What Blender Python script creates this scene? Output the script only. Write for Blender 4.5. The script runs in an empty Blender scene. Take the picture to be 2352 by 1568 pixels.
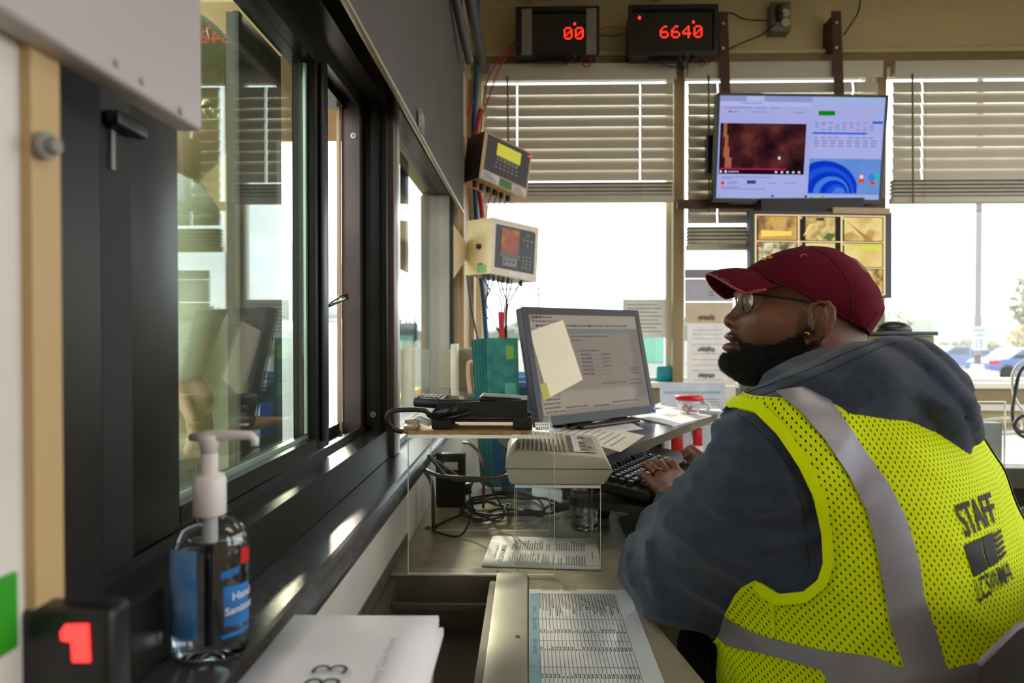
import bpy, bmesh, math, random
import numpy as np
from mathutils import Vector, Matrix, Euler
from mathutils.bvhtree import BVHTree

random.seed(7)
RNG = np.random.RandomState(7)
scene = bpy.context.scene
COL = scene.collection

# ------------------------------------------------------------------ camera
CZ = 1.18                      # lens height above the floor
FPX = 1568.0                   # 24 mm lens on a 36 mm sensor, frame 2352 px wide
YAW = math.atan(39 / FPX)
PITCH = math.atan(22 / FPX)
cam_d = bpy.data.cameras.new("camera")
cam_d.lens = 24.0
cam_d.sensor_width = 36.0
cam_d.clip_start = 0.02
cam_d.clip_end = 2000
cam = bpy.data.objects.new("camera", cam_d)
cam.location = (0, 0, CZ)
cam.rotation_euler = (math.pi / 2 - PITCH, 0, YAW)
COL.objects.link(cam)
scene.camera = cam
cam_d.dof.use_dof = True
cam_d.dof.focus_distance = 1.12
cam_d.dof.aperture_fstop = 5.0

# ------------------------------------------------------------------ view, sky, sun
scene.view_settings.view_transform = 'Standard'
scene.view_settings.look = 'None'
scene.view_settings.gamma = 1.0
scene.view_settings.use_curve_mapping = False
scene.view_settings.exposure = 0.72
scene.cycles.use_denoising = True
scene.cycles.max_bounces = 10
scene.cycles.diffuse_bounces = 5
scene.cycles.transparent_max_bounces = 24
scene.cycles.transmission_bounces = 10
scene.cycles.caustics_reflective = False
scene.cycles.caustics_refractive = False
scene.cycles.sample_clamp_indirect = 6.0

world = bpy.data.worlds.new("overcast_sky")
scene.world = world
world.use_nodes = True
_nt = world.node_tree
_nt.nodes.clear()
_o = _nt.nodes.new('ShaderNodeOutputWorld')
_b = _nt.nodes.new('ShaderNodeBackground')
_b.inputs[1].default_value = 3.0
_tc = _nt.nodes.new('ShaderNodeTexCoord')
_mp = _nt.nodes.new('ShaderNodeMapping'); _mp.inputs['Scale'].default_value = (1, 1, 5)
_nz = _nt.nodes.new('ShaderNodeTexNoise'); _nz.inputs['Scale'].default_value = 2.5; _nz.inputs['Detail'].default_value = 6
_cr = _nt.nodes.new('ShaderNodeValToRGB')
_cr.color_ramp.elements[0].position = 0.3; _cr.color_ramp.elements[0].color = (0.72, 0.80, 0.92, 1)
_cr.color_ramp.elements[1].position = 0.7; _cr.color_ramp.elements[1].color = (1.0, 1.0, 0.99, 1)
_nt.links.new(_tc.outputs['Generated'], _mp.inputs[0]); _nt.links.new(_mp.outputs[0], _nz.inputs['Vector'])
_nt.links.new(_nz.outputs[0], _cr.inputs[0]); _nt.links.new(_cr.outputs[0], _b.inputs[0]); _nt.links.new(_b.outputs[0], _o.inputs[0])

sun_d = bpy.data.lights.new("sun", 'SUN')
sun_d.energy = 4.0
sun_d.angle = math.radians(5)
sun_d.color = (1.0, 0.86, 0.66)
sun = bpy.data.objects.new("sun", sun_d)
_sd = Vector((.67, -1.95, -1.0)).normalized()      # travels into the booth from the service-window side
sun.rotation_euler = _sd.to_track_quat('-Z', 'Y').to_euler()
COL.objects.link(sun)

_R = Euler(cam.rotation_euler).to_matrix()
_Rn = np.array(_R)

def ray(px, py):
    return _R @ Vector(((px - 1176) / FPX, -(py - 784) / FPX, -1))
def P(px, py, Y):
    d = ray(px, py); d = d * (Y / d.y)
    return Vector((d.x, d.y, d.z + CZ))
def Pz(px, py, z):             # z is absolute
    d = ray(px, py); d = d * ((z - CZ) / d.z)
    return Vector((d.x, d.y, z))
def Px(px, py, x):
    d = ray(px, py); d = d * (x / d.x)
    return Vector((x, d.y, d.z + CZ))
def proj(V):                   # (n,3) world -> (n,2) photo pixels
    L = (np.asarray(V, float) - np.array([0, 0, CZ])) @ _Rn
    return np.stack([1176 + FPX * L[:, 0] / -L[:, 2], 784 - FPX * L[:, 1] / -L[:, 2]], 1)

# ------------------------------------------------------------------ materials
def lin(c):
    if isinstance(c, str):
        c = tuple(int(c[i:i + 2], 16) / 255 for i in (0, 2, 4))
    return tuple(((v / 12.92) if v <= 0.04045 else ((v + 0.055) / 1.055) ** 2.4) for v in c[:3])
_mats = {}
def mat(name, c, rough=0.6, metal=0.0, var=0.08, scale=20.0, bump=0.0, bscale=200.0, spec=0.5, c2=None, stretch=None, sheen=0.0, coat=0.0):
    """principled surface with a little procedural colour variation and optional fine bump"""
    if name in _mats: return _mats[name]
    m = bpy.data.materials.new(name); m.use_nodes = True
    nt = m.node_tree; b = nt.nodes['Principled BSDF']
    b.inputs['Roughness'].default_value = rough
    b.inputs['Metallic'].default_value = metal
    b.inputs['Specular IOR Level'].default_value = spec
    if sheen: b.inputs['Sheen Weight'].default_value = sheen
    if coat: b.inputs['Coat Weight'].default_value = coat; b.inputs['Coat Roughness'].default_value = 0.08
    col = lin(c)
    tc = nt.nodes.new('ShaderNodeTexCoord')
    src = tc.outputs['Object']
    if stretch:
        mp = nt.nodes.new('ShaderNodeMapping'); mp.inputs['Scale'].default_value = stretch
        nt.links.new(src, mp.inputs[0]); src = mp.outputs[0]
    n = nt.nodes.new('ShaderNodeTexNoise'); n.inputs['Scale'].default_value = scale; n.inputs['Detail'].default_value = 5
    nt.links.new(src, n.inputs['Vector'])
    r = nt.nodes.new('ShaderNodeValToRGB')
    e = r.color_ramp.elements
    e[0].position = 0.32; e[1].position = 0.68
    cc2 = lin(c2) if c2 is not None else tuple(min(1, v * (1 + var)) for v in col)
    cc1 = tuple(v * (1 - var) for v in col) if c2 is None else col
    e[0].color = (*cc1, 1); e[1].color = (*cc2, 1)
    nt.links.new(n.outputs[0], r.inputs[0]); nt.links.new(r.outputs[0], b.inputs['Base Color'])
    if bump:
        n2 = nt.nodes.new('ShaderNodeTexNoise'); n2.inputs['Scale'].default_value = bscale; n2.inputs['Detail'].default_value = 3
        nt.links.new(tc.outputs['Object'], n2.inputs['Vector'])
        bp = nt.nodes.new('ShaderNodeBump'); bp.inputs['Strength'].default_value = bump; bp.inputs['Distance'].default_value = 0.002
        nt.links.new(n2.outputs[0], bp.inputs['Height']); nt.links.new(bp.outputs[0], b.inputs['Normal'])
    _mats[name] = m
    return m
def emit(name, c, s=1.0, noise=None, scale=30):
    if name in _mats: return _mats[name]
    m = bpy.data.materials.new(name); m.use_nodes = True
    nt = m.node_tree; nt.nodes.clear()
    o = nt.nodes.new('ShaderNodeOutputMaterial'); e = nt.nodes.new('ShaderNodeEmission')
    e.inputs[0].default_value = (*lin(c), 1); e.inputs[1].default_value = s
    if noise:
        tc = nt.nodes.new('ShaderNodeTexCoord'); n = nt.nodes.new('ShaderNodeTexNoise')
        n.inputs['Scale'].default_value = scale; n.inputs['Detail'].default_value = 4
        r = nt.nodes.new('ShaderNodeValToRGB'); el = r.color_ramp.elements
        el[0].position = 0.35; el[0].color = (*lin(c), 1)
        el[1].position = 0.65; el[1].color = (*lin(noise[-1]), 1)
        for k, x in enumerate(noise[:-1]):
            q = el.new(0.35 + 0.3 * (k + 1) / len(noise)); q.color = (*lin(x), 1)
        nt.links.new(tc.outputs['Object'], n.inputs['Vector']); nt.links.new(n.outputs[0], r.inputs[0]); nt.links.new(r.outputs[0], e.inputs[0])
    nt.links.new(e.outputs[0], o.inputs[0])
    _mats[name] = m
    return m
def pane(name, tint='ffffff', ior=1.5, rough=0.0, gain=1.0, base=0.0, haze=None):
    """thin clear sheet: fresnel mix of see-through and mirror; haze = (colour, amount) adds a film of dust"""
    if name in _mats: return _mats[name]
    m = bpy.data.materials.new(name); m.use_nodes = True
    nt = m.node_tree; nt.nodes.clear()
    o = nt.nodes.new('ShaderNodeOutputMaterial')
    t = nt.nodes.new('ShaderNodeBsdfTransparent'); t.inputs[0].default_value = (*lin(tint), 1)
    g = nt.nodes.new('ShaderNodeBsdfGlossy'); g.inputs['Roughness'].default_value = rough
    f = nt.nodes.new('ShaderNodeFresnel')
    ge = nt.nodes.new('ShaderNodeNewGeometry'); im = nt.nodes.new('ShaderNodeMapRange')
    im.inputs['To Min'].default_value = ior; im.inputs['To Max'].default_value = 1 / ior
    nt.links.new(ge.outputs['Backfacing'], im.inputs['Value']); nt.links.new(im.outputs[0], f.inputs[0])
    mm = nt.nodes.new('ShaderNodeMath'); mm.operation = 'MULTIPLY_ADD'; mm.use_clamp = True
    mm.inputs[1].default_value = gain; mm.inputs[2].default_value = base
    x = nt.nodes.new('ShaderNodeMixShader')
    nt.links.new(f.outputs[0], mm.inputs[0]); nt.links.new(mm.outputs[0], x.inputs[0])
    src = t.outputs[0]
    if haze:
        d = nt.nodes.new('ShaderNodeBsdfDiffuse'); d.inputs[0].default_value = (*lin(haze[0]), 1)
        x2 = nt.nodes.new('ShaderNodeMixShader')
        tc = nt.nodes.new('ShaderNodeTexCoord'); n = nt.nodes.new('ShaderNodeTexNoise'); n.inputs['Scale'].default_value = 9; n.inputs['Detail'].default_value = 8
        m2 = nt.nodes.new('ShaderNodeMath'); m2.operation = 'MULTIPLY'; m2.inputs[1].default_value = haze[1] * 2
        nt.links.new(tc.outputs['Object'], n.inputs['Vector']); nt.links.new(n.outputs[0], m2.inputs[0]); nt.links.new(m2.outputs[0], x2.inputs[0])
        nt.links.new(t.outputs[0], x2.inputs[1]); nt.links.new(d.outputs[0], x2.inputs[2]); src = x2.outputs[0]
    nt.links.new(src, x.inputs[1]); nt.links.new(g.outputs[0], x.inputs[2]); nt.links.new(x.outputs[0], o.inputs[0])
    _mats[name] = m
    return m
def clear(name, c='ffffff', ior=1.45, rough=0.0):
    if name in _mats: return _mats[name]
    m = bpy.data.materials.new(name); m.use_nodes = True
    b = m.node_tree.nodes['Principled BSDF']
    b.inputs['Base Color'].default_value = (*lin(c), 1); b.inputs['Transmission Weight'].default_value = 1.0
    b.inputs['Roughness'].default_value = rough; b.inputs['IOR'].default_value = ior
    _mats[name] = m
    return m

# ------------------------------------------------------------------ mesh collecting
class MB:
    """collects shapes in world space and links them as ONE mesh object"""
    def __init__(s): s.v = []; s.f = []; s.m = []; s.sm = []; s.mats = []; s.cur = 0; s.smooth = False
    def use(s, m, smooth=None):
        if m not in s.mats: s.mats.append(m)
        s.cur = s.mats.index(m)
        if smooth is not None: s.smooth = smooth
        return s
    def add(s, vs, fs, M=None, smooth=None):
        k = len(s.v)
        for p in vs:
            p = Vector(p)
            s.v.append(M @ p if M is not None else p)
        sm = s.smooth if smooth is None else smooth
        for f in fs:
            s.f.append([i + k for i in f]); s.m.append(s.cur); s.sm.append(sm)
        return s
    def box(s, a, b, M=None, bev=0.0):
        x0, x1 = sorted((a[0], b[0])); y0, y1 = sorted((a[1], b[1])); z0, z1 = sorted((a[2], b[2]))
        if bev <= 0:
            vs = [(x, y, z) for z in (z0, z1) for y in (y0, y1) for x in (x0, x1)]
            fs = [(0, 2, 3, 1), (4, 5, 7, 6), (0, 1, 5, 4), (2, 6, 7, 3), (0, 4, 6, 2), (1, 3, 7, 5)]
            return s.add(vs, fs, M, False)
        bev = min(bev, (x1 - x0) * .49, (y1 - y0) * .49, (z1 - z0) * .49)
        bm = bmesh.new()
        bmesh.ops.create_cube(bm, size=1.0)
        for v in bm.verts:
            v.co = Vector(((x0 + x1) / 2 + v.co.x * (x1 - x0), (y0 + y1) / 2 + v.co.y * (y1 - y0), (z0 + z1) / 2 + v.co.z * (z1 - z0)))
        bmesh.ops.bevel(bm, geom=bm.edges[:], offset=bev, segments=3, profile=0.5, affect='EDGES')
        s.bm(bm, M, True); bm.free(); return s
    def bm(s, bm, M=None, smooth=None):
        bm.verts.index_update()
        return s.add([v.co.copy() for v in bm.verts], [[v.index for v in f.verts] for f in bm.faces], M, smooth)
    def cyl(s, a, b, r, r2=None, n=20, cap=True, smooth=True):
        a = Vector(a); b = Vector(b); r2 = r if r2 is None else r2
        d = (b - a).normalized(); u = d.orthogonal().normalized(); w = d.cross(u)
        vs = []; fs = []
        for c, rr in ((a, r), (b, r2)):
            for i in range(n):
                t = 2 * math.pi * i / n
                vs.append(c + (u * math.cos(t) + w * math.sin(t)) * rr)
        s.add(vs, [(i, (i + 1) % n, n + (i + 1) % n, n + i) for i in range(n)], None, smooth)
        if cap: s.add(vs, [list(range(n))[::-1], list(range(n, 2 * n))], None, False)
        return s
    def tube(s, pts, r, n=8, close=False, smooth=True):
        pts = [Vector(p) for p in pts]; N = len(pts)
        rs = r if isinstance(r, (list, tuple)) else [r] * N
        tan = []
        for i in range(N):
            a = pts[i - 1] if (i > 0 or close) else pts[i]; b = pts[(i + 1) % N] if (i < N - 1 or close) else pts[i]
            tan.append((b - a).normalized() if (b - a).length > 1e-9 else Vector((0, 0, 1)))
        u = tan[0].orthogonal().normalized(); vs = []
        for i in range(N):
            u = (u - tan[i] * u.dot(tan[i])); u = u.normalized() if u.length > 1e-6 else tan[i].orthogonal().normalized()
            w = tan[i].cross(u)
            for k in range(n):
                t = 2 * math.pi * k / n
                vs.append(pts[i] + (u * math.cos(t) + w * math.sin(t)) * rs[i])
        fs = []
        for i in range(N if close else N - 1):
            j = (i + 1) % N
            for k in range(n): fs.append((i * n + k, i * n + (k + 1) % n, j * n + (k + 1) % n, j * n + k))
        if not close: fs += [list(range(n))[::-1], list(range((N - 1) * n, N * n))]
        return s.add(vs, fs, None, smooth)
    def lathe(s, prof, c, n=32, M=None, sx=1, sy=1, smooth=True):
        vs = []; fs = []; N = len(prof); c = Vector(c)
        for r, z in prof:
            for k in range(n):
                t = 2 * math.pi * k / n
                vs.append(Vector((c.x + sx * r * math.cos(t), c.y + sy * r * math.sin(t), c.z + z)))
        for i in range(N - 1):
            for k in range(n): fs.append((i * n + k, i * n + (k + 1) % n, (i + 1) * n + (k + 1) % n, (i + 1) * n + k))
        if prof[0][0] > 1e-5: fs.append(list(range(n))[::-1])
        if prof[-1][0] > 1e-5: fs.append(list(range((N - 1) * n, N * n)))
        return s.add(vs, fs, M, smooth)
    def prism(s, poly, z0, z1, M=None):
        n = len(poly)
        vs = [(x, y, z0) for x, y in poly] + [(x, y, z1) for x, y in poly]
        fs = [list(range(n))[::-1], list(range(n, 2 * n))] + [(i, (i + 1) % n, n + (i + 1) % n, n + i) for i in range(n)]
        return s.add(vs, fs, M, False)
    def quad(s, a, b, c, d): return s.add([a, b, c, d], [(0, 1, 2, 3)], None, False)
    def sheet(s, o, u, v, t=0.0004, curl=0.0, n=10):
        """a thin sheet of paper with thickness t"""
        o = Vector(o); u = Vector(u); v = Vector(v); nn = u.cross(v).normalized()
        vs = []; fs = []
        for k, off in ((0, 0), (1, t)):
            for i in range(n + 1):
                for j in range(n + 1):
                    a = i / n; b = j / n
                    vs.append(o + u * a + v * b + nn * (off + curl * (a * a * .6 + (1 - b) ** 2 * .4)))
        m = (n + 1) ** 2
        for i in range(n):
            for j in range(n):
                q = [i * (n + 1) + j, (i + 1) * (n + 1) + j, (i + 1) * (n + 1) + j + 1, i * (n + 1) + j + 1]
                fs.append([x + m for x in q]); fs.append(q[::-1])
        for i in range(n):
            for e0, e1 in (((i, 0), (i + 1, 0)), ((i + 1, n), (i, n)), ((0, i + 1), (0, i)), ((n, i), (n, i + 1))):
                p = e0[0] * (n + 1) + e0[1]; q = e1[0] * (n + 1) + e1[1]
                fs.append((p, q, q + m, p + m))
        return s.add(vs, fs, None, True)
    def build(s, name, m=None, parent=None, uv=None):
        me = bpy.data.meshes.new(name)
        off = parent.matrix_world.translation if parent is not None and 'wp' not in parent else (Vector(parent['wp']) if parent is not None else Vector((0, 0, 0)))
        me.from_pydata([v - off for v in s.v], [], s.f)
        ms = s.mats if s.mats else [m]
        for x in ms: me.materials.append(x)
        if s.mats: me.polygons.foreach_set('material_index', s.m)
        me.polygons.foreach_set('use_smooth', s.sm)
        me.update()
        ob = bpy.data.objects.new(name, me); COL.objects.link(ob)
        if parent is not None: ob.parent = parent
        ob['wp'] = tuple(off)
        return ob
def npbuild(name, V, F, m, parent=None, smooth=True, uv=None):
    me = bpy.data.meshes.new(name)
    off = np.array(parent['wp']) if parent is not None else np.zeros(3)
    me.from_pydata((V - off).tolist(), [], [list(f) for f in F])
    me.materials.append(m)
    me.polygons.foreach_set('use_smooth', [smooth] * len(me.polygons))
    if uv is not None:
        l = me.uv_layers.new(name='UVMap'); li = np.zeros(len(me.loops), int); me.loops.foreach_get('vertex_index', li)
        l.data.foreach_set('uv', uv[li].ravel())
    me.update()
    ob = bpy.data.objects.new(name, me); COL.objects.link(ob)
    if parent is not None: ob.parent = parent
    ob['wp'] = tuple(off)
    return ob
def tag(o, label=None, cat=None, group=None, kind=None):
    if label: o['label'] = label
    if cat: o['category'] = cat
    if group: o['group'] = group
    if kind: o['kind'] = kind
    return o
def thing(name, label, cat, loc, group=None):
    o = bpy.data.objects.new(name, None); COL.objects.link(o); o.location = loc; o.empty_display_size = .02
    o['wp'] = tuple(loc)
    return tag(o, label, cat, group)
def struct(o): o['kind'] = 'structure'; return o
def one(mb, name, m, label, cat, group=None, kind=None):
    """a thing that is a single mesh"""
    return tag(mb.build(name, m), label, cat, group, kind)

_txt = {}
def text_geo(s, bold=0.0, ax='LEFT'):
    key = (s, bold, ax)
    if key in _txt: return _txt[key]
    cu = bpy.data.curves.new('t', 'FONT'); cu.body = s; cu.offset = bold; cu.align_x = ax; cu.resolution_u = 4
    ob = bpy.data.objects.new('t', cu); COL.objects.link(ob)
    dg = bpy.context.evaluated_depsgraph_get(); ev = ob.evaluated_get(dg); me = ev.to_mesh()
    vs = [tuple(v.co) for v in me.vertices]; fs = [tuple(p.vertices) for p in me.polygons]
    ev.to_mesh_clear(); bpy.data.objects.remove(ob); bpy.data.curves.remove(cu)
    _txt[key] = (vs, fs); return _txt[key]
def put_text(mb, s, o, u, v, m, bold=0.0, ax='LEFT', lift=0.0003):
    """text with its baseline origin at o, letter width along u, letter height along v (vectors of one em)"""
    vs, fs = text_geo(s, bold, ax); o = Vector(o); u = Vector(u); v = Vector(v); n = u.cross(v).normalized() * lift
    mb.use(m); mb.add([o + u * a + v * b + n for a, b, _ in vs], fs, None, False)
def rects(mb, o, u, v, rs, lift=0.0002):
    """flat patches on a rectangle with corner o and sides u, v: rs = (u0, v0, u1, v1, material)"""
    o = Vector(o); u = Vector(u); v = Vector(v); n = u.cross(v).normalized()
    for k, (a, b, c, d, m) in enumerate(rs):
        l = n * (lift * (1 + 0.05 * k)); mb.use(m)
        mb.add([o + u * a + v * b + l, o + u * c + v * b + l, o + u * c + v * d + l, o + u * a + v * d + l], [(0, 1, 2, 3)], None, False)
def spline(pts, n=8, close=False):
    pts = [Vector(p) for p in pts]; N = len(pts); out = []
    for i in range(N if close else N - 1):
        g = lambda k: pts[k % N] if close else pts[max(0, min(N - 1, k))]
        p0, p1, p2, p3 = g(i - 1), g(i), g(i + 1), g(i + 2)
        for j in range(n):
            t = j / n
            out.append(0.5 * ((2 * p1) + (p2 - p0) * t + (2 * p0 - 5 * p1 + 4 * p2 - p3) * t * t + (3 * p1 - p0 - 3 * p2 + p3) * t ** 3))
    if not close: out.append(pts[-1])
    return out

# ------------------------------------------------------------------ implicit surfaces
def surface_nets(V, org, h):
    """iso surface (V<0 inside) of a regular grid"""
    nx, ny, nz = V.shape
    S = V < 0
    acc = np.zeros((nx - 1, ny - 1, nz - 1, 3), np.float32); cnt = np.zeros((nx - 1, ny - 1, nz - 1), np.float32)
    def edge(ax):
        a = [slice(None)] * 3; b = [slice(None)] * 3; a[ax] = slice(0, -1); b[ax] = slice(1, None)
        A = V[tuple(a)]; B = V[tuple(b)]; X = (S[tuple(a)] != S[tuple(b)])
        T = np.where(X, A / np.where(X, A - B, 1), 0)
        return X, T
    E = [edge(0), edge(1), edge(2)]
    for ax in range(3):
        X, T = E[ax]; o1, o2 = [k for k in range(3) if k != ax]
        for i in (0, 1):
            for j in (0, 1):
                sl = [slice(None)] * 3
                sl[o1] = slice(i, V.shape[o1] - 1 + i); sl[o2] = slice(j, V.shape[o2] - 1 + j)
                x = X[tuple(sl)]; t = T[tuple(sl)]
                cnt += x
                acc[..., ax] += t; acc[..., o1] += x * i; acc[..., o2] += x * j
    act = cnt > 0
    idx = -np.ones(act.shape, int); idx[act] = np.arange(act.sum())
    g = np.stack(np.nonzero(act), 1)
    verts = (g + acc[act] / cnt[act][:, None]) * h + np.asarray(org)
    F = []
    for ax in range(3):
        X, _ = E[ax]; o1, o2 = (ax + 1) % 3, (ax + 2) % 3
        q = np.stack(np.nonzero(X), 1)
        ok = (q[:, o1] > 0) & (q[:, o2] > 0) & (q[:, o1] < V.shape[o1] - 1) & (q[:, o2] < V.shape[o2] - 1)
        q = q[ok]
        sg = S[tuple(q.T)]
        c = []
        for d1, d2 in ((0, 0), (-1, 0), (-1, -1), (0, -1)):
            r = q.copy(); r[:, o1] += d1; r[:, o2] += d2; c.append(idx[tuple(r.T)])
        c = np.stack(c, 1)
        c[~sg] = c[~sg][:, ::-1]
        F.append(c)
    F = np.concatenate(F); 
    return verts, F
def iso(fn, lo, hi, h, smooth=1):
    lo = np.array(lo, float); hi = np.array(hi, float)
    n = np.ceil((hi - lo) / h).astype(int) + 1
    ax = [lo[k] + np.arange(n[k]) * h for k in range(3)]
    X, Y, Z = np.meshgrid(*ax, indexing='ij')
    V = fn(X, Y, Z).astype(np.float32)
    v, f = surface_nets(V, lo, h)
    for _ in range(smooth):
        v = relax(v, f)
    return v, f
def relax(v, f, w=0.5):
    acc = np.zeros_like(v); c = np.zeros(len(v))
    k = f.shape[1]
    for i in range(k):
        a = f[:, i]; b = f[:, (i + 1) % k]
        np.add.at(acc, a, v[b]); np.add.at(acc, b, v[a]); np.add.at(c, a, 1); np.add.at(c, b, 1)
    return v * (1 - w) + w * acc / np.maximum(c, 1)[:, None]
def normals(v, f):
    n = np.zeros_like(v)
    if f.shape[1] == 4:
        d = np.cross(v[f[:, 2]] - v[f[:, 0]], v[f[:, 3]] - v[f[:, 1]])
    else:
        d = np.cross(v[f[:, 1]] - v[f[:, 0]], v[f[:, 2]] - v[f[:, 0]])
    for i in range(f.shape[1]): np.add.at(n, f[:, i], d)
    return n / np.maximum(np.linalg.norm(n, axis=1), 1e-9)[:, None]
def tri(f): return np.concatenate([f[:, [0, 1, 2]], f[:, [0, 2, 3]]]) if f.shape[1] == 4 else f
def clip(v, f, g):
    """keep the part of a triangle mesh where g > 0, cutting triangles along g = 0"""
    f = tri(f); v = list(map(tuple, v)); G = list(g); out = []; cache = {}
    pos = np.asarray(g) > 0
    cnt = pos[f].sum(1)
    out += f[cnt == 3].tolist()
    def cut(a, b):
        k = (min(a, b), max(a, b))
        if k not in cache:
            t = G[a] / (G[a] - G[b]); pa = v[a]; pb = v[b]
            v.append(tuple(pa[i] + (pb[i] - pa[i]) * t for i in range(3))); cache[k] = len(v) - 1; G.append(0.0)
        return cache[k]
    for T in f[(cnt == 1) | (cnt == 2)].tolist():
        ins = [pos[i] for i in T]
        for r in range(3):
            if ins[r] and not ins[(r + 1) % 3] and not ins[(r + 2) % 3]:
                a, b, c = T[r], T[(r + 1) % 3], T[(r + 2) % 3]
                out.append([a, cut(a, b), cut(a, c)])
            if not ins[r] and ins[(r + 1) % 3] and ins[(r + 2) % 3]:
                a, b, c = T[r], T[(r + 1) % 3], T[(r + 2) % 3]
                x = cut(a, b); y = cut(a, c)
                out.append([x, b, c]); out.append([x, c, y])
    v = np.array(v); out = np.array(out, int).reshape(-1, 3)
    used = np.unique(out); mp = -np.ones(len(v), int); mp[used] = np.arange(len(used))
    return v[used], mp[out]
def shell(v, f, t):
    """give an open sheet a thickness t (outwards)"""
    n = normals(v, f); N = len(v)
    V = np.concatenate([v + n * t, v])
    E = {}
    for T in f.tolist():
        for i in range(3):
            a, b = T[i], T[(i + 1) % 3]
            E[(a, b)] = 1
    side = []
    for (a, b) in E:
        if (b, a) not in E: side.append([b + 2 * N, a + 2 * N, a + 3 * N]); side.append([b + 2 * N, a + 3 * N, b + 3 * N])
    V = np.concatenate([V, V])
    return V, np.concatenate([f, f[:, ::-1] + N] + ([np.array(side)] if side else []))
def poly_sd(px, py, poly):
    """signed distance to a 2-D polygon, negative inside"""
    d = np.full(px.shape, 1e18); ins = np.zeros(px.shape, bool); n = len(poly)
    for i in range(n):
        x0, y0 = poly[i]; x1, y1 = poly[(i + 1) % n]
        ex, ey = x1 - x0, y1 - y0
        t = np.clip(((px - x0) * ex + (py - y0) * ey) / (ex * ex + ey * ey + 1e-12), 0, 1)
        d = np.minimum(d, (px - x0 - t * ex) ** 2 + (py - y0 - t * ey) ** 2)
        c = ((y0 > py) != (y1 > py)) & (px < (x1 - x0) * (py - y0) / (y1 - y0 + 1e-12) + x0)
        ins ^= c
    d = np.sqrt(d)
    return np.where(ins, -d, d)
def smin(a, b, k):
    h = np.clip(0.5 + 0.5 * (b - a) / k, 0, 1)
    return b * (1 - h) + a * h - k * h * (1 - h)
def smax(a, b, k): return -smin(-a, -b, k)
def sd_cap(X, Y, Z, a, b, ra, rb):
    a = np.array(a, float); b = np.array(b, float); d = b - a
    t = np.clip(((X - a[0]) * d[0] + (Y - a[1]) * d[1] + (Z - a[2]) * d[2]) / max(d @ d, 1e-12), 0, 1)
    return np.sqrt((X - a[0] - t * d[0]) ** 2 + (Y - a[1] - t * d[1]) ** 2 + (Z - a[2] - t * d[2]) ** 2) - (ra + (rb - ra) * t)
def sd_chain(X, Y, Z, pts, k=0.01):
    d = None
    for (a, ra), (b, rb) in zip(pts[:-1], pts[1:]):
        e = sd_cap(X, Y, Z, a, b, ra, rb); d = e if d is None else smin(d, e, k)
    return d
def sd_ell(X, Y, Z, c, r, R=None):
    c = np.array(c, float); p = [X - c[0], Y - c[1], Z - c[2]]
    if R is not None:
        R = np.array(R); p = [R[i][0] * p[0] + R[i][1] * p[1] + R[i][2] * p[2] for i in range(3)]   # rows = local axes
    k0 = np.sqrt(sum((p[i] / r[i]) ** 2 for i in range(3)))
    k1 = np.sqrt(sum((p[i] / r[i] ** 2) ** 2 for i in range(3)))
    return k0 * (k0 - 1) / np.maximum(k1, 1e-6)
def vnoise(X, Y, Z, s, seed=0):
    """smooth value noise built from a few sines"""
    r = np.random.RandomState(seed); out = 0
    for k in range(6):
        d = r.normal(size=3); d /= np.linalg.norm(d); ph = r.uniform(0, 6.28); f = s * r.uniform(.6, 1.5)
        out = out + np.sin((X * d[0] + Y * d[1] + Z * d[2]) * f + ph)
    return out / 6
# ================================================================== materials of the place
Z = lambda r: CZ + r                    # height relative to the lens
M_wall = mat('wall_paint', 'c9b991', .7, var=.04, scale=6, bump=.05)
M_trimb = mat('wood_trim_paint', '8d7a58', .55, var=.06, scale=8)
M_white = mat('white_paint', 'e6e2da', .55, var=.03, scale=10)
M_face = mat('white_laminate', 'ddd8cf', .45, var=.05, scale=14)
M_bronze = mat('bronze_metal', '26241f', .34, .4, var=.12, scale=12)
M_bronze2 = mat('bronze_metal_pale', '6b6058', .38, .5, var=.1, scale=12)
M_black = mat('black_plastic', '141416', .35, var=.15, scale=30)
M_black2 = mat('black_rubber', '0c0c0d', .6, var=.1, scale=30)
M_sill = mat('sill_laminate', '444346', .24, var=.2, scale=60, bump=.08, bscale=400)
M_tan = mat('tan_wood', 'c8a678', .6, var=.1, scale=10, stretch=(1, 1, .1))
M_steel = mat('brushed_steel', 'b8b2a4', .36, .5, var=.10, scale=18, bump=.06, bscale=300)
M_dsteel = mat('dark_steel', '6f685c', .5, .35, var=.2, scale=14)
M_counter = mat('counter_laminate', '978c76', .36, scale=26, c2='aca087', bump=.05)
M_floor = mat('floor_vinyl', '5f5a50', .5, var=.12, scale=8)
M_ceil = mat('ceiling_tile', 'd8d2c0', .8, var=.05, scale=40, bump=.3, bscale=60)
M_blind = mat('blind_vinyl', 'c9c2b4', .5, var=.04, scale=5)
M_shade = mat('shade_fabric', '55524f', .8, var=.08, scale=5, bump=.2, bscale=900)
M_conc = mat('concrete', '9a9488', .85, var=.1, scale=2)
M_glass = pane('window_glass', 'eef6ee', 1.5, gain=1.25, base=.0, haze=('d8d6b8', .015))
M_glass2 = pane('window_glass_plain', 'f6faf8', 1.5, gain=1.0)
M_chrome = mat('chrome', 'c9c9c9', .15, 1.0, var=.03)
M_paper = mat('paper', 'e9e6ea', .6, var=.02, scale=10)
M_cream = mat('cream_paper', 'e8dcc0', .6, var=.03, scale=10)
M_ink = mat('ink', '3c3c44', .6, var=.05)
M_grey = mat('grey_plastic', '8e8a84', .45, var=.05)
M_red = mat('red_plastic', 'c8141e', .35, var=.08)

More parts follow.
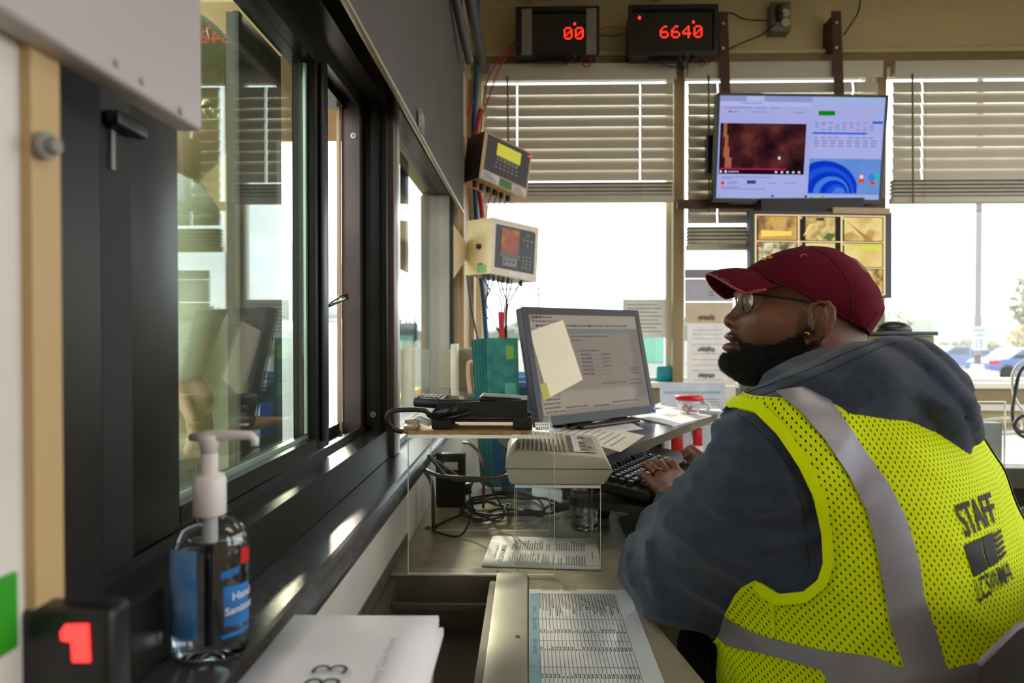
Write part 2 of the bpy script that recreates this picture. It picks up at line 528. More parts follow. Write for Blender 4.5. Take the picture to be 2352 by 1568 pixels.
# ================================================================== the room
YB = 3.2; XL = -.27; XR = 3.1; YF = -1.7; ZC = Z(1.54)
struct(MB().box((XL - .15, YF - .1, -.12), (XR + .15, YB + .12, 0)).build('floor', M_floor))
mb = MB().box((XL - .15, YF - .1, ZC), (XR + .15, YB + .12, ZC + .1))
struct(mb.build('ceiling', M_ceil))
mb = MB(); mb.use(mat('ceiling_grid', 'cfc8b4', .5))
for k in range(6): mb.box((XL + .25 + .6 * k, YF, ZC - .012), (XL + .275 + .6 * k, YB, ZC))
for k in range(8): mb.box((XL, YF + .35 + .6 * k, ZC - .010), (XR, YF + .375 + .6 * k, ZC))
struct(mb.build('trim_8', None))

# back wall with three windows
zs, zt = Z(-.245), Z(1.22)
bw = MB()
bw.box((XL - .15, YB, 0), (XR + .15, YB + .12, zs))
bw.box((XL - .15, YB, zt), (XR + .15, YB + .12, ZC))
xo = [(-.222, .668), (.712, 1.592), (1.632, 2.95)]
bw.box((XL - .15, YB, zs), (xo[0][0], YB + .12, zt)); bw.box((xo[2][1], YB, zs), (XR + .15, YB + .12, zt))
bw.box((xo[0][1], YB, zs), (xo[1][0], YB + .12, zt)); bw.box((xo[1][1], YB, zs), (xo[2][0], YB + .12, zt))
struct(bw.build('wall_back', M_wall))
struct(MB().box((XL, YB - .02, zt - .005), (XR, YB - .001, Z(1.275))).build('trim_1', M_trimb))
struct(MB().box((XL + .02, YB - .03, Z(1.275)), (XR, YB - .001, Z(1.292))).build('trim_2', M_wall))
t3 = MB(); 
for a, b in ((xo[0][1], xo[1][0]), (xo[1][1], xo[2][0])): t3.box((a - .002, YB - .022, zs), (b + .002, YB - .001, zt - .006))
struct(t3.build('trim_3', M_trimb))
t4 = MB(); t4.use(M_white); t4.box((-.22, YB - .05, zs - .012), (XR - .02, YB + .06, zs + .012)); t4.use(M_trimb); t4.box((-.22, YB - .03, zs - .085), (XR - .02, YB - .001, zs - .013))
t4.use(M_white); t4.box((-.22, YB - .035, zs - .115), (XR - .02, YB - .001, zs - .086))
struct(t4.build('trim_4', None))
for k, (a, b) in enumerate(xo):
    w = MB(); y0, y1 = YB + .045, YB + .085
    w.box((a, y0, zs + .013), (a + .022, y1, zt)); w.box((b - .022, y0, zs + .013), (b, y1, zt)); w.box((a + .022, y0, zs + .013), (b - .022, y1, zs + .03)); w.box((a + .022, y0, zt - .03), (b - .022, y1, zt))
    wo = struct(w.build('window_%d' % (k + 2), M_white))
    MB().box((a + .022, YB + .062, zs + .03), (b - .022, YB + .067, zt - .03)).build('glass_pane', M_glass2, wo)

# service-window wall (left)
lw = MB()
lf = MB(); lf.box((XL - .14, YF, 0), (-.24, YB, Z(-.302))); struct(lf.build('wall_left', M_face))
lw.use(M_wall)
lw.box((XL - .14, YF, Z(.53)), (XL, YB, ZC))
lw.use(M_face); lw.box((XL - .14, YF, Z(-.302)), (XL, .379, Z(.53))); lw.use(M_wall)
lw.box((XL - .14, 2.62, Z(-.302)), (XL, YB, Z(.53)))
struct(lw.build('wall_left', None))
# bull-nosed sill
prof = [(-.42, -.302), (-.42, -.266), (-.236, -.265)]
for k in range(1, 10):
    t = math.pi / 2 - math.pi * k / 10
    prof.append((-.236 + .0185 * math.cos(t), -.2835 + .0185 * math.sin(t)))
prof.append((-.236, -.302))
sl = MB(); n = len(prof)
vs = [(x, YF, Z(z)) for x, z in prof] + [(x, YB - .001, Z(z)) for x, z in prof]
sl.add(vs, [(i, (i + 1) % n, n + (i + 1) % n, n + i) for i in range(n)] + [list(range(n))[::-1], list(range(n, 2 * n))], None, False)
so = struct(sl.build('trim_5', M_sill))
# corner boards
c = MB(); c.use(M_tan); c.box((XL, 2.64, Z(-.26)), (XL + .018, 2.74, Z(1.0))); c.box((XL, 2.98, Z(-.26)), (XL + .03, 3.08, Z(1.1)))
c.use(M_trimb); c.box((XL, 2.75, Z(-.26)), (XL + .01, 2.97, Z(1.1)))
struct(c.build('trim_6', None))
# near casing board, with a bolt
c = MB(); c.use(mat('casing_wood', 'bfa071', .5, var=.08, scale=4, stretch=(1, 1, .2))); c.box((XL, .357, Z(-.262)), (XL + .006, .3795, Z(.53)))
ct = struct(c.build('trim_7', None))
b = thing('wall_bolt', 'dull metal bolt with washer in the tan casing board', 'bolt', Px(100, 335, XL + .009))
p = Vector(b['wp']); MB().cyl(p + Vector((0, 0, 0)), p + Vector((.003, 0, 0)), .0075).build('washer', M_grey, b); MB().cyl(p + Vector((.003, 0, 0)), p + Vector((.008, 0, 0)), .0045, n=6).build('bolt_head', M_grey, b)
g = MB().box((XL, .30, Z(-.165)), (XL + .003, .349, Z(-.125)), bev=.001)
one(g, 'wall_sticker', mat('green_vinyl', '2f9a1e', .4), 'small green sticker low on the pale wall by the casing board', 'sticker')

# ---- service window (window_1): bronze sliding unit
fr = MB(); fr.use(M_bronze)
fr.box((-.42, .38, Z(-.264)), (-.295, 1.44, Z(-.205)))             # bottom rail, room side
fr.box((-.405, .47, Z(-.2049)), (-.385, 1.40, Z(-.185))); fr.box((-.345, .47, Z(-.2049)), (-.338, 1.40, Z(-.193)))
fr.box((-.42, .38, Z(-.205)), (-.295, .43, Z(.47))); fr.box((-.42, .43, Z(-.205)), (-.302, .475, Z(.47)))
fr.box((-.42, .38, Z(.47)), (-.295, 1.44, Z(.529)))
fr.box((-.40, .475, Z(.455)), (-.375, 1.40, Z(.4699))); fr.box((-.345, .475, Z(.45)), (-.338, 1.40, Z(.4699)))
# far jamb with its channels
fr.box((-.36, 1.43, Z(-.205)), (-.325, 1.44, Z(.47)))
fr.box((-.325, 1.40, Z(-.205)), (-.309, 1.44, Z(.47))); fr.box((-.309, 1.41, Z(-.205)), (-.295, 1.44, Z(.47)))
w1 = struct(fr.build('window_1', None))
jb = MB(); jb.use(M_bronze2); jb.box((-.383, 1.39, Z(-.2049)), (-.346, 1.43, Z(.4699)))
jb.use(M_bronze); jb.box((-.346, 1.425, Z(-.2049)), (-.3255, 1.429, Z(.4699))); jb.build('jamb_channel', None, w1)
jt = MB(); jt.use(mat('tan_edge', 'd8b890', .5)); jt.box((-.389, 1.375, Z(-.2)), (-.3835, 1.3899, Z(.46))); jt.build('jamb_edge', None, w1)
tr = MB(); tr.use(M_bronze2); tr.box((-.312, 1.4401, Z(-.264)), (-.285, 1.475, Z(.529)), bev=.002); tr.build('mullion', None, w1)
al = MB(); al.use(mat('pale_aluminium', 'c4c0bc', .3, .6)); al.box((-.30, 1.4751, Z(-.262)), (-.285, 1.50, Z(.529))); al.build('mullion_cap', None, w1)
for px, py in ((812, 312), (857, 951)):
    q = P(px, py, 1.389 if px < 850 else 1.399)
    s_ = MB(); s_.cyl(q, q + Vector((0, -.002, 0)), .0062, n=20); s_.use(M_chrome)
    s_.mats = [M_chrome, M_black]; k = len(s_.m); s_.cur = 1
    for a in (0.5, 2.07): 
        d = Vector((math.cos(a), 0, math.sin(a))) * .003; e = Vector((-math.sin(a), 0, math.cos(a))) * .0006
        o = q + Vector((0, -.0022, 0)); s_.add([o - d - e, o + d - e, o + d + e, o - d + e], [(0, 1, 2, 3)], None, False)
    s_.build('screw', None, w1)
# sliding sash
sa = MB(); sa.use(M_bronze)
xs0, xs1 = -.374, -.336
sa.box((xs0, .560, Z(-.19)), (xs1, .648, Z(.45)), bev=.002)
sa.box((xs0, 1.072, Z(-.19)), (xs1, 1.138, Z(.45)), bev=.002)
sa.box((xs0, .649, Z(-.19)), (xs1, 1.071, Z(-.168))); sa.box((xs0, .649, Z(.425)), (xs1, 1.071, Z(.45)))
sw = sa.build('sash', None, w1)
hb = MB(); hb.use(M_black); hb.use(M_black2); hb.box((-.3355, .52, Z(-.19)), (-.33, .5595, Z(.45))); hb.use(M_black); hb.box((-.3298, .523, Z(.160)), (-.318, .566, Z(.173)), bev=.003); hb.use(M_grey); hb.box((-.3298, .530, Z(.128)), (-.3275, .535, Z(.159))); hb.build('latch_and_gap_shade', None, w1)  # tall black strip paints the shade of the gap beside the sash; then the latch
pl = MB(); pl.use(M_black); pl.box((-.3355, 1.085, Z(-.176)), (-.3285, 1.115, Z(.43)), bev=.003); pl.build('sash_pull', None, w1)
MB().box((-.3585, .649, Z(-.168)), (-.3545, 1.071, Z(.425))).build('glass_pane', M_glass, w1)
# a narrow aluminium bead just inside the glass
ab = MB(); ab.use(mat('glass_bead', 'aebfae', .25, .7)); ab.box((-.353, .650, Z(-.1679)), (-.349, 1.07, Z(-.162))); ab.box((-.353, 1.062, Z(-.16)), (-.349, 1.07, Z(.42))); ab.build('glazing_bead', None, w1)
# outer insect screen
M_screen = bpy.data.materials.new('insect_mesh'); M_screen.use_nodes = True
nt = M_screen.node_tree; nt.nodes.clear()
o_ = nt.nodes.new('ShaderNodeOutputMaterial'); d_ = nt.nodes.new('ShaderNodeBsdfDiffuse'); d_.inputs[0].default_value = (*lin('9c9258'), 1)
tl_ = nt.nodes.new('ShaderNodeBsdfTranslucent'); tl_.inputs[0].default_value = (*lin('9c9258'), 1)
a_ = nt.nodes.new('ShaderNodeAddShader'); nt.links.new(d_.outputs[0], a_.inputs[0]); nt.links.new(tl_.outputs[0], a_.inputs[1])
t_ = nt.nodes.new('ShaderNodeBsdfTransparent'); x_ = nt.nodes.new('ShaderNodeMixShader'); x_.inputs[0].default_value = .32
tc_ = nt.nodes.new('ShaderNodeTexCoord'); wv = []
for ax in ('Y', 'Z'):
    w_ = nt.nodes.new('ShaderNodeTexWave'); w_.bands_direction = ax; w_.inputs['Scale'].default_value = 160; nt.links.new(tc_.outputs['Object'], w_.inputs[0]); wv.append(w_)
mx_ = nt.nodes.new('ShaderNodeMath'); mx_.operation = 'ADD'; nt.links.new(wv[0].outputs[1], mx_.inputs[0]); nt.links.new(wv[1].outputs[1], mx_.inputs[1])
mq_ = nt.nodes.new('ShaderNodeMath'); mq_.operation = 'MULTIPLY'; mq_.inputs[1].default_value = .06; nt.links.new(mx_.outputs[0], mq_.inputs[0]); nt.links.new(mq_.outputs[0], x_.inputs[0])
nt.links.new(t_.outputs[0], x_.inputs[1]); nt.links.new(a_.outputs[0], x_.inputs[2]); nt.links.new(x_.outputs[0], o_.inputs[0])
ms = MB(); ms.use(M_screen); ms.box((-.424, .47, Z(-.21)), (-.4235, .985, Z(.46)))
ms.use(M_bronze); ms.box((-.428, .985, Z(-.215)), (-.4205, .997, Z(.465)))
ms.build('insect_screen', None, w1)
os_ = MB(); os_.use(M_black); os_.box((-.445, .998, Z(-.22)), (-.425, 1.165, Z(.47))); os_.build('outer_stile', None, w1)
# the silver latch bar standing in the opening
lt = MB(); lt.use(M_chrome); a = P(748, 703, 1.24); b = P(793, 681, 1.27)
lt.tube([a, (a + b) / 2, b], [.0045, .006, .0065]); lt.use(M_black); lt.tube([b, b + (b - a) * .08], .0068); lt.build('latch_bar', None, w1)

# ---- fixed side window (window_5)
fx = MB(); fx.use(M_bronze); fx.box((-.36, 1.501, Z(-.264)), (-.30, 2.62, Z(-.25))); fx.box((-.36, 1.501, Z(.515)), (-.30, 2.62, Z(.53))); fx.box((-.30, 2.575, Z(-.25)), (-.288, 2.62, Z(.515)))
fx.use(mat('grimy_reveal', 'a39d8e', .5, var=.15, scale=6, stretch=(1, 1, .2))); fx.box((-.409, 2.58, Z(-.25)), (-.3001, 2.619, Z(.515)))
fx.use(mat('pale_stop', 'cfc4ae', .5)); fx.box((-.36, 1.501, Z(-.25)), (-.33, 1.52, Z(.515)))
w5 = struct(fx.build('window_5', None))
MB().box((-.342, 1.52, Z(-.25)), (-.338, 2.585, Z(.515))).build('glass_pane', M_glass2, w5)

# right and rear walls: the booth is glazed all round
for nm, boxes in (('wall_right', [((XR, YF, 0), (XR + .12, YB, .95)), ((XR, YF, 2.35), (XR + .12, YB, ZC)), ((XR, YF, .95), (XR + .12, YF + .3, 2.35)), ((XR, .85, .95), (XR + .12, 1.0, 2.35)), ((XR, YB - .5, .95), (XR + .12, YB, 2.35))]),
                  ('wall_front', [((XL - .14, YF - .1, 0), (XR + .12, YF, .95)), ((XL - .14, YF - .1, 2.35), (XR + .12, YF, ZC)), ((XL - .14, YF - .1, .95), (1.9, YF, 2.35)), ((XR - .2, YF - .1, .95), (XR + .12, YF, 2.35))])):
    w = MB()
    for a, b in boxes: w.box(a, b)
    struct(w.build(nm, M_wall))

# ceiling lamps (two troffers)
for k, (lx, ly) in enumerate(((1.55, -.35), (1.55, 1.55))):
    l = thing('ceiling_light', ['recessed ceiling troffer light behind the seated worker', 'recessed ceiling troffer light over the back counter'][k], 'ceiling light', (lx, ly, ZC))
    f = MB(); f.use(M_white)
    for a, b in (((-.62, -.32), (.62, -.29)), ((-.62, .29), (.62, .32)), ((-.62, -.29), (-.59, .29)), ((.59, -.29), (.62, .29))): f.box((lx + a[0], ly + a[1], ZC - .03), (lx + b[0], ly + b[1], ZC - .0125))
    f.build('frame', None, l)
    MB().box((lx - .59, ly - .29, ZC - .022), (lx + .59, ly + .29, ZC - .0125)).build('diffuser', emit('lamp_diffuser', 'fff1dc', 2.8), l)

# ================================================================== counter with the transaction drawer
ZT = Z(-.42)
ct = MB(); ct.use(M_counter)
RX0, RX1, RY = -.2385, -.054, 1.172
ct.box((-.239, RY, ZT - .035), (RX1, YB - .001, ZT))
ct.prism([(RX1, -.3), (.40, -.3), (.182, .985), (.30, 1.14), (1.1, 2.14), (XR - .01, 2.14), (XR - .01, YB - .001), (RX1, YB - .001)], ZT - .035, ZT)
cb = ct.build('counter_top', None)
tag(cb, 'mottled beige laminate counter running under the window and round the back', 'counter')
MB().box((1.105, 2.128, ZT - .06), (XR - .01, 2.1395, ZT + .001)).build('edge_strip', mat('counter_edge', '3a3a2c', .4), cb)
sp = MB(); sp.use(mat('cabinet_dark', '24211d', .5))
sp.box((1.3, 2.5, 0), (XR - .02, YB - .01, ZT - .036))
one(sp, 'base_cabinet', None, 'dark base cabinet under the counter', 'cabinet')
dr = thing('transaction_drawer', 'open metal transaction drawer sunk in the counter below the service window', 'drawer', (-.15, .6, ZT))
d = MB(); d.use(M_dsteel)
d.box((RX0, .1, Z(-.53)), (RX1 - .001, RY - .001, Z(-.52)))
d.box((RX0, RY - .012, Z(-.52)), (RX1 - .001, RY - .001, ZT + .001)); d.box((RX0, .1, Z(-.52)), (RX0 + .012, RY - .012, ZT - .002)); d.box((RX1 - .012, .1, Z(-.52)), (RX1 - .001, RY - .012, ZT - .002)); d.box((RX0, .1, Z(-.52)), (RX1 - .001, .112, ZT))
d.build('drawer_box', None, dr)
d = MB(); d.use(M_steel)
d.box((RX1 - .001, .1, ZT + .0002), (-.002, RY, ZT + .005), bev=.0012); d.box((RX0, RY - .012, ZT + .0012), (RX1 - .0012, RY + .025, ZT + .004), bev=.001)
d.build('flange', None, dr)
d = MB(); d.use(M_dsteel); d.box((RX0 + .013, 1.11, Z(-.455)), (RX1 - .013, 1.118, Z(-.447))); d.box((RX0 + .013, .3, Z(-.519)), (RX1 - .013, 1.0, Z(-.5165)))
d.build('inner_lip', None, dr)
for px, py in ((1189, 1461),):
    q = Pz(px, py, ZT + .0051); MB().cyl(q, q + Vector((0, 0, .0006)), .0035, n=14).build('screw_hole', M_black2, dr)
q = Vector((RX1 - .0135, .98, Z(-.47))); MB().cyl(q, q + Vector((-.003, 0, 0)), .006, n=16).build('screw', M_steel, dr)
for y in (1.09, .98):
    MB().box((RX0 + .0005, y - .011, Z(-.412)), (RX0 + .003, y + .011, Z(-.398))).build('hinge_plate', M_dsteel, dr)

# brown steel corner bracket down the white face
one(MB().box((-.2395, .5, Z(-.4195)), (-.2375, 1.33, Z(-.395))), 'angle_strip', M_dsteel, 'dull metal angle strip along the counter joint below the window', 'metal strip')

# ================================================================== blinds and roller shade
def blind(k, x0, x1, ztop, zbot, gaps, label, wand_px, wand_len, nstack=7):
    yb = YB - .045; root = thing('venetian_blind', label, 'window blind', ((x0 + x1) / 2, yb, ztop), 'venetian blinds in the back windows')
    h = MB(); h.box((x0, yb - .03, ztop - .055), (x1, yb + .018, ztop - .004), bev=.003)
    h.box((x0 - .003, yb - .035, ztop - .075), (x1 + .003, yb - .031, ztop), bev=.0015); h.build('valance', M_blind, root)
    s = MB(); s.use(M_blind, True); z = ztop - .105; pitch = .0492; tilt = math.radians(78)
    zstack = zbot + .03 + nstack * .0085
    segs = []; xs = [x0 + .004] + [g for q in gaps for g in (q - .003, q + .003)] + [x1 - .004]
    segs = [(xs[i], xs[i + 1]) for i in range(0, len(xs), 2)]
    def slat(z, tl, seg):
        a, b = seg; n = 6; vs = []
        for i in range(n + 1):
            t = (i / n - .5) * .05; cv = .0035 * (1 - (2 * i / n - 1) ** 2)
            yy = yb + t * math.cos(tl) - cv * math.sin(tl) * .8; zz = z + t * math.sin(tl) + cv * math.cos(tl)
            vs += [(a, yy, zz), (b, yy, zz), (a, yy, zz - .0028), (b, yy, zz - .0028)]
        fs = []
        for i in range(n):
            p = 4 * i; q = p + 4
            fs += [(p, p + 1, q + 1, q), (p + 2, q + 2, q + 3, p + 3), (p, q, q + 2, p + 2), (p + 1, p + 3, q + 3, q + 1)]
        fs += [(0, 2, 3, 1), (4 * n, 4 * n + 1, 4 * n + 3, 4 * n + 2)]
        s.add(vs, fs, None, False)
    i = 0
    while z > zstack:
        j = math.sin(i * 1.7 + k) * .03
        for sg in segs: slat(z, tilt + j, sg)
        z -= pitch; i += 1
    for i in range(nstack): slat(zbot + .034 + i * .0085, math.radians(4 if i % 2 else -3), (x0 + .004, x1 - .004))
    s.build('slats', None, root)
    r = MB(); r.box((x0 + .002, yb - .026, zbot), (x1 - .002, yb + .026, zbot + .026), bev=.003); r.build('bottom_rail', M_blind, root)
    for q in gaps: c_ = MB(); c_.tube([(q, yb - .032, ztop - .07), (q, yb - .031, zbot + .01)], .0011, n=5); c_.build('ladder_cord', mat('cord', 'b8b09c', .7), root)
    w = MB(); xw = P(wand_px, 300, yb).x; w.tube([(xw, yb - .038, ztop - .06), (xw + .004, yb - .045, ztop - .06 - wand_len)], .0042, n=6); w.build('wand', mat('wand', '7c705c', .5), root)
    return root
blind(0, -.214, .663, Z(1.218), P(1300, 464, YB - .05).z, (-.055, .508), 'pale slatted blind over the first back window, behind the weight indicators', 1166, .30)
blind(1, .722, 1.586, Z(1.218), P(1640, 574, YB - .05).z, (.86, 1.47), 'pale slatted blind hanging lowest, mostly hidden behind the wall television', 1622, .62, 9)
blind(2, 1.645, 2.93, Z(1.215), P(2200, 466, YB - .05).z, (1.78, 2.6), 'pale slatted blind over the back window beyond the television', 2084, .58, 9)

rs = thing('roller_shade', 'dark grey roller shade half drawn over the side windows', 'roller shade', (-.25, 1.7, Z(1.4)))
s = MB(); s.box((-.2525, .62, Z(.455)), (-.2505, 2.60, Z(1.42))); s.build('fabric', M_shade, rs)
s = MB(); s.box((-.257, .62, Z(.449)), (-.246, 2.60, Z(.4555)), bev=.0015); s.build('hem_bar', mat('shade_bar', 'b9ae98', .3, .4), rs)
s = MB(); s.cyl((-.239, .62, Z(1.44)), (-.239, 2.60, Z(1.44)), .028, n=24); s.build('roller_tube', M_shade, rs)
q = Px(966, 283, -.246); s = MB(); s.box((q.x, q.y - .03, q.z - .02), (q.x + .006, q.y + .03, q.z + .024), bev=.002); s.build('hem_clip', clear('clip_plastic', 'dcdce4', 1.4, .2), rs)

# pale lowered panel close to the lens
pp = thing('wall_cabinet', 'pale grey box cabinet hung high over the near end of the service window', 'cabinet', (-.25, .2, Z(.5)))
s = MB(); s.box((-.268, -.5, Z(.152)), (-.2485, .517, Z(.95)), bev=.004); s.build('body', mat('pale_cabinet', 'bdb3b2', .45, var=.03, scale=5), pp)
for px, py in ((268, 146), (327, 187), (415, 255)):
    q = Px(px, py, -.248); MB().cyl(q + Vector((-.001, 0, 0)), q + Vector((.001, 0, 0)), .0025, n=12).build('rivet', mat('rivet', 'aea4a3', .4), pp)

# conduit in the corner under the ceiling
cd = MB(); cd.tube([(-.205, .9, Z(1.15)), (-.205, 3.02, Z(1.17)), (-.2, 3.12, Z(1.2))], .022, n=14)
cd.tube([P(1040, -30, 2.1), P(1078, 140, 2.45)], .015, n=14)
one(cd, 'conduit', mat('grey_conduit', '5a5f66', .4, .3), 'grey conduit pipe running down beside the dark roller shade', 'pipe')
# ================================================================== equipment on the back wall
M_led = emit('led_red', 'ff2a1c', 2.2)
M_ledc = emit('led_red_soft', 'ff4a36', 2.2)
def dot_digits(mb, s, o, u, v, m, pitch):
    """characters as a 5x7 grid of round lamps"""
    G = {'0': ["01110", "10001", "10011", "10101", "11001", "10001", "01110"], '6': ["00110", "01000", "10000", "11110", "10001", "10001", "01110"],
         '4': ["00010", "00110", "01010", "10010", "11111", "00010", "00010"]}
    o = Vector(o); u = Vector(u).normalized(); v = Vector(v).normalized(); n = u.cross(v)
    mb.use(m)
    for k, ch in enumerate(s):
        for r, row in enumerate(G[ch]):
            for c, b in enumerate(row):
                if b == '1':
                    p = o + u * (pitch * (k * 6.3 + c)) + v * (pitch * (6 - r))
                    ring = [p + (u * math.cos(a) + v * math.sin(a)) * pitch * .46 for a in [i * math.pi / 4 for i in range(8)]]
                    mb.add(ring, [list(range(8))], None, False)
def scoreboard(label, x0, x1, ztop, zbot, yf, digits, dx, dz, pitch, silver):
    r = thing('weight_display', label, 'digital display', ((x0 + x1) / 2, yf + .06, zbot))
    b = MB(); b.use(M_black)
    b.box((x0 + .012, yf + .012, zbot), (x1 - .012, YB - .002, ztop - .004), bev=.003)
    for a, c in (((x0, zbot), (x0 + .018, ztop)), ((x1 - .018, zbot), (x1, ztop)), ((x0 + .0181, ztop - .02), (x1 - .0181, ztop)), ((x0 + .0181, zbot), (x1 - .0181, zbot + .02))):
        b.box((a[0], yf - .012, a[1]), (c[0], yf + .0119, c[1]))
    b.build('housing', None, r)
    w = MB(); w.box((x0 + .0185, yf + .004, zbot + .0205), (x1 - .0185, yf + .0118, ztop - .0205)); w.build('front_window', mat('display_window', '1a1618', .12, spec=.6), r)
    g = MB(); dot_digits(g, digits, (dx, yf + .0028, dz), (1, 0, 0), (0, 0, 1), M_led, pitch); g.use(M_led)
    pc = Vector((dx + pitch * (6.3 * (len(digits) - 1) - .6), yf + .0028, dz + pitch * 8.3)); g.add([pc + Vector((math.cos(a) * .005, 0, math.sin(a) * .006)) for a in [i * math.pi / 5 for i in range(10)]], [list(range(10))], None, False)
    g.build('lit_digits', None, r)
    g = MB(); q = Vector((x0 + .05, yf + .0028, ztop - .05)); g.add([q + Vector((math.cos(a) * .006, 0, math.sin(a) * .008)) for a in [i * math.pi / 5 for i in range(10)]], [list(range(10))], None, False); g.build('indicator_lamp', M_led, r)
    if silver:
        for xx in (x0 + .028, x1 - .058):
            g = MB(); g.box((xx, yf - .014, zbot + .001), (xx + .045, yf - .0125, ztop - .012)); g.build('mounting_strap', mat('matt_alu', '8f8b88', .4, .5), r)
    # glands and fuse tube under the case
    for xx in (x0 + .25, x0 + .285):
        g = MB(); g.cyl((xx, yf + .02, zbot - .016), (xx, yf + .02, zbot + .0), .0095, n=12); g.build('cable_gland', M_black, r)
    g = MB(); g.cyl((x0 + .09, yf + .03, zbot - .012), (x0 + .23, yf + .03, zbot - .012), .008, n=12); g.build('fuse_tube', M_black, r)
    return r
yd = 3.06
a0 = P(1184, 18, yd); a1 = P(1376, 128, yd)
dg = P(1297, 88, yd)
scoreboard('black digital display reading 00 with two silver straps', a0.x, a1.x, a0.z, a1.z, yd, '00', dg.x, dg.z, .0078, True)
c0 = P(1443, 14, yd - .02); c1 = P(1648, 128, yd - .02); dg = P(1518, 85, yd - .02)
scoreboard('black digital display showing 6640 in red lamps', c0.x, c1.x, c0.z, c1.z, yd - .02, '6640', dg.x, dg.z, .0078, False)

def cord(name, pts, r, m, label, cat='cable', group=None, n=7, res=8):
    mb = MB(); mb.tube(spline(pts, res), r, n)
    return one(mb, name, m, label, cat, group)
M_cr = mat('red_cable', 'b3222e', .5); M_cb = mat('blue_cable', '27588c', .5); M_ck = mat('black_cable', '17171a', .5); M_cw = mat('white_cable', 'd8d8dc', .5)
cord('cable', [(a1.x - .01, yd + .03, P(1374, 66, yd).z), P(1400, 62, yd + .03), P(1425, 64, yd + .03), (c0.x + .015, yd + .01, P(1440, 66, yd).z)], .003, M_cr, 'short red cable linking the two red-lit displays')
cord('cable', [(a1.x - .01, yd + .03, P(1374, 72, yd).z), P(1408, 83, yd + .03), (c0.x + .015, yd + .01, P(1440, 73, yd).z)], .003, M_ck, 'short black cable linking the two red-lit displays')
cord('cable', [P(1340, 128, yd + .02), P(1336, 142, yd + .02), P(1345, 153, yd + .02), P(1356, 148, yd + .02), P(1358, 124, yd + .02)], .003, M_cr, 'small red cable loop under the display with the silver straps')
cord('cable', [P(1312, 128, yd + .02), P(1305, 144, yd + .02), P(1295, 146, yd + .02), P(1289, 134, yd + .02)], .003, M_ck, 'small black cable loop under the display reading 00')
cord('cable', [P(1597, 128, yd), P(1600, 145, yd), P(1612, 150, yd), P(1623, 142, yd), P(1622, 122, yd)], .003, M_cr, 'small red cable loop hanging from the 6640 display beside the brown strap')
cord('cable', [P(1578, 128, yd), P(1568, 148, yd), P(1545, 154, yd), P(1518, 145, yd), P(1510, 132, yd)], .003, M_ck, 'black cable loop under the display reading 6640')
cord('cable', [P(1646, 30, yd + .06), P(1680, 30, yd + .1), P(1710, 44, yd + .1), P(1762, 47, YB - .05)], .0035, M_ck, 'black cable from the 6640 display up to the outlet box')
cord('cable', [P(1634, 104, yd + .06), P(1662, 116, yd + .08), P(1700, 100, yd + .1), P(1745, 82, yd + .1), P(1782, 55, YB - .07)], .0035, M_ck, 'black cable sagging from the 6640 display across the brown strap')
for k, (x0, y0, x1, y1, x2, y2) in enumerate(((1184, 96, 1130, 160, 1110, 235), (1184, 110, 1150, 150, 1118, 238))):
    cord('cable', [P(x0, y0, yd + .03), P(x1, y1, 3.05), P(x2, y2, 3.02), P(1106 - 8 * k, 290, 2.98), P(1098 + 4 * k, 340, 2.9)], .0032, M_cr,
         ['upper red cable curving down from the 00 display to the corner', 'lower red cable curving down from the 00 display to the corner'][k])
# blue and red bundles in the corner
cord('cable_bundle', [P(1097, -20, 2.96), P(1094, 180, 2.96), P(1088, 330, 2.94), P(1098, 560, 2.95), P(1112, 700, 2.96), P(1122, 860, 2.97), Vector((-.17, 2.98, ZT + .01))], .011, M_cb, 'thick blue cable bundle running down the corner', 'cable')
cord('cable_bundle', [P(1104, 250, 2.9), P(1092, 320, 2.88), P(1096, 400, 2.88), P(1105, 470, 2.9), P(1108, 500, 2.9)], .010, M_cr, 'red cable bundle between the two weight indicators', 'cable')
cord('cable', [P(1088, 230, 2.86), P(1072, 265, 2.86), P(1066, 300, 2.86), P(1075, 320, 2.86)], .003, M_cr, 'loose red cable loop above the upper weight indicator')
cord('cable', [P(1058, 480, 2.72), P(1072, 620, 2.75), P(1085, 720, 2.8), P(1104, 810, 2.84), P(1112, 900, 2.85), Vector((-.17, 2.85, ZT + .006))], .0042, M_cb, 'single blue cable hanging beside the corner board')

# outlet box and plugs
ob = P(1800, 45, YB - .03)
r = thing('outlet_box', 'grey surface outlet box with two black plugs under the ceiling', 'electrical outlet', ob)
b = MB(); b.box(P(1762, 18, YB - .001), P(1816, 72, YB - .06), bev=.003); b.build('box', mat('galvanised', '6e716e', .5, .3), r)
b = MB()
for py in (30, 52): q = P(1804, py, YB - .061); b.cyl(q, q + Vector((0, -.004, 0)), .019, n=20)
b.build('socket_face', mat('ivory', 'c9bd94', .5), r)
for px, py in ((1786, 24), (1788, 42)):
    q = P(px, py, YB - .062); MB().box(q - Vector((.012, .03, .017)), q + Vector((.012, 0, .017)), bev=.004).build('plug', M_black, r)
cord('cable', [P(1976, -10, YB - .05), P(1972, 25, YB - .04), P(1955, 55, YB - .04), P(1938, 80, YB - .05)], .0035, M_ck, 'black cable dropping from the ceiling to the second brown strap')

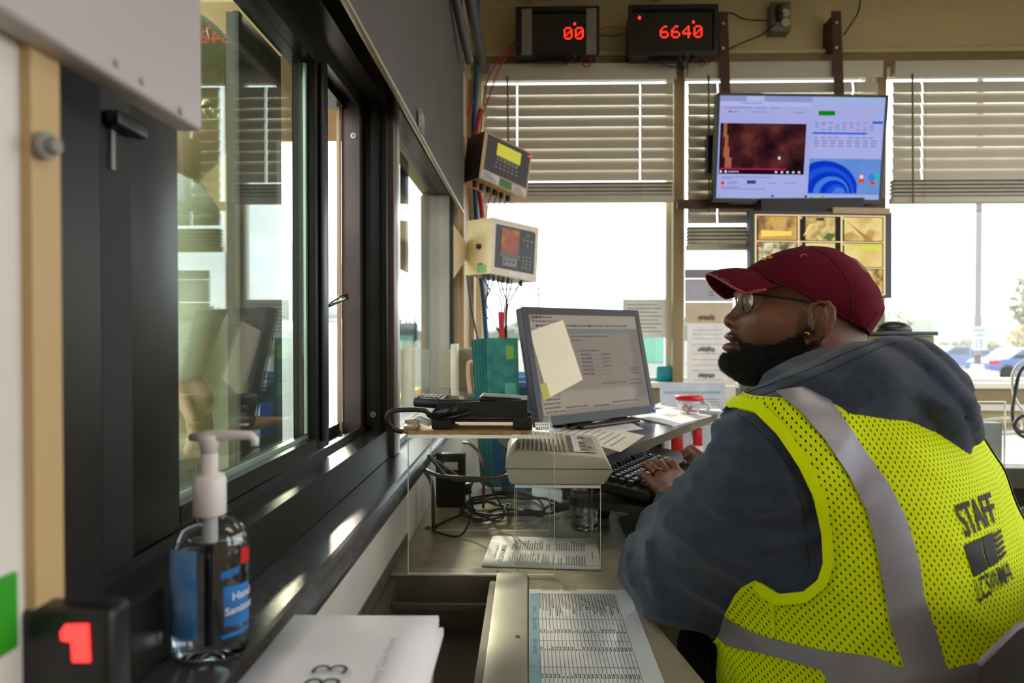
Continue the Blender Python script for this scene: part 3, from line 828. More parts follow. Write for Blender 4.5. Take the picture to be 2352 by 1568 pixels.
# ================================================================== wall television, camera monitor and their mount
YT = 2.95
mt = thing('screen_mount', 'rusty brown steel strap mount carrying the wall television', 'tv mount', P(1800, 470, YB - .04))
M_rust = mat('rusty_steel', '4f3426', .55, .2, var=.25, scale=20)
for (px0, py0, px1, py1) in ((1650, 27, 1664, 470), (1910, 25, 1926, 470)):
    b = MB(); p0 = P(px0, py0, YB - .10); p1 = P(px1, py1, YB - .10); w = .042
    b.add([p0 + Vector((0, dy, 0)) for dy in (0, .006)] + [p0 + Vector((w, dy, 0)) for dy in (0, .006)] + [p1 + Vector((0, dy, 0)) for dy in (0, .006)] + [p1 + Vector((w, dy, 0)) for dy in (0, .006)],
          [(0, 2, 6, 4), (1, 5, 7, 3), (0, 4, 5, 1), (2, 3, 7, 6), (0, 1, 3, 2), (4, 6, 7, 5)], None, False)
    b.box(p0 + Vector((.004, .007, -.16)), p0 + Vector((w - .004, .099, -.02)))
    b.build('vertical_strap', M_rust, mt)
    for dz in (.055, .165):
        q = p0 + Vector((w / 2, -.001, -dz)); MB().cyl(q, q + Vector((0, -.006, 0)), .007, n=8).build('bolt', M_steel, mt)
b = MB(); b.box(P(1556, 458, YB - .104), P(2030, 478, YB - .093)); b.build('cross_bar', M_rust, mt)
b = MB(); b.box(P(1730, 466, YB - .11), P(1985, 484, YB - .22)); b.build('arm_housing', mat('mount_black', '1b1715', .5), mt)
b = MB(); b.box(P(1618, 316, YB - .09), P(1652, 398, YB - .14), bev=.008); b.build('pivot_cover', M_black, mt)

def screen_frame(name, label, TL, TR, BL, BR, depth, bez, body_m, group=None, cat='television'):
    TL, TR, BL, BR = map(Vector, (TL, TR, BL, BR)); u = ((TR - TL) + (BR - BL)) / 2; v = ((TL - BL) + (TR - BR)) / 2
    o = BL; n = u.cross(v).normalized()
    r = thing(name, label, cat, o + u / 2, group)
    U, V = u.normalized(), v.normalized(); W, H = u.length, v.length
    M = Matrix(((U.x, V.x, n.x, o.x), (U.y, V.y, n.y, o.y), (U.z, V.z, n.z, o.z), (0, 0, 0, 1)))
    b = MB(); b.use(body_m)
    b.box((0, 0, -depth), (W, H, -.003), M, bev=.004)
    b.box((0, 0, -.0029), (bez[0], H, .001), M); b.box((W - bez[1], 0, -.0029), (W, H, .001), M)
    b.box((bez[0] + .0001, 0, -.0029), (W - bez[1] - .0001, bez[2], .001), M); b.box((bez[0] + .0001, H - bez[3], -.0029), (W - bez[1] - .0001, H, .001), M)
    b.build('housing', None, r)
    so = o + U * bez[0] + V * bez[2] - n * .0018
    return r, so, U * (W - bez[0] - bez[1]), V * (H - bez[2] - bez[3]), M, W, H

# -- television: tilted forward a little
zt0 = P(1650, 213, YT).z; zb0 = P(1640, 466, YT).z
TL = P(1648, 213, YT); TR = P(2050, 219, YT + .0); BL = P(1638, 463, YT + .05); BR = P(2026, 467, YT + .05)
TR = TL + Vector(((TR.x - TL.x), .03, -.006)); BR = BL + (TR - TL)
tv, so, su, sv, M, W, H = screen_frame('wall_television', 'slim black television high on the wall showing a browser and a video', TL, TR, BL, BR, .045, (.012, .012, .016, .010), M_black)
E = lambda n, c, s=1.0, **k: emit('scr_' + n, c, s * .50, **k)
lav = E('lavender', 'b2b6f2', 1.0); lav2 = E('lavender_dark', '9aa0e0', 1.0); lav3 = E('toolbar', 'bcc6f4'); txt = E('text', '7f84c6'); gre = E('green', '0c8c1e'); blu = E('blue', '2a6ce4')
vid = E('video', '180c14', 1.0, noise=['32161c', '4a2024', '6a3430'], scale=9); skin = E('video_skin', 'b0684c'); red = E('red', 'd01860'); dk = E('dark', '140c18'); drk = E('pill', '3a4a6c')
wp = E('wallpaper', '5a8ae0', 1.0, noise=['6c98e6', '7ba6ea'], scale=3); wb = E('curve_dark', '0c3cd0'); wb2 = E('curve_mid', '2458e8'); wb3 = E('curve_light', '4a86f2'); org = E('orange', 'f0501c'); tea = E('teal', '30c8c0'); wht = E('white', 'eceef8')
sc = MB()
rs_ = [(0, 0, 1, 1, lav), (0, .945, .56, 1, lav2), (.16, .948, .27, .998, lav3), (0, .90, .56, .945, lav3), (.56, .93, 1, 1, E('window_top', 'a8c0f0')),
       (.01, .24, .53, .735, dk)]
rects(sc, so, su, sv, rs_)
rects(sc, so, su, sv, [(.02, .285, .525, .735, vid), (0.012, .283, .42, .296, red), (.015, .06, .56, .235, E('page', 'b4baf6')), (.56, .05, 1, .40, wp), (0, 0, 1, .05, E('task', 'b0bcf0')),
                       (.60, .82, .70, .865, gre), (.57, .64, .90, .658, blu), (.93, .745, .995, .77, blu), (.57, .66, .99, .925, E('pane', 'b4b8f2')), (.57, .415, .99, .635, E('pane2', 'b6bcf4'))], lift=.0003)
rects(sc, so, su, sv, [(.60, .82, .70, .865, gre), (.57, .64, .90, .658, blu), (.93, .745, .995, .77, blu), (.185, .145, .24, .178, drk), (.29, .965, .30, .975, org)], lift=.0005)
# a soft arm of colour at the edge of the video
for a, b_, c_, d_ in ((.03, .60, .05, .735), (.04, .50, .06, .62), (.035, .40, .07, .50), (.045, .30, .085, .40)): rects(sc, so, su, sv, [(a, b_, c_, d_, skin)], lift=.00055)
for k in range(9):
    y = .215 - .0 * k
for yy, x0, x1 in ((.205, .03, .34), (.19, .03, .09), (.155, .07, .13), (.14, .07, .12), (.15, .32, .37), (.15, .42, .48), (.105, .03, .14), (.088, .03, .30), (.925, .13, .26), (.88, .03, .2), (.88, .22, .28), (.88, .31, .36), (.84, .06, .12), (.84, .2, .28), (.84, .45, .52)):
    x = x0
    while x < x1: rects(sc, so, su, sv, [(x, yy, min(x + .012, x1), yy + .009, txt)], lift=.0005); x += .016
rects(sc, so, su, sv, [(.055, .838, .075, .852, red)], lift=.0007)
for j in range(5):
    for k in range(9):
        if (j * 7 + k * 3) % 5: rects(sc, so, su, sv, [(.58 + .042 * k, .68 + .022 * j if j < 4 else .60, .605 + .042 * k, .688 + .022 * j if j < 4 else .61, txt)], lift=.0006)
for j in range(3):
    for k in range(8): rects(sc, so, su, sv, [(.58 + .05 * k, .52 + .025 * j, .612 + .05 * k, .53 + .025 * j, txt)], lift=.0006)
# plain blue folded-ribbon wallpaper
nrm = su.cross(sv).normalized()
for k, (r0, m_) in enumerate(((.25, wb), (.205, wb2), (.165, wb), (.13, wb3), (.10, wb), (.07, wb2), (.045, wb3))):
    cx, cy = .655 + .006 * k, .06; pts = []
    for i in range(25):
        t = math.pi * i / 24
        x = cx + r0 * .85 * math.cos(t) + .01 * k; y = cy + r0 * 1.28 * math.sin(t)
        pts.append(so + su * max(.561, min(.86, x)) + sv * max(.052, min(.398, y)) + nrm * (.0005 + .00008 * k))
    sc.use(m_); sc.add(pts, [list(range(25))], None, False)
for cx, m_, in ((.885, org), (.885, wht), (.965, tea), (.95, wb2)):
    pass
def blob(cx, cy, rx, ry, m_, l, tri_=False):
    n_ = 3 if tri_ else 14
    sc.use(m_); sc.add([so + su * (cx + rx * math.cos(math.pi / 2 + 2 * math.pi * i / n_)) + sv * (cy + ry * math.sin(math.pi / 2 + 2 * math.pi * i / n_)) + nrm * l for i in range(n_)], [list(range(n_))], None, False)
blob(.884, .205, .026, .07, org, .0016, True); blob(.884, .225, .012, .02, wht, .0018); blob(.967, .22, .026, .05, tea, .0016); blob(.945, .215, .020, .045, wb3, .0017); blob(.955, .165, .018, .02, org, .0018)
blob(.036, .15, .012, .02, org, .0014); blob(.345, .025, .009, .015, blu, .0014); blob(.02, .025, .007, .012, tea, .0014)
for k, m_ in enumerate((dk, tea, E('yellow', 'e8c040'), tea)): blob(.55 + .035 * k, .025, .008, .012, m_, .0014)
for k in range(2): blob(.022 + .03 * k, .262, .008, .012, wht, .0014)
for k in range(5): blob(.36 + .035 * k, .262, .008, .011, wht, .0014)
for i in range(8): rects(sc, so, su, sv, [(.07 + .008 * i, .257, .075 + .008 * i, .268, wht)], lift=.0008)
blob(.375, .40, .008, .016, wht, .0014)
sc.build('screen', None, tv)
MB().box((W * .1, -.006, -.04), (W * .9, -.0005, -.01), M).build('speaker_bar', M_black, tv)
b = MB(); b.box((W * .3, H * .3, -.12), (W * .7, H * .7, -.0455), M); b.build('rear_housing', M_black, tv)

# -- camera monitor under it
TL = P(1722, 486, YT - .02); TR = P(2048, 488, YT + .02); BL = P(1722, 682, YT - .02); BR = P(2048, 687, YT + .02)
cm, so, su, sv, M, W, H = screen_frame('camera_monitor', 'camera monitor with a grid of yellowish views under the television', TL, TR, BL, BR, .04, (.022, .026, .012, .014), M_black, cat='monitor')
nrm = su.cross(sv).normalized(); sc = MB()
bd = emit('cctv_border', 'f6dca0', .62); dkk = emit('cctv_dark', '26221e', 1.0)
views = [emit('cctv_%d' % i, c, .58, noise=n_, scale=s_) for i, (c, n_, s_) in enumerate((('8a6c44', ['c8a060', 'd8b468', 'e09840'], 18), ('c8b070', ['e8d088', 'b09858', 'f0dc98'], 14), ('d8b868', ['ecd088', 'f4dc98', 'c8a458'], 10),
        ('6a6450', ['9a9270', 'd8d0a0', 'f0e8c0'], 30), ('e0c480', ['f2dc9c', 'f8e8b0'], 8), ('e8c878', ['f2d890', 'f6e0a0'], 7), ('c8a45c', ['e8c47c', 'a88850'], 12), ('c09c5c', ['e4c070', 'a8844c'], 12), ('e2be74', ['f0d08a', '8a6c38'], 14)))]
rects(sc, so, su, sv, [(0, 0, 1, 1, bd)])
for r_ in range(3):
    for c_ in range(3):
        x0 = .015 + c_ * .328; y0 = .02 + (2 - r_) * .326
        rects(sc, so, su, sv, [(x0, y0, x0 + .313, y0 + .312, dkk)], lift=.0003)
        rects(sc, so, su, sv, [(x0 + (.012 if c_ != 1 else .045), y0 + .01, x0 + (.305 if c_ != 1 else .27), y0 + .302, views[r_ * 3 + c_])], lift=.0005)
        rects(sc, so, su, sv, [(x0 + .003, y0 + .275, x0 + .016, y0 + .302, emit('cctv_dot', 'e83020' if c_ == 0 else 'f0d080', 1) if c_ == 0 else bd)], lift=.0008)
def strip(pts, m_, l=.0009):
    sc.use(m_); sc.add([so + su * a + sv * b + nrm * l for a, b in pts], [list(range(len(pts)))], None, False)
strip([(.05, .72), (.28, .74), (.28, .79), (.05, .80)], emit('cctv_yel', 'e0b050', 1)); strip([(.42, .88), (.44, .88), (.38, .74), (.37, .74)], emit('cctv_yel', 'e0b050', 1))
strip([(.52, .70), (.58, .68), (.62, .76), (.56, .78)], emit('cctv_grn', '4a5838', 1)); strip([(.47, .93), (.53, .93), (.53, .96), (.47, .96)], dkk)
for k in range(5): strip([(.70 + .014 * k, .93 - .02 * k), (.705 + .014 * k, .93 - .02 * k), (.86 + .012 * k, .69), (.85 + .012 * k, .69)], emit('cctv_brn', '8a6a34', 1))
strip([(.70, .60), (.97, .57), (.97, .62), (.85, .62)], emit('cctv_grass', 'a8b83c', 1))
sc.build('screen', None, cm)
MB().box((W * .58, H * .98, -.02), (W * .985, H * 1.05, .006), M).build('top_cover', mat('tan_plastic', 'b09a78', .5), cm)
b = MB(); b.box((W * .4, H * .4, -.16), (W * .6, H * .9, -.0405), M); b.build('mount_arm', M_black, cm)

# ================================================================== weight indicators on brackets in the corner
def indicator(label, TL, TR, BL, depth_v, body, face, side_m):
    TL, TR, BL = Vector(TL), Vector(TR), Vector(BL); u = TR - TL; v = TL - BL
    v = v - u.normalized() * v.dot(u.normalized()) * 0
    n = u.cross(v).normalized()
    r = thing('weight_indicator', label, 'scale indicator', BL + u / 2 - n * .06)
    o = BL; d = Vector(depth_v)
    b = MB(); b.use(body); q = [o, o + u, o + u + v, o + v]; k = [p + d for p in q]
    b.add(q + k, [(0, 1, 2, 3)], None, False)
    b.add(q + k, [(3, 2, 6, 7), (1, 5, 6, 2), (4, 7, 6, 5), (0, 4, 5, 1)], None, False)
    b.use(side_m); b.add(q + k, [(0, 3, 7, 4)], None, False)
    b.build('enclosure', None, r)
    return r, o, u, v, n, d
# upper: black box with a tan-edged face
yi = 2.62
TLp, TRp, BLp = P(1114, 300, yi - .03), P(1222, 352, yi + .06), P(1100, 408, yi - .04)
M_tanf = mat('tan_face', 'd8b483', .45, var=.08, scale=30); M_blk = mat('indicator_black', '1c2024', .45)
r, o, u, v, n, d = indicator('black weight indicator with a yellow readout, higher of the two on the corner brackets', TLp, TRp, BLp, Vector((-.075, .10, .0)), M_tanf, None, M_blk)
f = MB()
fk = mat('indicator_face', '2b2a2b', .35); yl = emit('lcd_yellow', 'cfc94a', .55); kk = mat('key_pale', '8c8a88', .5)
rects(f, o, u, v, [(.07, .22, .97, .97, fk)], .001)
rects(f, o, u, v, [(.28, .62, .78, .88, yl), (.30, .52, .74, .60, M_grey)], .002)
for i in range(6):
    for j in range(2): rects(f, o, u, v, [(.28 + .085 * i, .36 + .08 * j, .325 + .085 * i, .40 + .08 * j, kk)], .002)
for i in range(5): rects(f, o, u, v, [(.33 + .08 * i, .54, .37 + .08 * i, .58, fk)], .0025)
rects(f, o, u, v, [(.04, .03, .40, .2, M_paper), (.42, .03, .66, .19, mat('label_green', '3d8a4c', .5)), (.68, .03, .97, .17, M_paper)], .0015)
for i in range(3): rects(f, o, u, v, [(.07, .06 + .045 * i, .34 - .05 * i, .075 + .045 * i, M_ink), (.71, .05 + .04 * i, .93 - .03 * i, .062 + .04 * i, M_ink)], .0022)
f.build('keypad_face', None, r)
f = MB(); q = o + u * .94 + v * .90 + n * .002; f.lathe([(.006, 0), (.004, .002), (0.00001, .003)], q, n=12, M=None); f.build('indicator_lamp', M_led, r)
for i in range(6):
    q = o + u * (.06 + .14 * i) + d * .4 - Vector((0, 0, .022)); MB().cyl(q, q + Vector((0, 0, .022)), .009, n=12).build('cable_gland', M_black, r)
bk = MB(); e = o + d + v * .4; w_ = Vector((XL + .001, e.y + .02, e.z))
bk.add([w_ + Vector((0, -.05, .10)), w_ + Vector((0, -.05, -.11)), e + Vector((-.002, 0, -.05)), e + Vector((-.002, 0, .06)), w_ + Vector((0, -.045, .10)), w_ + Vector((0, -.045, -.11)), e + Vector((-.002, .005, -.05)), e + Vector((-.002, .005, .06))],
       [(0, 1, 2, 3), (4, 7, 6, 5), (0, 3, 7, 4), (1, 5, 6, 2), (0, 4, 5, 1), (2, 6, 7, 3)], None, False)
bk.build('wall_bracket', M_blk, r)
# lower: stainless box
yi = 2.50
TLp, TRp, BLp = P(1132, 499, yi - .03), P(1238, 523, yi + .055), P(1126, 628, yi - .03)
M_ss = mat('stainless', 'b5a893', .35, .35, var=.08, scale=20); M_ss_sunlit = mat('stainless_sunlit', 'e4cf9c', .4, .2, var=.08, scale=20)  # side face: the same steel with warm sunlight painted into its colour
r, o, u, v, n, d = indicator('stainless weight indicator with an orange readout, lower of the two on the corner brackets', TLp, TRp, BLp, Vector((-.098, .075, 0)), M_ss, None, M_ss_sunlit)
f = MB(); rects(f, o, u, v, [(.08, .13, .93, .90, fk)], .001)
rects(f, o, u, v, [(.2, .42, .58, .86, emit('lcd_orange', 'b07858', .5, noise=['a06a68', 'c08448'], scale=30)), (.19, .34, .6, .41, M_grey), (.24, .19, .55, .33, M_grey)], .002)
for i in range(3):
    for j in range(4): rects(f, o, u, v, [(.66 + .075 * i, .2 + .065 * j, .70 + .075 * i, .235 + .065 * j, kk)], .002)
for a, b_ in ((.76, .8), (.68, .71), (.84, .71), (.76, .62), (.76, .71)): rects(f, o, u, v, [(a - .02, b_ - .02, a + .025, b_ + .02, M_grey)], .002)
for i in range(6): rects(f, o, u, v, [(.21 + .065 * i, .36, .25 + .065 * i, .39, fk)], .0026)
for i in range(3): rects(f, o, u, v, [(.27 + .09 * i, .26, .32 + .09 * i, .29, fk)], .0026)
rects(f, o, u, v, [(.38, .03, .64, .11, M_paper)], .0015)
f.build('keypad_face', None, r)
f = MB(); q = o + u * .93 + v * .88 + n * .002; f.lathe([(.005, 0), (.0035, .002), (0.00001, .003)], q, n=12); f.build('indicator_lamp', M_led, r)
f = MB(); sd = o + d * .35 + v * .05 - u.normalized() * .0008; rects(f, o + d, -d, v, [(.48, .03, .84, .17, mat('label_green2', '8fb97c', .5)), (.5, .17, .7, .2, mat('label_blue', '3a5aa0', .5))], .001); f.build('side_label', None, r)
f = MB(); q = o + d * .45 + v * .5 - u.normalized() * .001; f.cyl(q, q - u.normalized() * .012, .010, n=10); f.build('bracket_knob', M_black, r)
for i in range(7):
    if i == 6: t = .86
    else: t = .05 + .105 * i
    q = o + u * t + d * .35 - Vector((0, 0, .018)); MB().cyl(q, q + Vector((0, 0, .018)), .0065, n=10).build('cable_gland', M_black, r)
bk = MB(); e = o + d + v * .45; w_ = Vector((XL + .0005, e.y - .02, e.z))
bk.add([w_ + Vector((0, -.09, .08)), w_ + Vector((0, -.09, -.11)), e + Vector((0, 0, -.03)), e + Vector((0, 0, .03)), w_ + Vector((0, -.085, .08)), w_ + Vector((0, -.085, -.11)), e + Vector((0, .005, -.03)), e + Vector((0, .005, .03))],
       [(0, 1, 2, 3), (4, 7, 6, 5), (0, 3, 7, 4), (1, 5, 6, 2), (0, 4, 5, 1), (2, 6, 7, 3)], None, False)
bk.build('wall_bracket', mat('bracket_cream', 'dcc69a', .5), r)
# cables below each indicator
for k, (xa, xb, m_) in enumerate(((1124, 1118, M_cr), (1138, 1130, M_ck), (1150, 1142, M_cr), (1164, 1152, M_ck), (1174, 1176, M_cw))):
    cord('cable', [P(xa + 6, 438 + 3 * k, 2.68), P((xa + xb) / 2, 470, 2.70), P(xb, 500, 2.72)], .0022, m_,
         ['red cable, first from the wall, between the two weight indicators', 'dark cable, second from the wall, between the two weight indicators', 'red cable, third from the wall, between the two weight indicators',
          'dark cable, fourth from the wall, between the two weight indicators', 'pale cable hanging from the upper weight indicator'][k], n=6)
low = [(1112, 1150, 690, M_ck), (1122, 1118, 700, M_cr), (1133, 1112, 715, M_ck), (1143, 1158, 700, M_cr), (1150, 1165, 705, M_ck), (1164, 1162, 700, M_cr), (1176, 1164, 700, M_ck), (1196, 1166, 706, M_ck)]
nm = ['first', 'second', 'third', 'fourth', 'fifth', 'sixth', 'seventh', 'last']
for k, (xa, xb, yb_, m_) in enumerate(low):
    cord('cable', [P(xa, 642, 2.55), P(xa * .6 + xb * .4, 668, 2.57), P(xb, yb_, 2.6), P(1150 + 2 * k, 780, 2.62), P(1148 + 3 * k, 880, 2.64), Vector((-.08 + .006 * k, 2.66, ZT + .003))], .0026, m_,
         '%s %s cable from the wall, under the stainless weight indicator' % (nm[k], 'red' if m_ is M_cr else 'black'), n=6)
cord('cable_bundle', [P(1150, 716, 2.6), P(1152, 760, 2.61), P(1153, 830, 2.62), Vector((-.09, 2.63, ZT + .012))], .011, M_cr, 'taped red cable bundle dropping to the counter behind the brochures', 'cable')

# grey wall box, with a paper bag clip beside it
q0, q1 = P(1012, 796, 2.45), P(1085, 900, 2.5)
r = thing('junction_box', 'pale grey-green junction box standing on the sill by the corner', 'junction box', (q0.x, 2.5, Z(-.264)))
b = MB(); b.box((XL + .002, 2.44, Z(-.264)), (q1.x + .018, 2.56, P(1040, 800, 2.44).z), bev=.004); b.build('housing', mat('box_green', 'a39c83', .55), r)
b = MB(); b.box((q0.x - .0, 2.415, P(1040, 893, 2.41).z), (q1.x + .012, 2.4395, P(1040, 802, 2.41).z), bev=.003); b.build('cover', mat('box_green2', '938c74', .5), r)
b = MB(); b.box((XL + .0021, 2.33, Z(-.264)), (XL + .022, 2.4145, P(1020, 790, 2.33).z), bev=.003); b.build('side_plate', mat('cream_plate', 'dcd4bc', .5), r)
one(MB().tube(spline([P(1080, 905, 2.36), P(1075, 860, 2.36), P(1078, 832, 2.36), P(1098, 832, 2.36), P(1122, 826, 2.38), P(1128, 805, 2.4)], 6), .007), 'cable_strap', mat('peach_rubber', 'dcb48c', .5), 'peach rubber strap hooked round the junction box', 'strap')
# ================================================================== things on the counter
M_acr = pane('clear_acrylic', 'fbfcfb', 1.49, gain=.35, base=.0)
M_acre = mat('acrylic_edge_light', 'fffaf0', .3)  # near-white colour stands for light gathered in the clear edges

def riser(label, x0, x1, y0, y1, ztop, t=.0055):
    r = thing('acrylic_riser', label, 'acrylic stand', ((x0 + x1) / 2, (y0 + y1) / 2, ZT))
    zb = ZT + (.0045 if y0 < RY + .02 else .0004)
    b = MB(); b.box((x0, y0, ztop - t), (x1, y1, ztop), bev=0); b.build('top_plate', M_acr, r)
    for ya, nm in ((y0, 'front_panel'), (y1 - t, 'rear_panel')):
        z_ = zb if ya < RY + .03 else ZT + .0004
        b = MB(); b.box((x0, ya, z_), (x1, ya + t, ztop - t - .0002)); b.build(nm, M_acr, r)
        e = MB(); k = .0009     # white strips paint in the light caught along the sawn edges
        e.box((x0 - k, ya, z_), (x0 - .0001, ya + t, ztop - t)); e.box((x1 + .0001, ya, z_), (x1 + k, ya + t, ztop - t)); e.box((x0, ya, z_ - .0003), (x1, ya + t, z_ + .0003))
        e.build('edge_light_strip', M_acre, r)
    e = MB(); e.box((x0, y0 - .0006, ztop - t), (x1, y0 - .0001, ztop)); e.box((x1 + .0001, y0, ztop - t), (x1 + .0006, y1, ztop)); e.box((x0 - .0006, y0, ztop - t), (x0 - .0001, y1, ztop)); e.build('edge_light_strip', M_acre, r)
    return r
z1 = Z(-.176); z2 = Z(-.272)
riser('tall clear acrylic riser carrying the card terminal', -.207, .043, 1.162, 1.44, z1)
riser('short clear acrylic riser carrying the intercom', -.025, .127, 1.212, 1.385, z2)

# board and card terminal
bd_ = MB(); bm_ = bmesh.new(); pts = []
bx0, bx1, by0, by1 = -.222, .006, 1.166, 1.36
for cx, cy, a0_ in ((bx1 - .02, by0 + .02, -90), (bx1 - .02, by1 - .02, 0), (bx0 + .02, by1 - .02, 90), (bx0 + .02, by0 + .02, 180)):
    for i in range(6): a = math.radians(a0_ + 18 * i); pts.append((cx + .02 * math.cos(a), cy + .02 * math.sin(a)))
bd_.prism(pts, z1 + .0002, z1 + .0055)
one(bd_, 'hardboard_sheet', mat('particle_board', 'a87a4c', .6, var=.3, scale=90, bump=.3), 'thin brown board with rounded corners under the card terminal', 'board')
zb_ = z1 + .006
tm = thing('card_terminal', 'black handheld card terminal lying in its cradle on the brown board', 'card reader', (-.09, 1.24, zb_))
b = MB(); b.use(M_black2)
bx, by_, tz = -.168, 1.185, zb_
b.add([(bx, by_, tz + .013), (bx + .165, by_, tz + .013), (bx + .165, by_, tz + .052), (bx + .012, by_, tz + .046), (bx, by_, tz + .032)] + [(bx, by_ + .085, tz + .013), (bx + .165, by_ + .085, tz + .013), (bx + .165, by_ + .085, tz + .052), (bx + .012, by_ + .085, tz + .046), (bx, by_ + .085, tz + .032)],
      [(0, 1, 2, 3, 4), (9, 8, 7, 6, 5), (0, 5, 6, 1), (1, 6, 7, 2), (2, 7, 8, 3), (3, 8, 9, 4), (4, 9, 5, 0)], None, False)
b.build('cradle', None, tm)
for fx_ in (bx - .002, bx + .14):
    for f0, f1 in ((-.004, .02), (.065, .09)): b = MB(); b.box((fx_, by_ + f0, tz), (fx_ + .034, by_ + f1, tz + .022), bev=.004); b.build('cradle_foot', M_black2, tm)
Mt = Matrix.Translation((bx - .035, by_ + .005, tz + .052)) @ Matrix.Rotation(math.radians(3.5), 4, 'Y')
b = MB(); b.box((0, 0, -.014), (.19, .075, .003), Mt, bev=.005); b.build('terminal_body', M_black, tm)
b = MB(); b.box((.052, .008, .0031), (.115, .066, .0042), Mt); b.build('terminal_screen', mat('screen_glass', '3c3f42', .08), tm)
b = MB(); b.box((.115, .0, .0031), (.192, .075, .013), Mt, bev=.006); b.build('paper_cover', M_black, tm)
b = MB(); b.use(mat('key_dark', '3a3a3c', .5))
for i in range(5):
    for j in range(4): b.box((.006 + .008 * i, .01 + .015 * j, .0031), (.012 + .008 * i, .021 + .015 * j, .0048), Mt)
b.build('keypad', None, tm)
b = MB(); b.use(M_black); b.tube([(bx - .004, by_ - .008, tz + .024), (bx + .03, by_ - .012, tz + .033), (bx + .045, by_ - .012, tz + .036)], .006); b.tube([(bx + .01, by_ - .010, tz + .018), (bx + .05, by_ - .012, tz + .026), (bx + .066, by_ - .012, tz + .031)], .0025); b.build('latch_clip', None, tm)
b = MB(); b.tube([(bx + .02, by_ - .0005, tz + .020), (bx + .14, by_ - .0005, tz + .020)], .003, n=6); b.build('grip_rib', mat('grip', '2a2a2a', .3), tm)
cord('cable', [(bx - .004, by_ - .008, tz + .024), P(975, 943, 1.17), P(930, 941, 1.16), P(896, 946, 1.15), P(890, 965, 1.15), P(905, 985, 1.155), P(925, 992, 1.159), P(938, 1010, 1.148), P(960, 1060, 1.145)][:7], .0042, M_ck, 'black cable looping off the card terminal past the brown board')
b = MB(); q = Vector((-.205, 1.19, zb_))
b.use(mat('foil', 'd8cdb4', .25, .5)); b.lathe([(.012, 0), (.016, .006), (.012, .010), (.013, .016), (.004, .018)], q, n=9, smooth=False)
b.use(M_paper); b.sheet(q + Vector((-.002, 0, .014)), (.03, .004, -.012), (.012, .012, .008), .0005, .004, 4); b.use(mat('blue_print', '5466b4', .5)); b.box(q + Vector((.004, -.003, .011)), q + Vector((.012, -.0025, .016)))
one(b, 'foil_wrapper', None, 'crumpled foil and paper wrapper beside the card terminal', 'wrapper')
b = MB(); q = Vector((.012, 1.22, z1 + .0003)); b.use(M_paper); b.box(q, q + Vector((.028, .10, .0004)))
for i in range(6): rects(b, q + Vector((.004 + .004 * i, .01, .0004)), (0, .03, 0), (-.002, 0, 0), [(0, 0, 1, 1, M_ink)]); rects(b, q + Vector((.004 + .004 * i, .055, .0004)), (0, .03, 0), (-.002, 0, 0), [(0, 0, 1, 1, M_ink)])
one(b, 'label_sticker', None, 'printed white label on the clear riser behind the brown board', 'label')

# intercom
M_ic = mat('intercom_plastic', 'c9c1b0', .45, var=.03, scale=12)
ic = thing('desk_intercom', 'beige desktop intercom with slotted speaker on the short riser', 'intercom', (.05, 1.3, z2))
ang = math.radians(-8)
Mi = Matrix.Translation((-.035, 1.212, z2 + .0005)) @ Matrix.Rotation(ang * 0, 4, 'Z')
L, Dp = .178, .165
pr = [(-.0, .004), (.004, 0), (L - .01, -.0), (L + .004, .020), (L + .006, .026), (L - .006, .047), (L - .02, .050), (.012, .059), (0, .05), (-.008, .032), (-.006, .026)]
pr = [(x, z) for x, z in pr]
b = MB(); b.use(M_ic); n = len(pr)
def icp(x, z, f): return (x, f * Dp, z + (.014 * f if z > .03 else 0))
vs = [icp(x, z, 0) for x, z in pr] + [icp(x, z, 1) for x, z in pr]
bmq = bmesh.new(); vv = [bmq.verts.new(v) for v in vs]
bmq.faces.new(vv[:n]); bmq.faces.new(vv[n:][::-1])
for i in range(n): bmq.faces.new((vv[i], vv[n + i], vv[n + (i + 1) % n], vv[(i + 1) % n]))
bmesh.ops.recalc_face_normals(bmq, faces=bmq.faces[:])
bmesh.ops.bevel(bmq, geom=bmq.edges[:], offset=.0025, segments=2, profile=.5, affect='EDGES')
b.bm(bmq, Mi, True); b.build('housing', None, ic)
b = MB(); b.box((-.0062, -.0008, .0275), (L + .004, .001, .0285), Mi); b.build('seam', M_black, ic)
def tp(x, f): # a point on the sloping top
    t = (x - .012) / (L - .032); return Mi @ Vector((x, f * Dp, .0595 - .009 * t + .014 * f))
b = MB(); b.use(M_black)
for i in range(11):
    x = .016 + .0082 * i
    a_, b2 = tp(x, .12), tp(x, .62); c_, d_ = tp(x + .0034, .62), tp(x + .0034, .12)
    b.add([a_ + Vector((0, 0, .0009)), d_ + Vector((0, 0, .0009)), c_ + Vector((0, 0, .0009)), b2 + Vector((0, 0, .0009))], [(0, 1, 2, 3)], None, False)
b.build('speaker_slots', None, ic)
b = MB()
for i in range(11):
    x = .0198 + .0082 * i; b.tube([tp(x, .08) + Vector((0, 0, .001)), tp(x, .95) + Vector((0, 0, .001))], .0018, n=6)
b.build('speaker_ribs', M_ic, ic)
b = MB(); o_ = tp(.108, .12) + Vector((0, 0, .001)); u_ = tp(.158, .12) - tp(.108, .12); v_ = tp(.108, .85) - tp(.108, .12)
rects(b, o_, u_, v_, [(0, 0, .16, 1, mat('ic_brown', '4a3c40', .4)), (.17, 0, .6, 1, M_paper), (.6, 0, 1, .95, mat('ic_grey', '9a9a90', .4))])
b.build('label_panel', None, ic)
for k in range(4):
    q = o_ + u_ * .42 + v_ * (.08 + .2 * k + (.12 if k == 3 else 0)); b = MB(); b.box(q, q + Vector((.012, .014, .004)), bev=.0012); b.build('push_button', mat('ic_btn', 'a89c80', .5), ic)
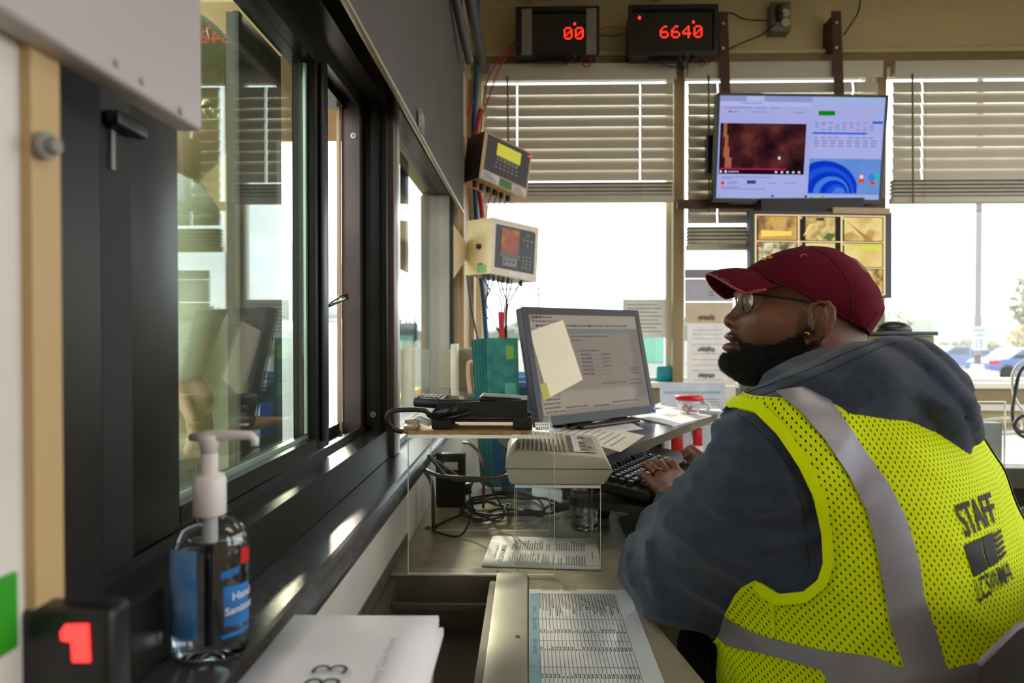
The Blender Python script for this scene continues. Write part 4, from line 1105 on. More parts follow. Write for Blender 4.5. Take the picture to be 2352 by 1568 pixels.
b = MB(); b.lathe([(.004, 0), (.004, .005), (.003, .006)], o_ + u_ * .82 + v_ * .3, n=12); b.build('volume_knob', M_ic, ic)

# water bottle
wb_ = thing('water_bottle', 'clear ribbed water bottle with white cap behind the short riser', 'bottle', (.118, 1.46, ZT))
prof = [(.0001, .002), (.022, .002), (.028, .0), (.0315, .006)]
for k in range(46):
    z = .012 + k * .0029
    rr = .0318 - (.0016 * (0.5 + .5 * math.cos(z * 2 * math.pi / .0135)) if z < .128 else 0)
    if .07 < z < .085: rr -= .0015
    prof.append((rr, z))
prof += [(.0295, .152), (.024, .165), (.017, .175), (.0135, .180), (.0135, .186)]
b = MB(); b.smooth = True; b.lathe(prof, (.118, 1.46, ZT), 40); b.build('bottle_body', pane('thin_pet', 'f4f8f6', 1.5, gain=.9, base=.03, rough=.02), wb_)
wp_ = [(max(.0001, r - .0012), z + .0012) for r, z in prof if z < .118] + [(.0298, .119), (.0001, .119)]
b = MB(); b.smooth = True; b.lathe(wp_, (.118, 1.46, ZT), 40); b.build('water', clear('water', 'f2f8f4', 1.33), wb_)
b = MB(); b.lathe([(.0001, .1995), (.0135, .1995), (.0145, .198), (.0145, .187), (.0001, .1868)][::-1], (.118, 1.46, ZT), 28); b.build('cap', M_white, wb_)

# papers on the counter
op = MB(); op.use(M_paper)
o_ = Pz(1105, 1300, ZT + .001); u_ = Pz(1378, 1310, ZT + .001) - o_; v_ = Pz(1131, 1233, ZT + .001) - o_
for k in range(3): op.sheet(o_ + Vector((.0008 * k, .0006 * k, .0004 + .0007 * k)), u_, v_, .0005, .0, 4)
oo = o_ + Vector((0, 0, .0027))
# title runs up the left-hand edge of the sheet; lists follow in two columns
put_text(op, 'ORIGIN NUMBERS', oo + u_ * .170 + v_ * .10, v_.normalized() * .0125, -u_.normalized() * .0135, M_ink, .004)
put_text(op, 'Lancaster County, PA', oo + u_ * .098 + v_ * .22, v_.normalized() * .0088, -u_.normalized() * .0075, M_ink)
M_ink2 = mat('ink_light', '77757a', .6)
rq = random.Random(3)
for col_, (c0, c1) in enumerate(((.08, .42), (.54, .88))):
    for i in range(30):
        x = .22 + i * .0225; ln = rq.uniform(.55, 1); y = c0
        if rq.random() < .06: continue
        while y < c0 + (c1 - c0) * ln:
            w_ = rq.uniform(.02, .06); rects(op, oo, u_, v_, [(x, y, x + .009, min(y + w_, c1), M_ink2)]); y += w_ + .012
for k in range(8): rects(op, oo, u_, v_, [(.945, .3 + .03 * k, .952, .32 + .03 * k, M_ink2)])
one(op, 'paper_sheet', None, 'white sheet headed ORIGIN NUMBERS flat on the counter', 'paper')

ls = MB(); ls.use(mat('laminated_white', 'e9e7ea', .12, var=.02, coat=.6))
x0_, x1_, y1_ = .0005, .168, 1.107
ls.box((x0_, .66, ZT + .0002), (x1_ - .006, y1_, ZT + .0012))
oo = Vector((x0_, .66, ZT + .0013)); u_ = Vector((x1_ - x0_ - .006, 0, 0)); v_ = Vector((0, y1_ - .66, 0))
M_lblu = mat('table_blue', '8fb4c4', .2, coat=.5); M_line = mat('table_line', '55555e', .4)
rects(ls, oo, u_, v_, [(.005, .0, .085, .955, M_lblu)])
for i in range(25): rects(ls, oo, u_, v_, [(.085 + .0315 * i, 0, .089 + .0315 * i, .955, M_line)])
for y in (.25, .42, .585, .74, .955): rects(ls, oo, u_, v_, [(.005, y, .845, y + .002, M_line)], .0003)
for i in range(24):
    for j, (ya, yb2) in enumerate(((.76, .95), (.64, .66), (.52, .54), (.36, .38), (.3, .32), (.1, .2))):
        L_ = rq.uniform(.5, 1) * (yb2 - ya); y = yb2 - L_ if j == 0 else ya
        while y < (yb2 if j == 0 else ya + L_): rects(ls, oo, u_, v_, [(.096 + .0315 * i, y, .106 + .0315 * i, y + .010, M_ink)], .0004); y += .0135
for y in (.8, .66, .5): put_text(ls, ['Name', 'Rate Per Ton', 'Rate Per Load'][[.8, .66, .5].index(y)], oo + u_ * .062 + v_ * y, Vector((0, .0075, 0)), Vector((-.0075, 0, 0)), M_ink)
one(ls, 'laminated_sheet', None, 'laminated rate table with blue heading column on the counter beside the drawer', 'sheet')
tp_ = MB(); tp_.use(pane('sticky_tape', 'fbf9f2', 1.4, gain=.6, haze=('f4f0e4', .06)))
for a, b2 in (((.02, 1.10), (.05, 1.124)), ((.055, 1.10), (.078, 1.122))): tp_.box((a[0], a[1], ZT + .0014), (b2[0], b2[1], ZT + .0016))
one(tp_, 'adhesive_tape', None, 'bits of clear tape holding the top edge of the laminated table', 'tape')

# paper pad on a small box over the drawer
zp = Z(-.26)
pb = MB(); pb.box((-.205, .40, Z(-.519)), (-.085, .60, zp - .0165)); one(pb, 'cardboard_box', mat('cardboard', '8a7458', .8), 'small box standing in the drawer under the paper pad', 'box')
pd = thing('paper_pad', 'thick pad of white printed sheets numbered 33 resting over the drawer', 'paper pad', (-.15, .5, zp))
TLq, TRq = Pz(677, 1410, zp), Pz(1010, 1408, zp)
b = MB(); b.use(M_paper, True)
rr = random.Random(5)
for k in range(14):
    o_ = Vector((TLq.x + rr.uniform(-.0004, .0004) + (.0045 if k < 7 else 0), .41, zp - .0165 + .00115 * k))
    b.sheet(o_, (TRq.x - TLq.x, .0, 0), (0, TLq.y - .41 - (.004 if k < 7 else 0) + rr.uniform(-.0006, .0006), 0), .0007, .0012 if k > 11 else .0, 5)
b.build('sheets', None, pd)
b = MB(); zc_ = zp + .0020
q = Pz(768, 1478, zc_)
put_text(b, '33', Pz(774, 1585, zc_), Vector((0, .045, 0)) * .9, Vector((-.040, 0, 0)), mat('print_grey', '3c3c40', .6), -.008)
b.build('printed_number', None, pd); b = MB()
put_text(b, 'County Scale House', Pz(858, 1590, zc_), Vector((0, .0105, 0)), Vector((-.010, 0, 0)), mat('print_pale', 'a8a6aa', .6))
b.build('printed_line', None, pd)

# hand sanitizer on the sill
hx, hy, hz = -.2600, .548, Z(-.2648)
hs = thing('hand_sanitizer', 'clear pump bottle of hand sanitizer with blue label on the dark sill', 'sanitizer bottle', (hx, hy, hz))
Mh = Matrix.Translation((hx, hy, hz)) @ Matrix.Rotation(math.radians(8), 4, 'Z')
pf = [(.0001, .0008), (.024, .0008), (.0285, .003), (.0305, .009), (.0305, .085), (.0295, .097), (.0255, .107), (.018, .1125), (.0115, .1145), (.0115, .119)]
b = MB(); b.smooth = True; b.lathe(pf, (0, 0, 0), 48, Mh, 1, .62); b.build('bottle_body', pane('thin_pet2', 'f4f8fb', 1.5, gain=1.2, base=.05, rough=.03), hs)
pg = [(max(.0001, r - .0013), z + .0012) for r, z in pf if z < .09] + [(.0275, .094), (.0001, .094)]
b = MB(); b.smooth = True; b.lathe(pg, (0, 0, 0), 48, Mh, 1, .6); b.build('gel', clear('gel', 'eef4fa', 1.36), hs)
def wraplabel(name, a0_, a1_, z0, z1_, off, m, parent, n_=14, skew=0):
    b = MB(); b.use(m, True); vs = []
    for i in range(n_ + 1):
        a = math.radians(a0_ + (a1_ - a0_) * i / n_)
        for z in (z0, z1_): vs.append(Mh @ Vector(((.0305 + off) * math.cos(a), (.0305 + off) * .62 * math.sin(a), z + skew * i / n_)))
    b.add(vs, [(2 * i, 2 * i + 2, 2 * i + 3, 2 * i + 1) for i in range(n_)], None, True); return b.build(name, None, parent)
M_lb = mat('label_blue_deep', '1e6fb8', .35, var=.35, scale=40); M_lc = mat('label_clear', 'b8c4cc', .3)
wraplabel('rear_label', 150, 262, .022, .092, .0004, mat('label_blue_sky', '2a74bc', .4, scale=40, c2='86a8c8'), hs)
lab = wraplabel('front_label', 300, 352, .030, .062, .0005, M_lb, hs)
wraplabel('label_stripe', 296, 352, .020, .0235, .0005, M_lb, hs, skew=.004); wraplabel('label_stripe', 296, 326, .068, .074, .0005, M_lb, hs, skew=.003)
wraplabel('red_flash', 330, 355, .078, .090, .0006, M_red, hs)
b = MB(); b.use(M_paper)
def onlabel(vs, a0_, zc, s, off=.0011):
    out = []
    for x, y, _ in vs:
        a = math.radians(a0_) + x * s / .026
        out.append(Mh @ Vector(((.0305 + off) * math.cos(a), (.0305 + off) * .62 * math.sin(a), zc + y * s + x * s * .12)))
    return out
for s_, zc, a0_ in (('Hand', .050, 312), ('Sanitizer', .039, 301)):
    vs, fs = text_geo(s_, .01); b.add(onlabel(vs, a0_, zc, .0088 if s_ == 'Hand' else .0082), fs, None, False)
b.build('lettering', None, hs)
M_pw = mat('pump_white', 'e6dcd8', .4, var=.02)
b = MB(); b.smooth = True; b.lathe([(.0112, .116), (.0128, .117), (.0128, .145), (.011, .149), (.0066, .1495), (.0066, .166), (.0055, .1665), (.0001, .1665)], (0, 0, 0), 28, Mh); b.build('pump_collar', M_pw, hs)
b = MB(); b.smooth = True; b.lathe([(.0062, .1667), (.0085, .178), (.0088, .181), (.0001, .182)], (0, 0, 0), 24, Mh)
q0 = Mh @ Vector((0, 0, .178))
b.tube([q0 + Vector((-.016, 0, .001)), q0 + Vector((0, 0, .0015)), q0 + Vector((.02, 0, .0030)), q0 + Vector((.034, 0, .0028)), q0 + Vector((.0375, 0, -.001)), q0 + Vector((.0375, 0, -.0055))], [.0028, .0052, .0040, .0036, .0034, .003], n=12)
b.build('pump_head', M_pw, hs)
b = MB(); b.cyl(Mh @ Vector((0, 0, .012)), Mh @ Vector((0, 0, .1155)), .0033, n=12); b.cyl(Mh @ Vector((0, 0, .085)), Mh @ Vector((0, 0, .1155)), .0062, n=14); b.build('dip_tube', mat('tube_milky', 'c9c6c6', .3), hs)

# small black number box nearest the lens
nb = thing('number_display', 'small black box with a glowing red 1 on the near end of the sill', 'display', (-.25, .37, Z(-.2645)))
b = MB(); b.box((-.30, .355, Z(-.2645)), (-.222, .375, Z(-.148)), bev=.004); b.build('housing', M_black, nb)
b = MB(); q = P(197, 1512, .3535); b.use(emit('led_big', 'ff3b36', 1.6)); b.add([P(x, y, .3535) for x, y in ((166, 1520), (208, 1520), (204, 1432), (150, 1434), (138, 1452), (140, 1470), (163, 1474))], [tuple(range(7))[::-1]], None, False); b.build('lit_digit', None, nb)
b = MB(); q = P(262, 1545, .40); b.lathe([(.006, -.008), (.0075, 0), (.005, .010), (.0001, .012)], q, n=14); one(b, 'round_stopper', M_white, 'small white cap lying beside the black number box', 'cap')

# monitor on its platform
ps = math.radians(41.7); U = Vector((math.cos(ps), math.sin(ps), 0)); Bk = Vector((-math.sin(ps), math.cos(ps), 0)); tl = math.radians(12.7)
Vv = Bk * math.sin(tl) + Vector((0, 0, math.cos(tl)))
BL = P(1240, 980, 1.75); Wm, Hm = .475, .318
mn, so, su, sv, M, W, H = screen_frame('computer_monitor', 'computer monitor tilted back on the black riser with a note taped to it', BL + Vv * Hm, BL + Vv * Hm + U * Wm, BL, BL + U * Wm, .03, (.018, .018, .024, .020), mat('monitor_black', '19191c', .5), cat='monitor')
sc = MB(); base = emit('crt_beige', 'a6907a', .27); hd = emit('crt_head', 'b8a68e', .30); tl_ = emit('crt_teal', '66706c', .4); itx = emit('crt_text', '3c3028', .3); fr_ = emit('crt_field', 'b4a48e', .30); pk = emit('crt_peach', 'b49a80', .75)
rects(sc, so, su, sv, [(0, 0, 1, 1, base)])
rects(sc, so, su, sv, [(0, .86, 1, 1, hd), (0, .805, 1, .855, tl_), (0, .02, .2, .18, hd), (.17, .05, .86, .24, fr_), (.9, .1, 1, .86, emit('crt_brown', '7c6c5c', .35))], .0003)
rq = random.Random(11)
def words(x0, x1, y, h=.014, m_=itx):
    x = x0
    while x < x1: w_ = rq.uniform(.012, .03); rects(sc, so, su, sv, [(x, y, min(x + w_, x1), y + h, m_)], .0005); x += w_ + .006
words(.03, .2, .965); words(.03, .28, .925); words(.05, .9, .88, .018)
for x in (.05, .22, .36, .51, .66, .79): rects(sc, so, su, sv, [(x, .875, x + .018, .90, emit('icon_red', 'a04838', .7) if x > .6 else itx)], .0006)
words(.34, .7, .77); words(.34, .44, .73); words(.38, .58, .62)
for y in (.58, .54, .50, .46, .42, .38): words(.40, .5, y, .016); words(.6, .68, y, .012) if y > .45 else None; rects(sc, so, su, sv, [(.42, y - .008, .66, y - .005, itx)], .0005)
for y in (.42, .39, .36): words(.86, .95, y)
words(.84, .96, .29); words(.83, .95, .25); words(.55, .8, .27); rects(sc, so, su, sv, [(.58, .30, .76, .303, itx), (.58, .325, .76, .328, itx), (.14, .235, .98, .238, itx), (.14, .22, .98, .222, itx)], .0005)
words(.02, .16, .15); words(.02, .16, .11); words(.02, .16, .07); words(.03, .2, .03); words(.2, .4, .06); words(.62, .88, .07); words(.44, .6, .05)
sc.build('screen', None, mn)
# glossy glass over it
nrm = su.cross(sv).normalized()
g = MB(); g.add([so + nrm * .0012, so + su + nrm * .0012, so + su + sv + nrm * .0012, so + sv + nrm * .0012], [(0, 1, 2, 3)], None, False); g.build('screen_glass', pane('screen_gloss', 'ffffff', 1.5, gain=.4), mn)
b = MB(); b.box((W * .42, -.012, -.028), (W * .58, .0, -.006), M); b.use(M_black); b.box((W * .38, -.04, -.09), (W * .62, H * .45, -.0305), M); b.build('stand_neck', M_black, mn)
b = MB(); q = so - sv * .03 + su * .5; c_ = (BL + U * Wm * .5) + Bk * .05
b.box((-.12, -.09, 0), (.12, .09, .012), Matrix.Translation((c_.x, c_.y, Z(-.2585))) @ Matrix.Rotation(ps, 4, 'Z'), bev=.005); b.build('stand_base', M_black, mn)
b = MB(); b.use(emit('power_led', '5a78ff', 3)); b.box((W - .007, .012, .0012), (W - .003, .016, .0016), M); b.build('power_lamp', None, mn)
def on_screen(px, py):      # photo point carried onto the screen plane
    d = ray(px, py); o0 = Vector((0, 0, CZ)); t = (so - o0).dot(nrm) / d.dot(nrm); return o0 + d * t + nrm * .0022
b = MB(); A_, B_, C_, D_ = on_screen(1214, 760), on_screen(1292, 735), on_screen(1337, 872), on_screen(1258, 915)
A_ = on_screen(1215, 761)
b.add([p + nrm * k for k in (0, .0004) for p in (A_, D_, C_, B_)], [(0, 3, 2, 1), (4, 5, 6, 7), (0, 1, 5, 4), (1, 2, 6, 5), (2, 3, 7, 6), (3, 0, 4, 7)], None, False)
one(b, 'note_sheet', M_cream, 'blank cream note sheet stuck slanting on the computer screen', 'paper')
b = MB(); A_, B_, C_, D_ = on_screen(1238, 884), on_screen(1253, 878), on_screen(1262, 912), on_screen(1247, 922)
b.add([p + nrm * k for k in (.0006, .001) for p in (A_, D_, C_, B_)], [(0, 3, 2, 1), (4, 5, 6, 7), (0, 1, 5, 4), (1, 2, 6, 5), (2, 3, 7, 6), (3, 0, 4, 7)], None, False)
one(b, 'sticky_note', mat('sticky_yellow', 'b0a82c', .5), 'small yellow sticky note at the lower corner of the computer screen', 'sticky note')

# riser platform + keyboard tray
kd = math.radians(60.0); K = Vector((math.cos(kd), math.sin(kd), 0)); Kn = Vector((-math.sin(kd), math.cos(kd), 0))   # along / away from the worker
zpl = Z(-.2595)
st = thing('desk_riser', 'black sit-stand desk riser under the monitor with a keyboard tray', 'desk riser', (.2, 1.9, ZT))
A = Vector((.165, 1.435)); B = Vector((.60, 2.19)); C_ = Vector((.22, 2.52)); D = Vector((-.13, 1.92)); E_ = Vector((-.02, 1.53))
b = MB(); b.prism([tuple(A), tuple(B), tuple(C_), tuple(D), tuple(E_)], zpl - .022, zpl); b.build('platform', mat('riser_black', '202226', .22, coat=.3), st)
for p in ((.10, 1.66), (.42, 2.15)):
    b = MB(); b.box((-.012, -.012, 0), (.012, .012, zpl - ZT - .023), Matrix.Translation((p[0] + .0, p[1] + .05, ZT + .0005)) @ Matrix.Rotation(kd, 4, 'Z')); b.build('post', M_black, st)
    b = MB(); b.tube([Vector((p[0], p[1] - .05, ZT + .02)), Vector((p[0] - .08, p[1] + .22, zpl - .03))], .008, n=8); b.build('scissor_arm', mat('arm_grey', '4c4d52', .35, .5), st)
b = MB(); b.box((-.1, -.2, 0), (.34, .2, .012), Matrix.Translation((.18, 1.93, ZT + .0005)) @ Matrix.Rotation(kd, 4, 'Z')); b.build('foot_plate', M_black, st)
kz = Z(-.335); ko = Vector((.235, 1.325, 0))          # worker's-side corner of the keyboard, at its left end
def kb(a, c_, z): return ko + K * a + Kn * c_ + Vector((0, 0, z))
pts = [kb(-.02, -.085, 0), kb(.50, -.085, 0), kb(.50, .17, 0), kb(-.02, .17, 0)]
tray = []
for cx, cy, a0_ in ((.02, -.045, 180), (.46, -.045, 270), (.47, .14, 0), (.01, .14, 90)):
    for i in range(6): a = math.radians(a0_ + 18 * i); q = kb(cx + .04 * math.cos(a), cy + .04 * math.sin(a), 0); tray.append((q.x, q.y))
b = MB(); b.prism(tray, kz - .016, kz); b.build('keyboard_tray', mat('tray_black', '161617', .25), st)
b = MB(); 
for a in (.10, .40): q = kb(a, .13, kz - .017); b.tube([q, kb(a, .26, ZT + .02)], .010, n=8)
b.build('tray_arm', M_black, st)
# keyboard
kbo = thing('keyboard', 'black wired keyboard with white legends on the tray', 'keyboard', kb(.23, .05, kz))
Mk = Matrix(((K.x, Kn.x, 0, ko.x), (K.y, Kn.y, 0, ko.y), (0, 0, 1, kz + .001), (0, 0, 0, 1))) @ Matrix.Rotation(math.radians(6), 4, 'X')
b = MB(); b.box((0, 0, 0), (.45, .155, .020), Mk, bev=.004); b.build('base', M_black, kbo)
b = MB(); b.box((.004, -.052, .0), (.446, -.001, .012), Mk, bev=.004); b.build('palm_rest', M_black, kbo)
kcap = mat('key_cap', '1a1a1c', .3); leg = mat('key_legend', 'e8e8ec', .5)
kme = MB(); kme.use(kcap); w_ = .0155
def keymesh(w, legend=True):
    b = MB(); b.use(kcap); h = .0085; i_ = .0022
    vs = [(0, 0, 0), (w, 0, 0), (w, .0155, 0), (0, .0155, 0), (i_, i_, h), (w - i_, i_, h), (w - i_, .0155 - i_, h), (i_, .0155 - i_, h)]
    b.add(vs, [(0, 3, 2, 1), (4, 5, 6, 7), (0, 1, 5, 4), (1, 2, 6, 5), (2, 3, 7, 6), (3, 0, 4, 7)], None, False)
    if legend: b.use(leg); b.add([(w * .3, .0062, h + .0002), (w * .62, .0062, h + .0002), (w * .62, .0115, h + .0002), (w * .3, .0115, h + .0002)], [(0, 1, 2, 3)], None, False)
    me = bpy.data.meshes.new('key'); me.from_pydata([tuple(v) for v in b.v], [], b.f)
    for m_ in b.mats: me.materials.append(m_)
    me.polygons.foreach_set('material_index', b.m); return me
KM = {1: keymesh(.0160), 1.5: keymesh(.0255), 2: keymesh(.035), 6: keymesh(.111, False)}
rows = [(.128, [1] + [0] + [1] * 4 + [0] + [1] * 4 + [0] + [1] * 4), (.104, [1] * 13 + [2]), (.085, [1.5] + [1] * 12 + [1.5]), (.066, [2] + [1] * 11 + [2]), (.047, [2] + [1] * 10 + [2]), (.028, [1.5, 1, 1.5, 6, 1.5, 1, 1.5])]
nk = 0
for ry_, row in rows:
    x = .045
    for kk_ in row:
        if kk_ == 0: x += .010; continue
        if nk < 98:
            o = bpy.data.objects.new('key', KM[kk_]); COL.objects.link(o); o.parent = kbo
            o.matrix_local = Matrix.Translation(-Vector(kbo['wp'])) @ Mk @ Matrix.Translation((x, ry_, .0205)); nk += 1
        x += {1: .0185, 1.5: .028, 2: .0375, 6: .113}[kk_]
for ry_ in (.128, .104, .085, .066, .047):     # extra keys at the near end
    if nk < 98:
        o = bpy.data.objects.new('key', KM[1]); COL.objects.link(o); o.parent = kbo; o.matrix_local = Matrix.Translation(-Vector(kbo['wp'])) @ Mk @ Matrix.Translation((.022, ry_, .0205)); nk += 1
b = MB(); put_text(b, 'G', Mk @ Vector((.008, .122, .0206)), Mk.to_3x3() @ Vector((.018, 0, 0)), Mk.to_3x3() @ Vector((0, .022, 0)), leg, .01); b.build('logo', None, kbo)

# papers on the riser
def flat(name, pxs, z, m, label, cat='paper', t=.0005, marks=None):
    q = [Pz(x, y, z) for x, y in pxs]; n = len(q); b = MB(); b.use(m)
    b.add([p + Vector((0, 0, k)) for k in (0, t) for p in q], [list(range(n))[::-1], list(range(n, 2 * n))] + [(i, (i + 1) % n, n + (i + 1) % n, n + i) for i in range(n)], None, False)
    if marks:
        o_ = q[0] + Vector((0, 0, t)); u_ = q[1] - q[0]; v_ = q[-1] - q[0]; n_ = u_.cross(v_)
        if n_.z < 0: o_ = q[-1] + Vector((0, 0, t)); u_ = q[-2] - q[-1]; v_ = q[0] - q[-1]
        rects(b, o_, u_, v_, [(a, c, d, e, M_ink2) for a, c, d, e in marks])
    return one(b, name, None, label, cat)
lines = [(.1 + .0, .15 + .09 * k, .1 + .6 + .2 * ((k * 7) % 3) / 3, .165 + .09 * k) for k in range(9)]
flat('paper_sheet', [(1262, 990), (1340, 968), (1480, 1000), (1425, 1038)], zpl + .0004, mat('paper_ivory', 'e6dccb', .6), 'ivory sheet hanging over the front corner of the black riser', marks=lines)
flat('paper_sheet', [(1345, 968), (1418, 955), (1478, 985), (1400, 994)], zpl + .0012, M_paper, 'small printed slip lying between the pen and the white pad', marks=lines)
flat('white_pad', [(1446, 956), (1530, 938), (1634, 956), (1545, 979)], zpl + .0004, M_paper, 'white rounded pad with pencil scribbles on the black riser', 'paper', t=.003, marks=[(.4, .4 + .05 * k, .6, .42 + .05 * k) for k in range(5)])
flat('paper_sheet', [(1500, 935), (1530, 915), (1640, 925), (1660, 945)], zpl + .0036, mat('paper_bluish', 'dfe3ec', .6), 'pale sheet under the candy jar')
b = MB(); a = Pz(1302, 984, zpl + .007); c_ = Pz(1392, 970, zpl + .007); b.tube([a, a + (c_ - a) * .12, a + (c_ - a) * .3, a + (c_ - a) * .95, c_], [.0012, .004, .0048, .0045, .003], n=12)
pn = thing('pen', 'black ballpoint pen lying on the papers in front of the monitor', 'pen', a); b.build('barrel', M_black, pn); b = MB(); b.tube([a + (c_ - a) * .62 + Vector((0, 0, .006)), a + (c_ - a) * .98 + Vector((0, 0, .006))], .0012, n=6); b.build('clip', M_chrome, pn)

# candy jar, document holder, packs
jc = Pz(1583, 950, zpl + .004); jr = .040
jr_ = thing('candy_jar', 'clear plastic jar with a red lid and wrapped sweets', 'jar', jc)
b = MB(); b.smooth = True; b.lathe([(.0001, .001), (.026, .001), (.030, .006), (.033, .022), (.038, .034), (.038, .041), (.035, .043)], jc, 32); b.build('jar_body', pane('jar_pet', 'f2f2f4', 1.5, gain=1.2, base=.06, rough=.08, haze=('e8e8f0', .1)), jr_)
b = MB(); b.smooth = True; b.lathe([(.0001, .0435), (.042, .0435), (.043, .045), (.043, .056), (.041, .058), (.0001, .0585)], jc, 36); b.build('lid', M_red, jr_)
b = MB(); b.tube([jc + Vector((.034, -.01, .038)), jc + Vector((.055, -.02, .032)), jc + Vector((.058, -.022, .022)), jc + Vector((.05, -.02, .012))], .005, n=8); b.build('handle', mat('milky', 'd9dbe2', .3), jr_)
rq = random.Random(9)
for k in range(6):
    q = jc + Vector((rq.uniform(-.016, .018), rq.uniform(-.016, .016), .009 + .007 * (k % 3)))
    b = MB(); d = Vector((rq.uniform(-1, 1), rq.uniform(-.4, .4), rq.uniform(-.5, .6))).normalized(); b.tube([q - d * .009, q - d * .005, q + d * .005, q + d * .009], [.005, .003, .003, .005], n=6)
    one(b, 'wrapped_sweet', mat('toffee', 'a8714a', .5, var=.2), 'tan wrapped sweet inside the red-lidded jar', 'sweet', 'sweets in the jar')
dh = thing('document_holder', 'clear upright holder with a blue-banded sheet behind the candy jar', 'sign holder', P(1595, 950, 2.36))
q0 = P(1522, 962, 2.36); q1 = P(1668, 880, 2.40); u_ = Vector((q1.x - q0.x, 0, 0)); v_ = Vector((0, .04, q1.z - q0.z)); q0.z = zpl
q0 = P(1522, 962, 2.36); q0.z = ZT + .001; v_ = Vector((0, .06, P(1600, 880, 2.4).z - q0.z))
b = MB(); b.use(mat('sheet_lilac', 'c9cbd6', .5)); b.add([q0, q0 + u_, q0 + u_ + v_, q0 + v_] + [p + Vector((0, .001, 0)) for p in (q0, q0 + u_, q0 + u_ + v_, q0 + v_)], [(0, 1, 2, 3), (7, 6, 5, 4), (0, 4, 5, 1), (1, 5, 6, 2), (2, 6, 7, 3), (3, 7, 4, 0)], None, False)
rects(b, q0, u_, v_, [(.05, .84, .93, .88, mat('band_blue', '8fb2c6', .5))] + [(.6, .4 + .04 * k, .9, .41 + .04 * k, M_ink2) for k in range(10)]); b.build('insert_sheet', None, dh)
b = MB(); b.add([q0 + Vector((-.004, -.003, 0)), q0 + u_ + Vector((.004, -.003, 0)), q0 + u_ + v_ + Vector((.004, -.003, .004)), q0 + v_ + Vector((-.004, -.003, .004))], [(0, 1, 2, 3)], None, False); b.build('clear_cover', M_acr, dh)
for k, (px, py, yy, w2, lab_) in enumerate(((1556, 1012, 1.98, .035, 'red and white packet under the black riser, beside the keyboard'), (1603, 998, 2.12, .03, 'smaller red packet farther along under the black riser'))):
    q = P(px, py, yy); b = MB(); b.use(M_red); b.box((q.x - w2 / 2, q.y, q.z - .035), (q.x + w2 / 2, q.y + .03, q.z + .018), bev=.003); b.use(M_paper); b.box((q.x - w2 / 2 - .001, q.y - .001, ZT + .0125), (q.x + w2 / 2 + .001, q.y + .031, q.z - .0351), bev=.002)
    one(b, 'snack_packet', None, lab_, 'packet')

# sheets on the counter under the tray
flat('paper_sheet', [(1330, 1130), (1400, 1105), (1475, 1175), (1430, 1182)], ZT + .0004, M_paper, 'white sheet on the counter showing below the keyboard tray')
flat('folder', [(1420, 1192), (1500, 1168), (1560, 1240), (1455, 1262)], ZT + .0012, mat('dark_green', '2c3616', .6), 'dark green folder lying under the sleeve of the seated worker', 'folder', t=.003)
b = MB(); b.lathe([(.02, 0), (.024, .012), (.021, .026), (.010, .034), (.0001, .036)], Pz(1372, 1185, ZT + .0004), n=24, sx=1.3, sy=1.0); one(b, 'computer_mouse', M_black, 'black computer mouse on the counter behind the water bottle', 'computer mouse')
q = Pz(1270, 1194, ZT + .0005); b = MB(); b.use(mat('mint_wrap', 'a8c4a0', .3)); b.tube([q + Vector((-.014, 0, .005)), q + Vector((-.007, 0, .005)), q + Vector((.006, .002, .005)), q + Vector((.016, .004, .004))], [.006, .0045, .005, .002], n=9); one(b, 'wrapped_mint', None, 'green and white wrapped mint on the counter under the short riser', 'sweet')

# cable tangle under the tall riser
hole = Pz(991, 1212, ZT + .0003); b = MB(); b.cyl(hole, hole + Vector((0, 0, .0006)), .014, n=20); one(b, 'cable_hole', M_black2, 'round cable hole drilled through the counter under the tall riser', 'hole')
rq = random.Random(21)
def loopy(cx, cy, rx, ry_, turns, z0, ph=0, jit=.012):
    return [Vector((cx + (rx + rq.uniform(-jit, jit)) * math.cos(ph + a), cy + (ry_ + rq.uniform(-jit, jit)) * math.sin(ph + a), z0 + rq.uniform(0, .012))) for a in [i * .55 for i in range(int(turns * 11.4))]]
zl = ZT + .006
H = Vector((hole.x, hole.y, ZT + .002))
lb = ['black cable coil beside the cable hole under the tall riser', 'wide black cable coil spread behind the cable hole', 'thick grey cable rising in an arc from the cable hole', 'thin black cable looping out of the hole towards the origin sheet', 'black cable with moulded plug lying across the coils', 'grey cable from the intercom hooked over the coils', 'black cable standing in a tall bow behind the adapter', 'thin black cable loop hanging near the middle of the tall riser']
cord('cable', [H] + loopy(-.10, 1.55, .055, .075, 2.4, zl, 3.5), .0028, M_ck, lb[0], res=5)
cord('cable', loopy(-.04, 1.58, .10, .085, 2.6, zl + .006, 1.0), .0030, M_ck, lb[1], res=5)
M_cg = mat('grey_cable', '55534f', .45)
cord('cable', [H + Vector((.004, 0, 0)), P(995, 1150, 1.45), P(990, 1105, 1.45), P(976, 1080, 1.42), P(1010, 1092, 1.38), P(1080, 1098, 1.36), P(1140, 1098, 1.38), P(1180, 1088, 1.39)], .0045, M_cg, lb[2])
cord('cable', [H + Vector((0, -.004, 0)), Pz(1012, 1225, zl), Pz(1060, 1228, zl), P(1085, 1170, 1.42), P(1078, 1130, 1.42), P(1088, 1102, 1.40)], .0022, M_ck, lb[3])
cord('cable', [Pz(1110, 1180, zl + .01), Pz(1150, 1168, zl + .012), Pz(1195, 1172, zl + .01), Pz(1245, 1185, zl), Pz(1240, 1150, zl), Pz(1190, 1130, zl), Pz(1130, 1130, zl)], .003, M_ck, lb[4])
cord('cable', [P(1170, 1088, 1.40), P(1130, 1102, 1.40), P(1040, 1100, 1.40), P(998, 1062, 1.38), P(985, 1046, 1.38), P(1004, 1060, 1.40), P(1050, 1092, 1.42)], .0035, M_cg, lb[5])
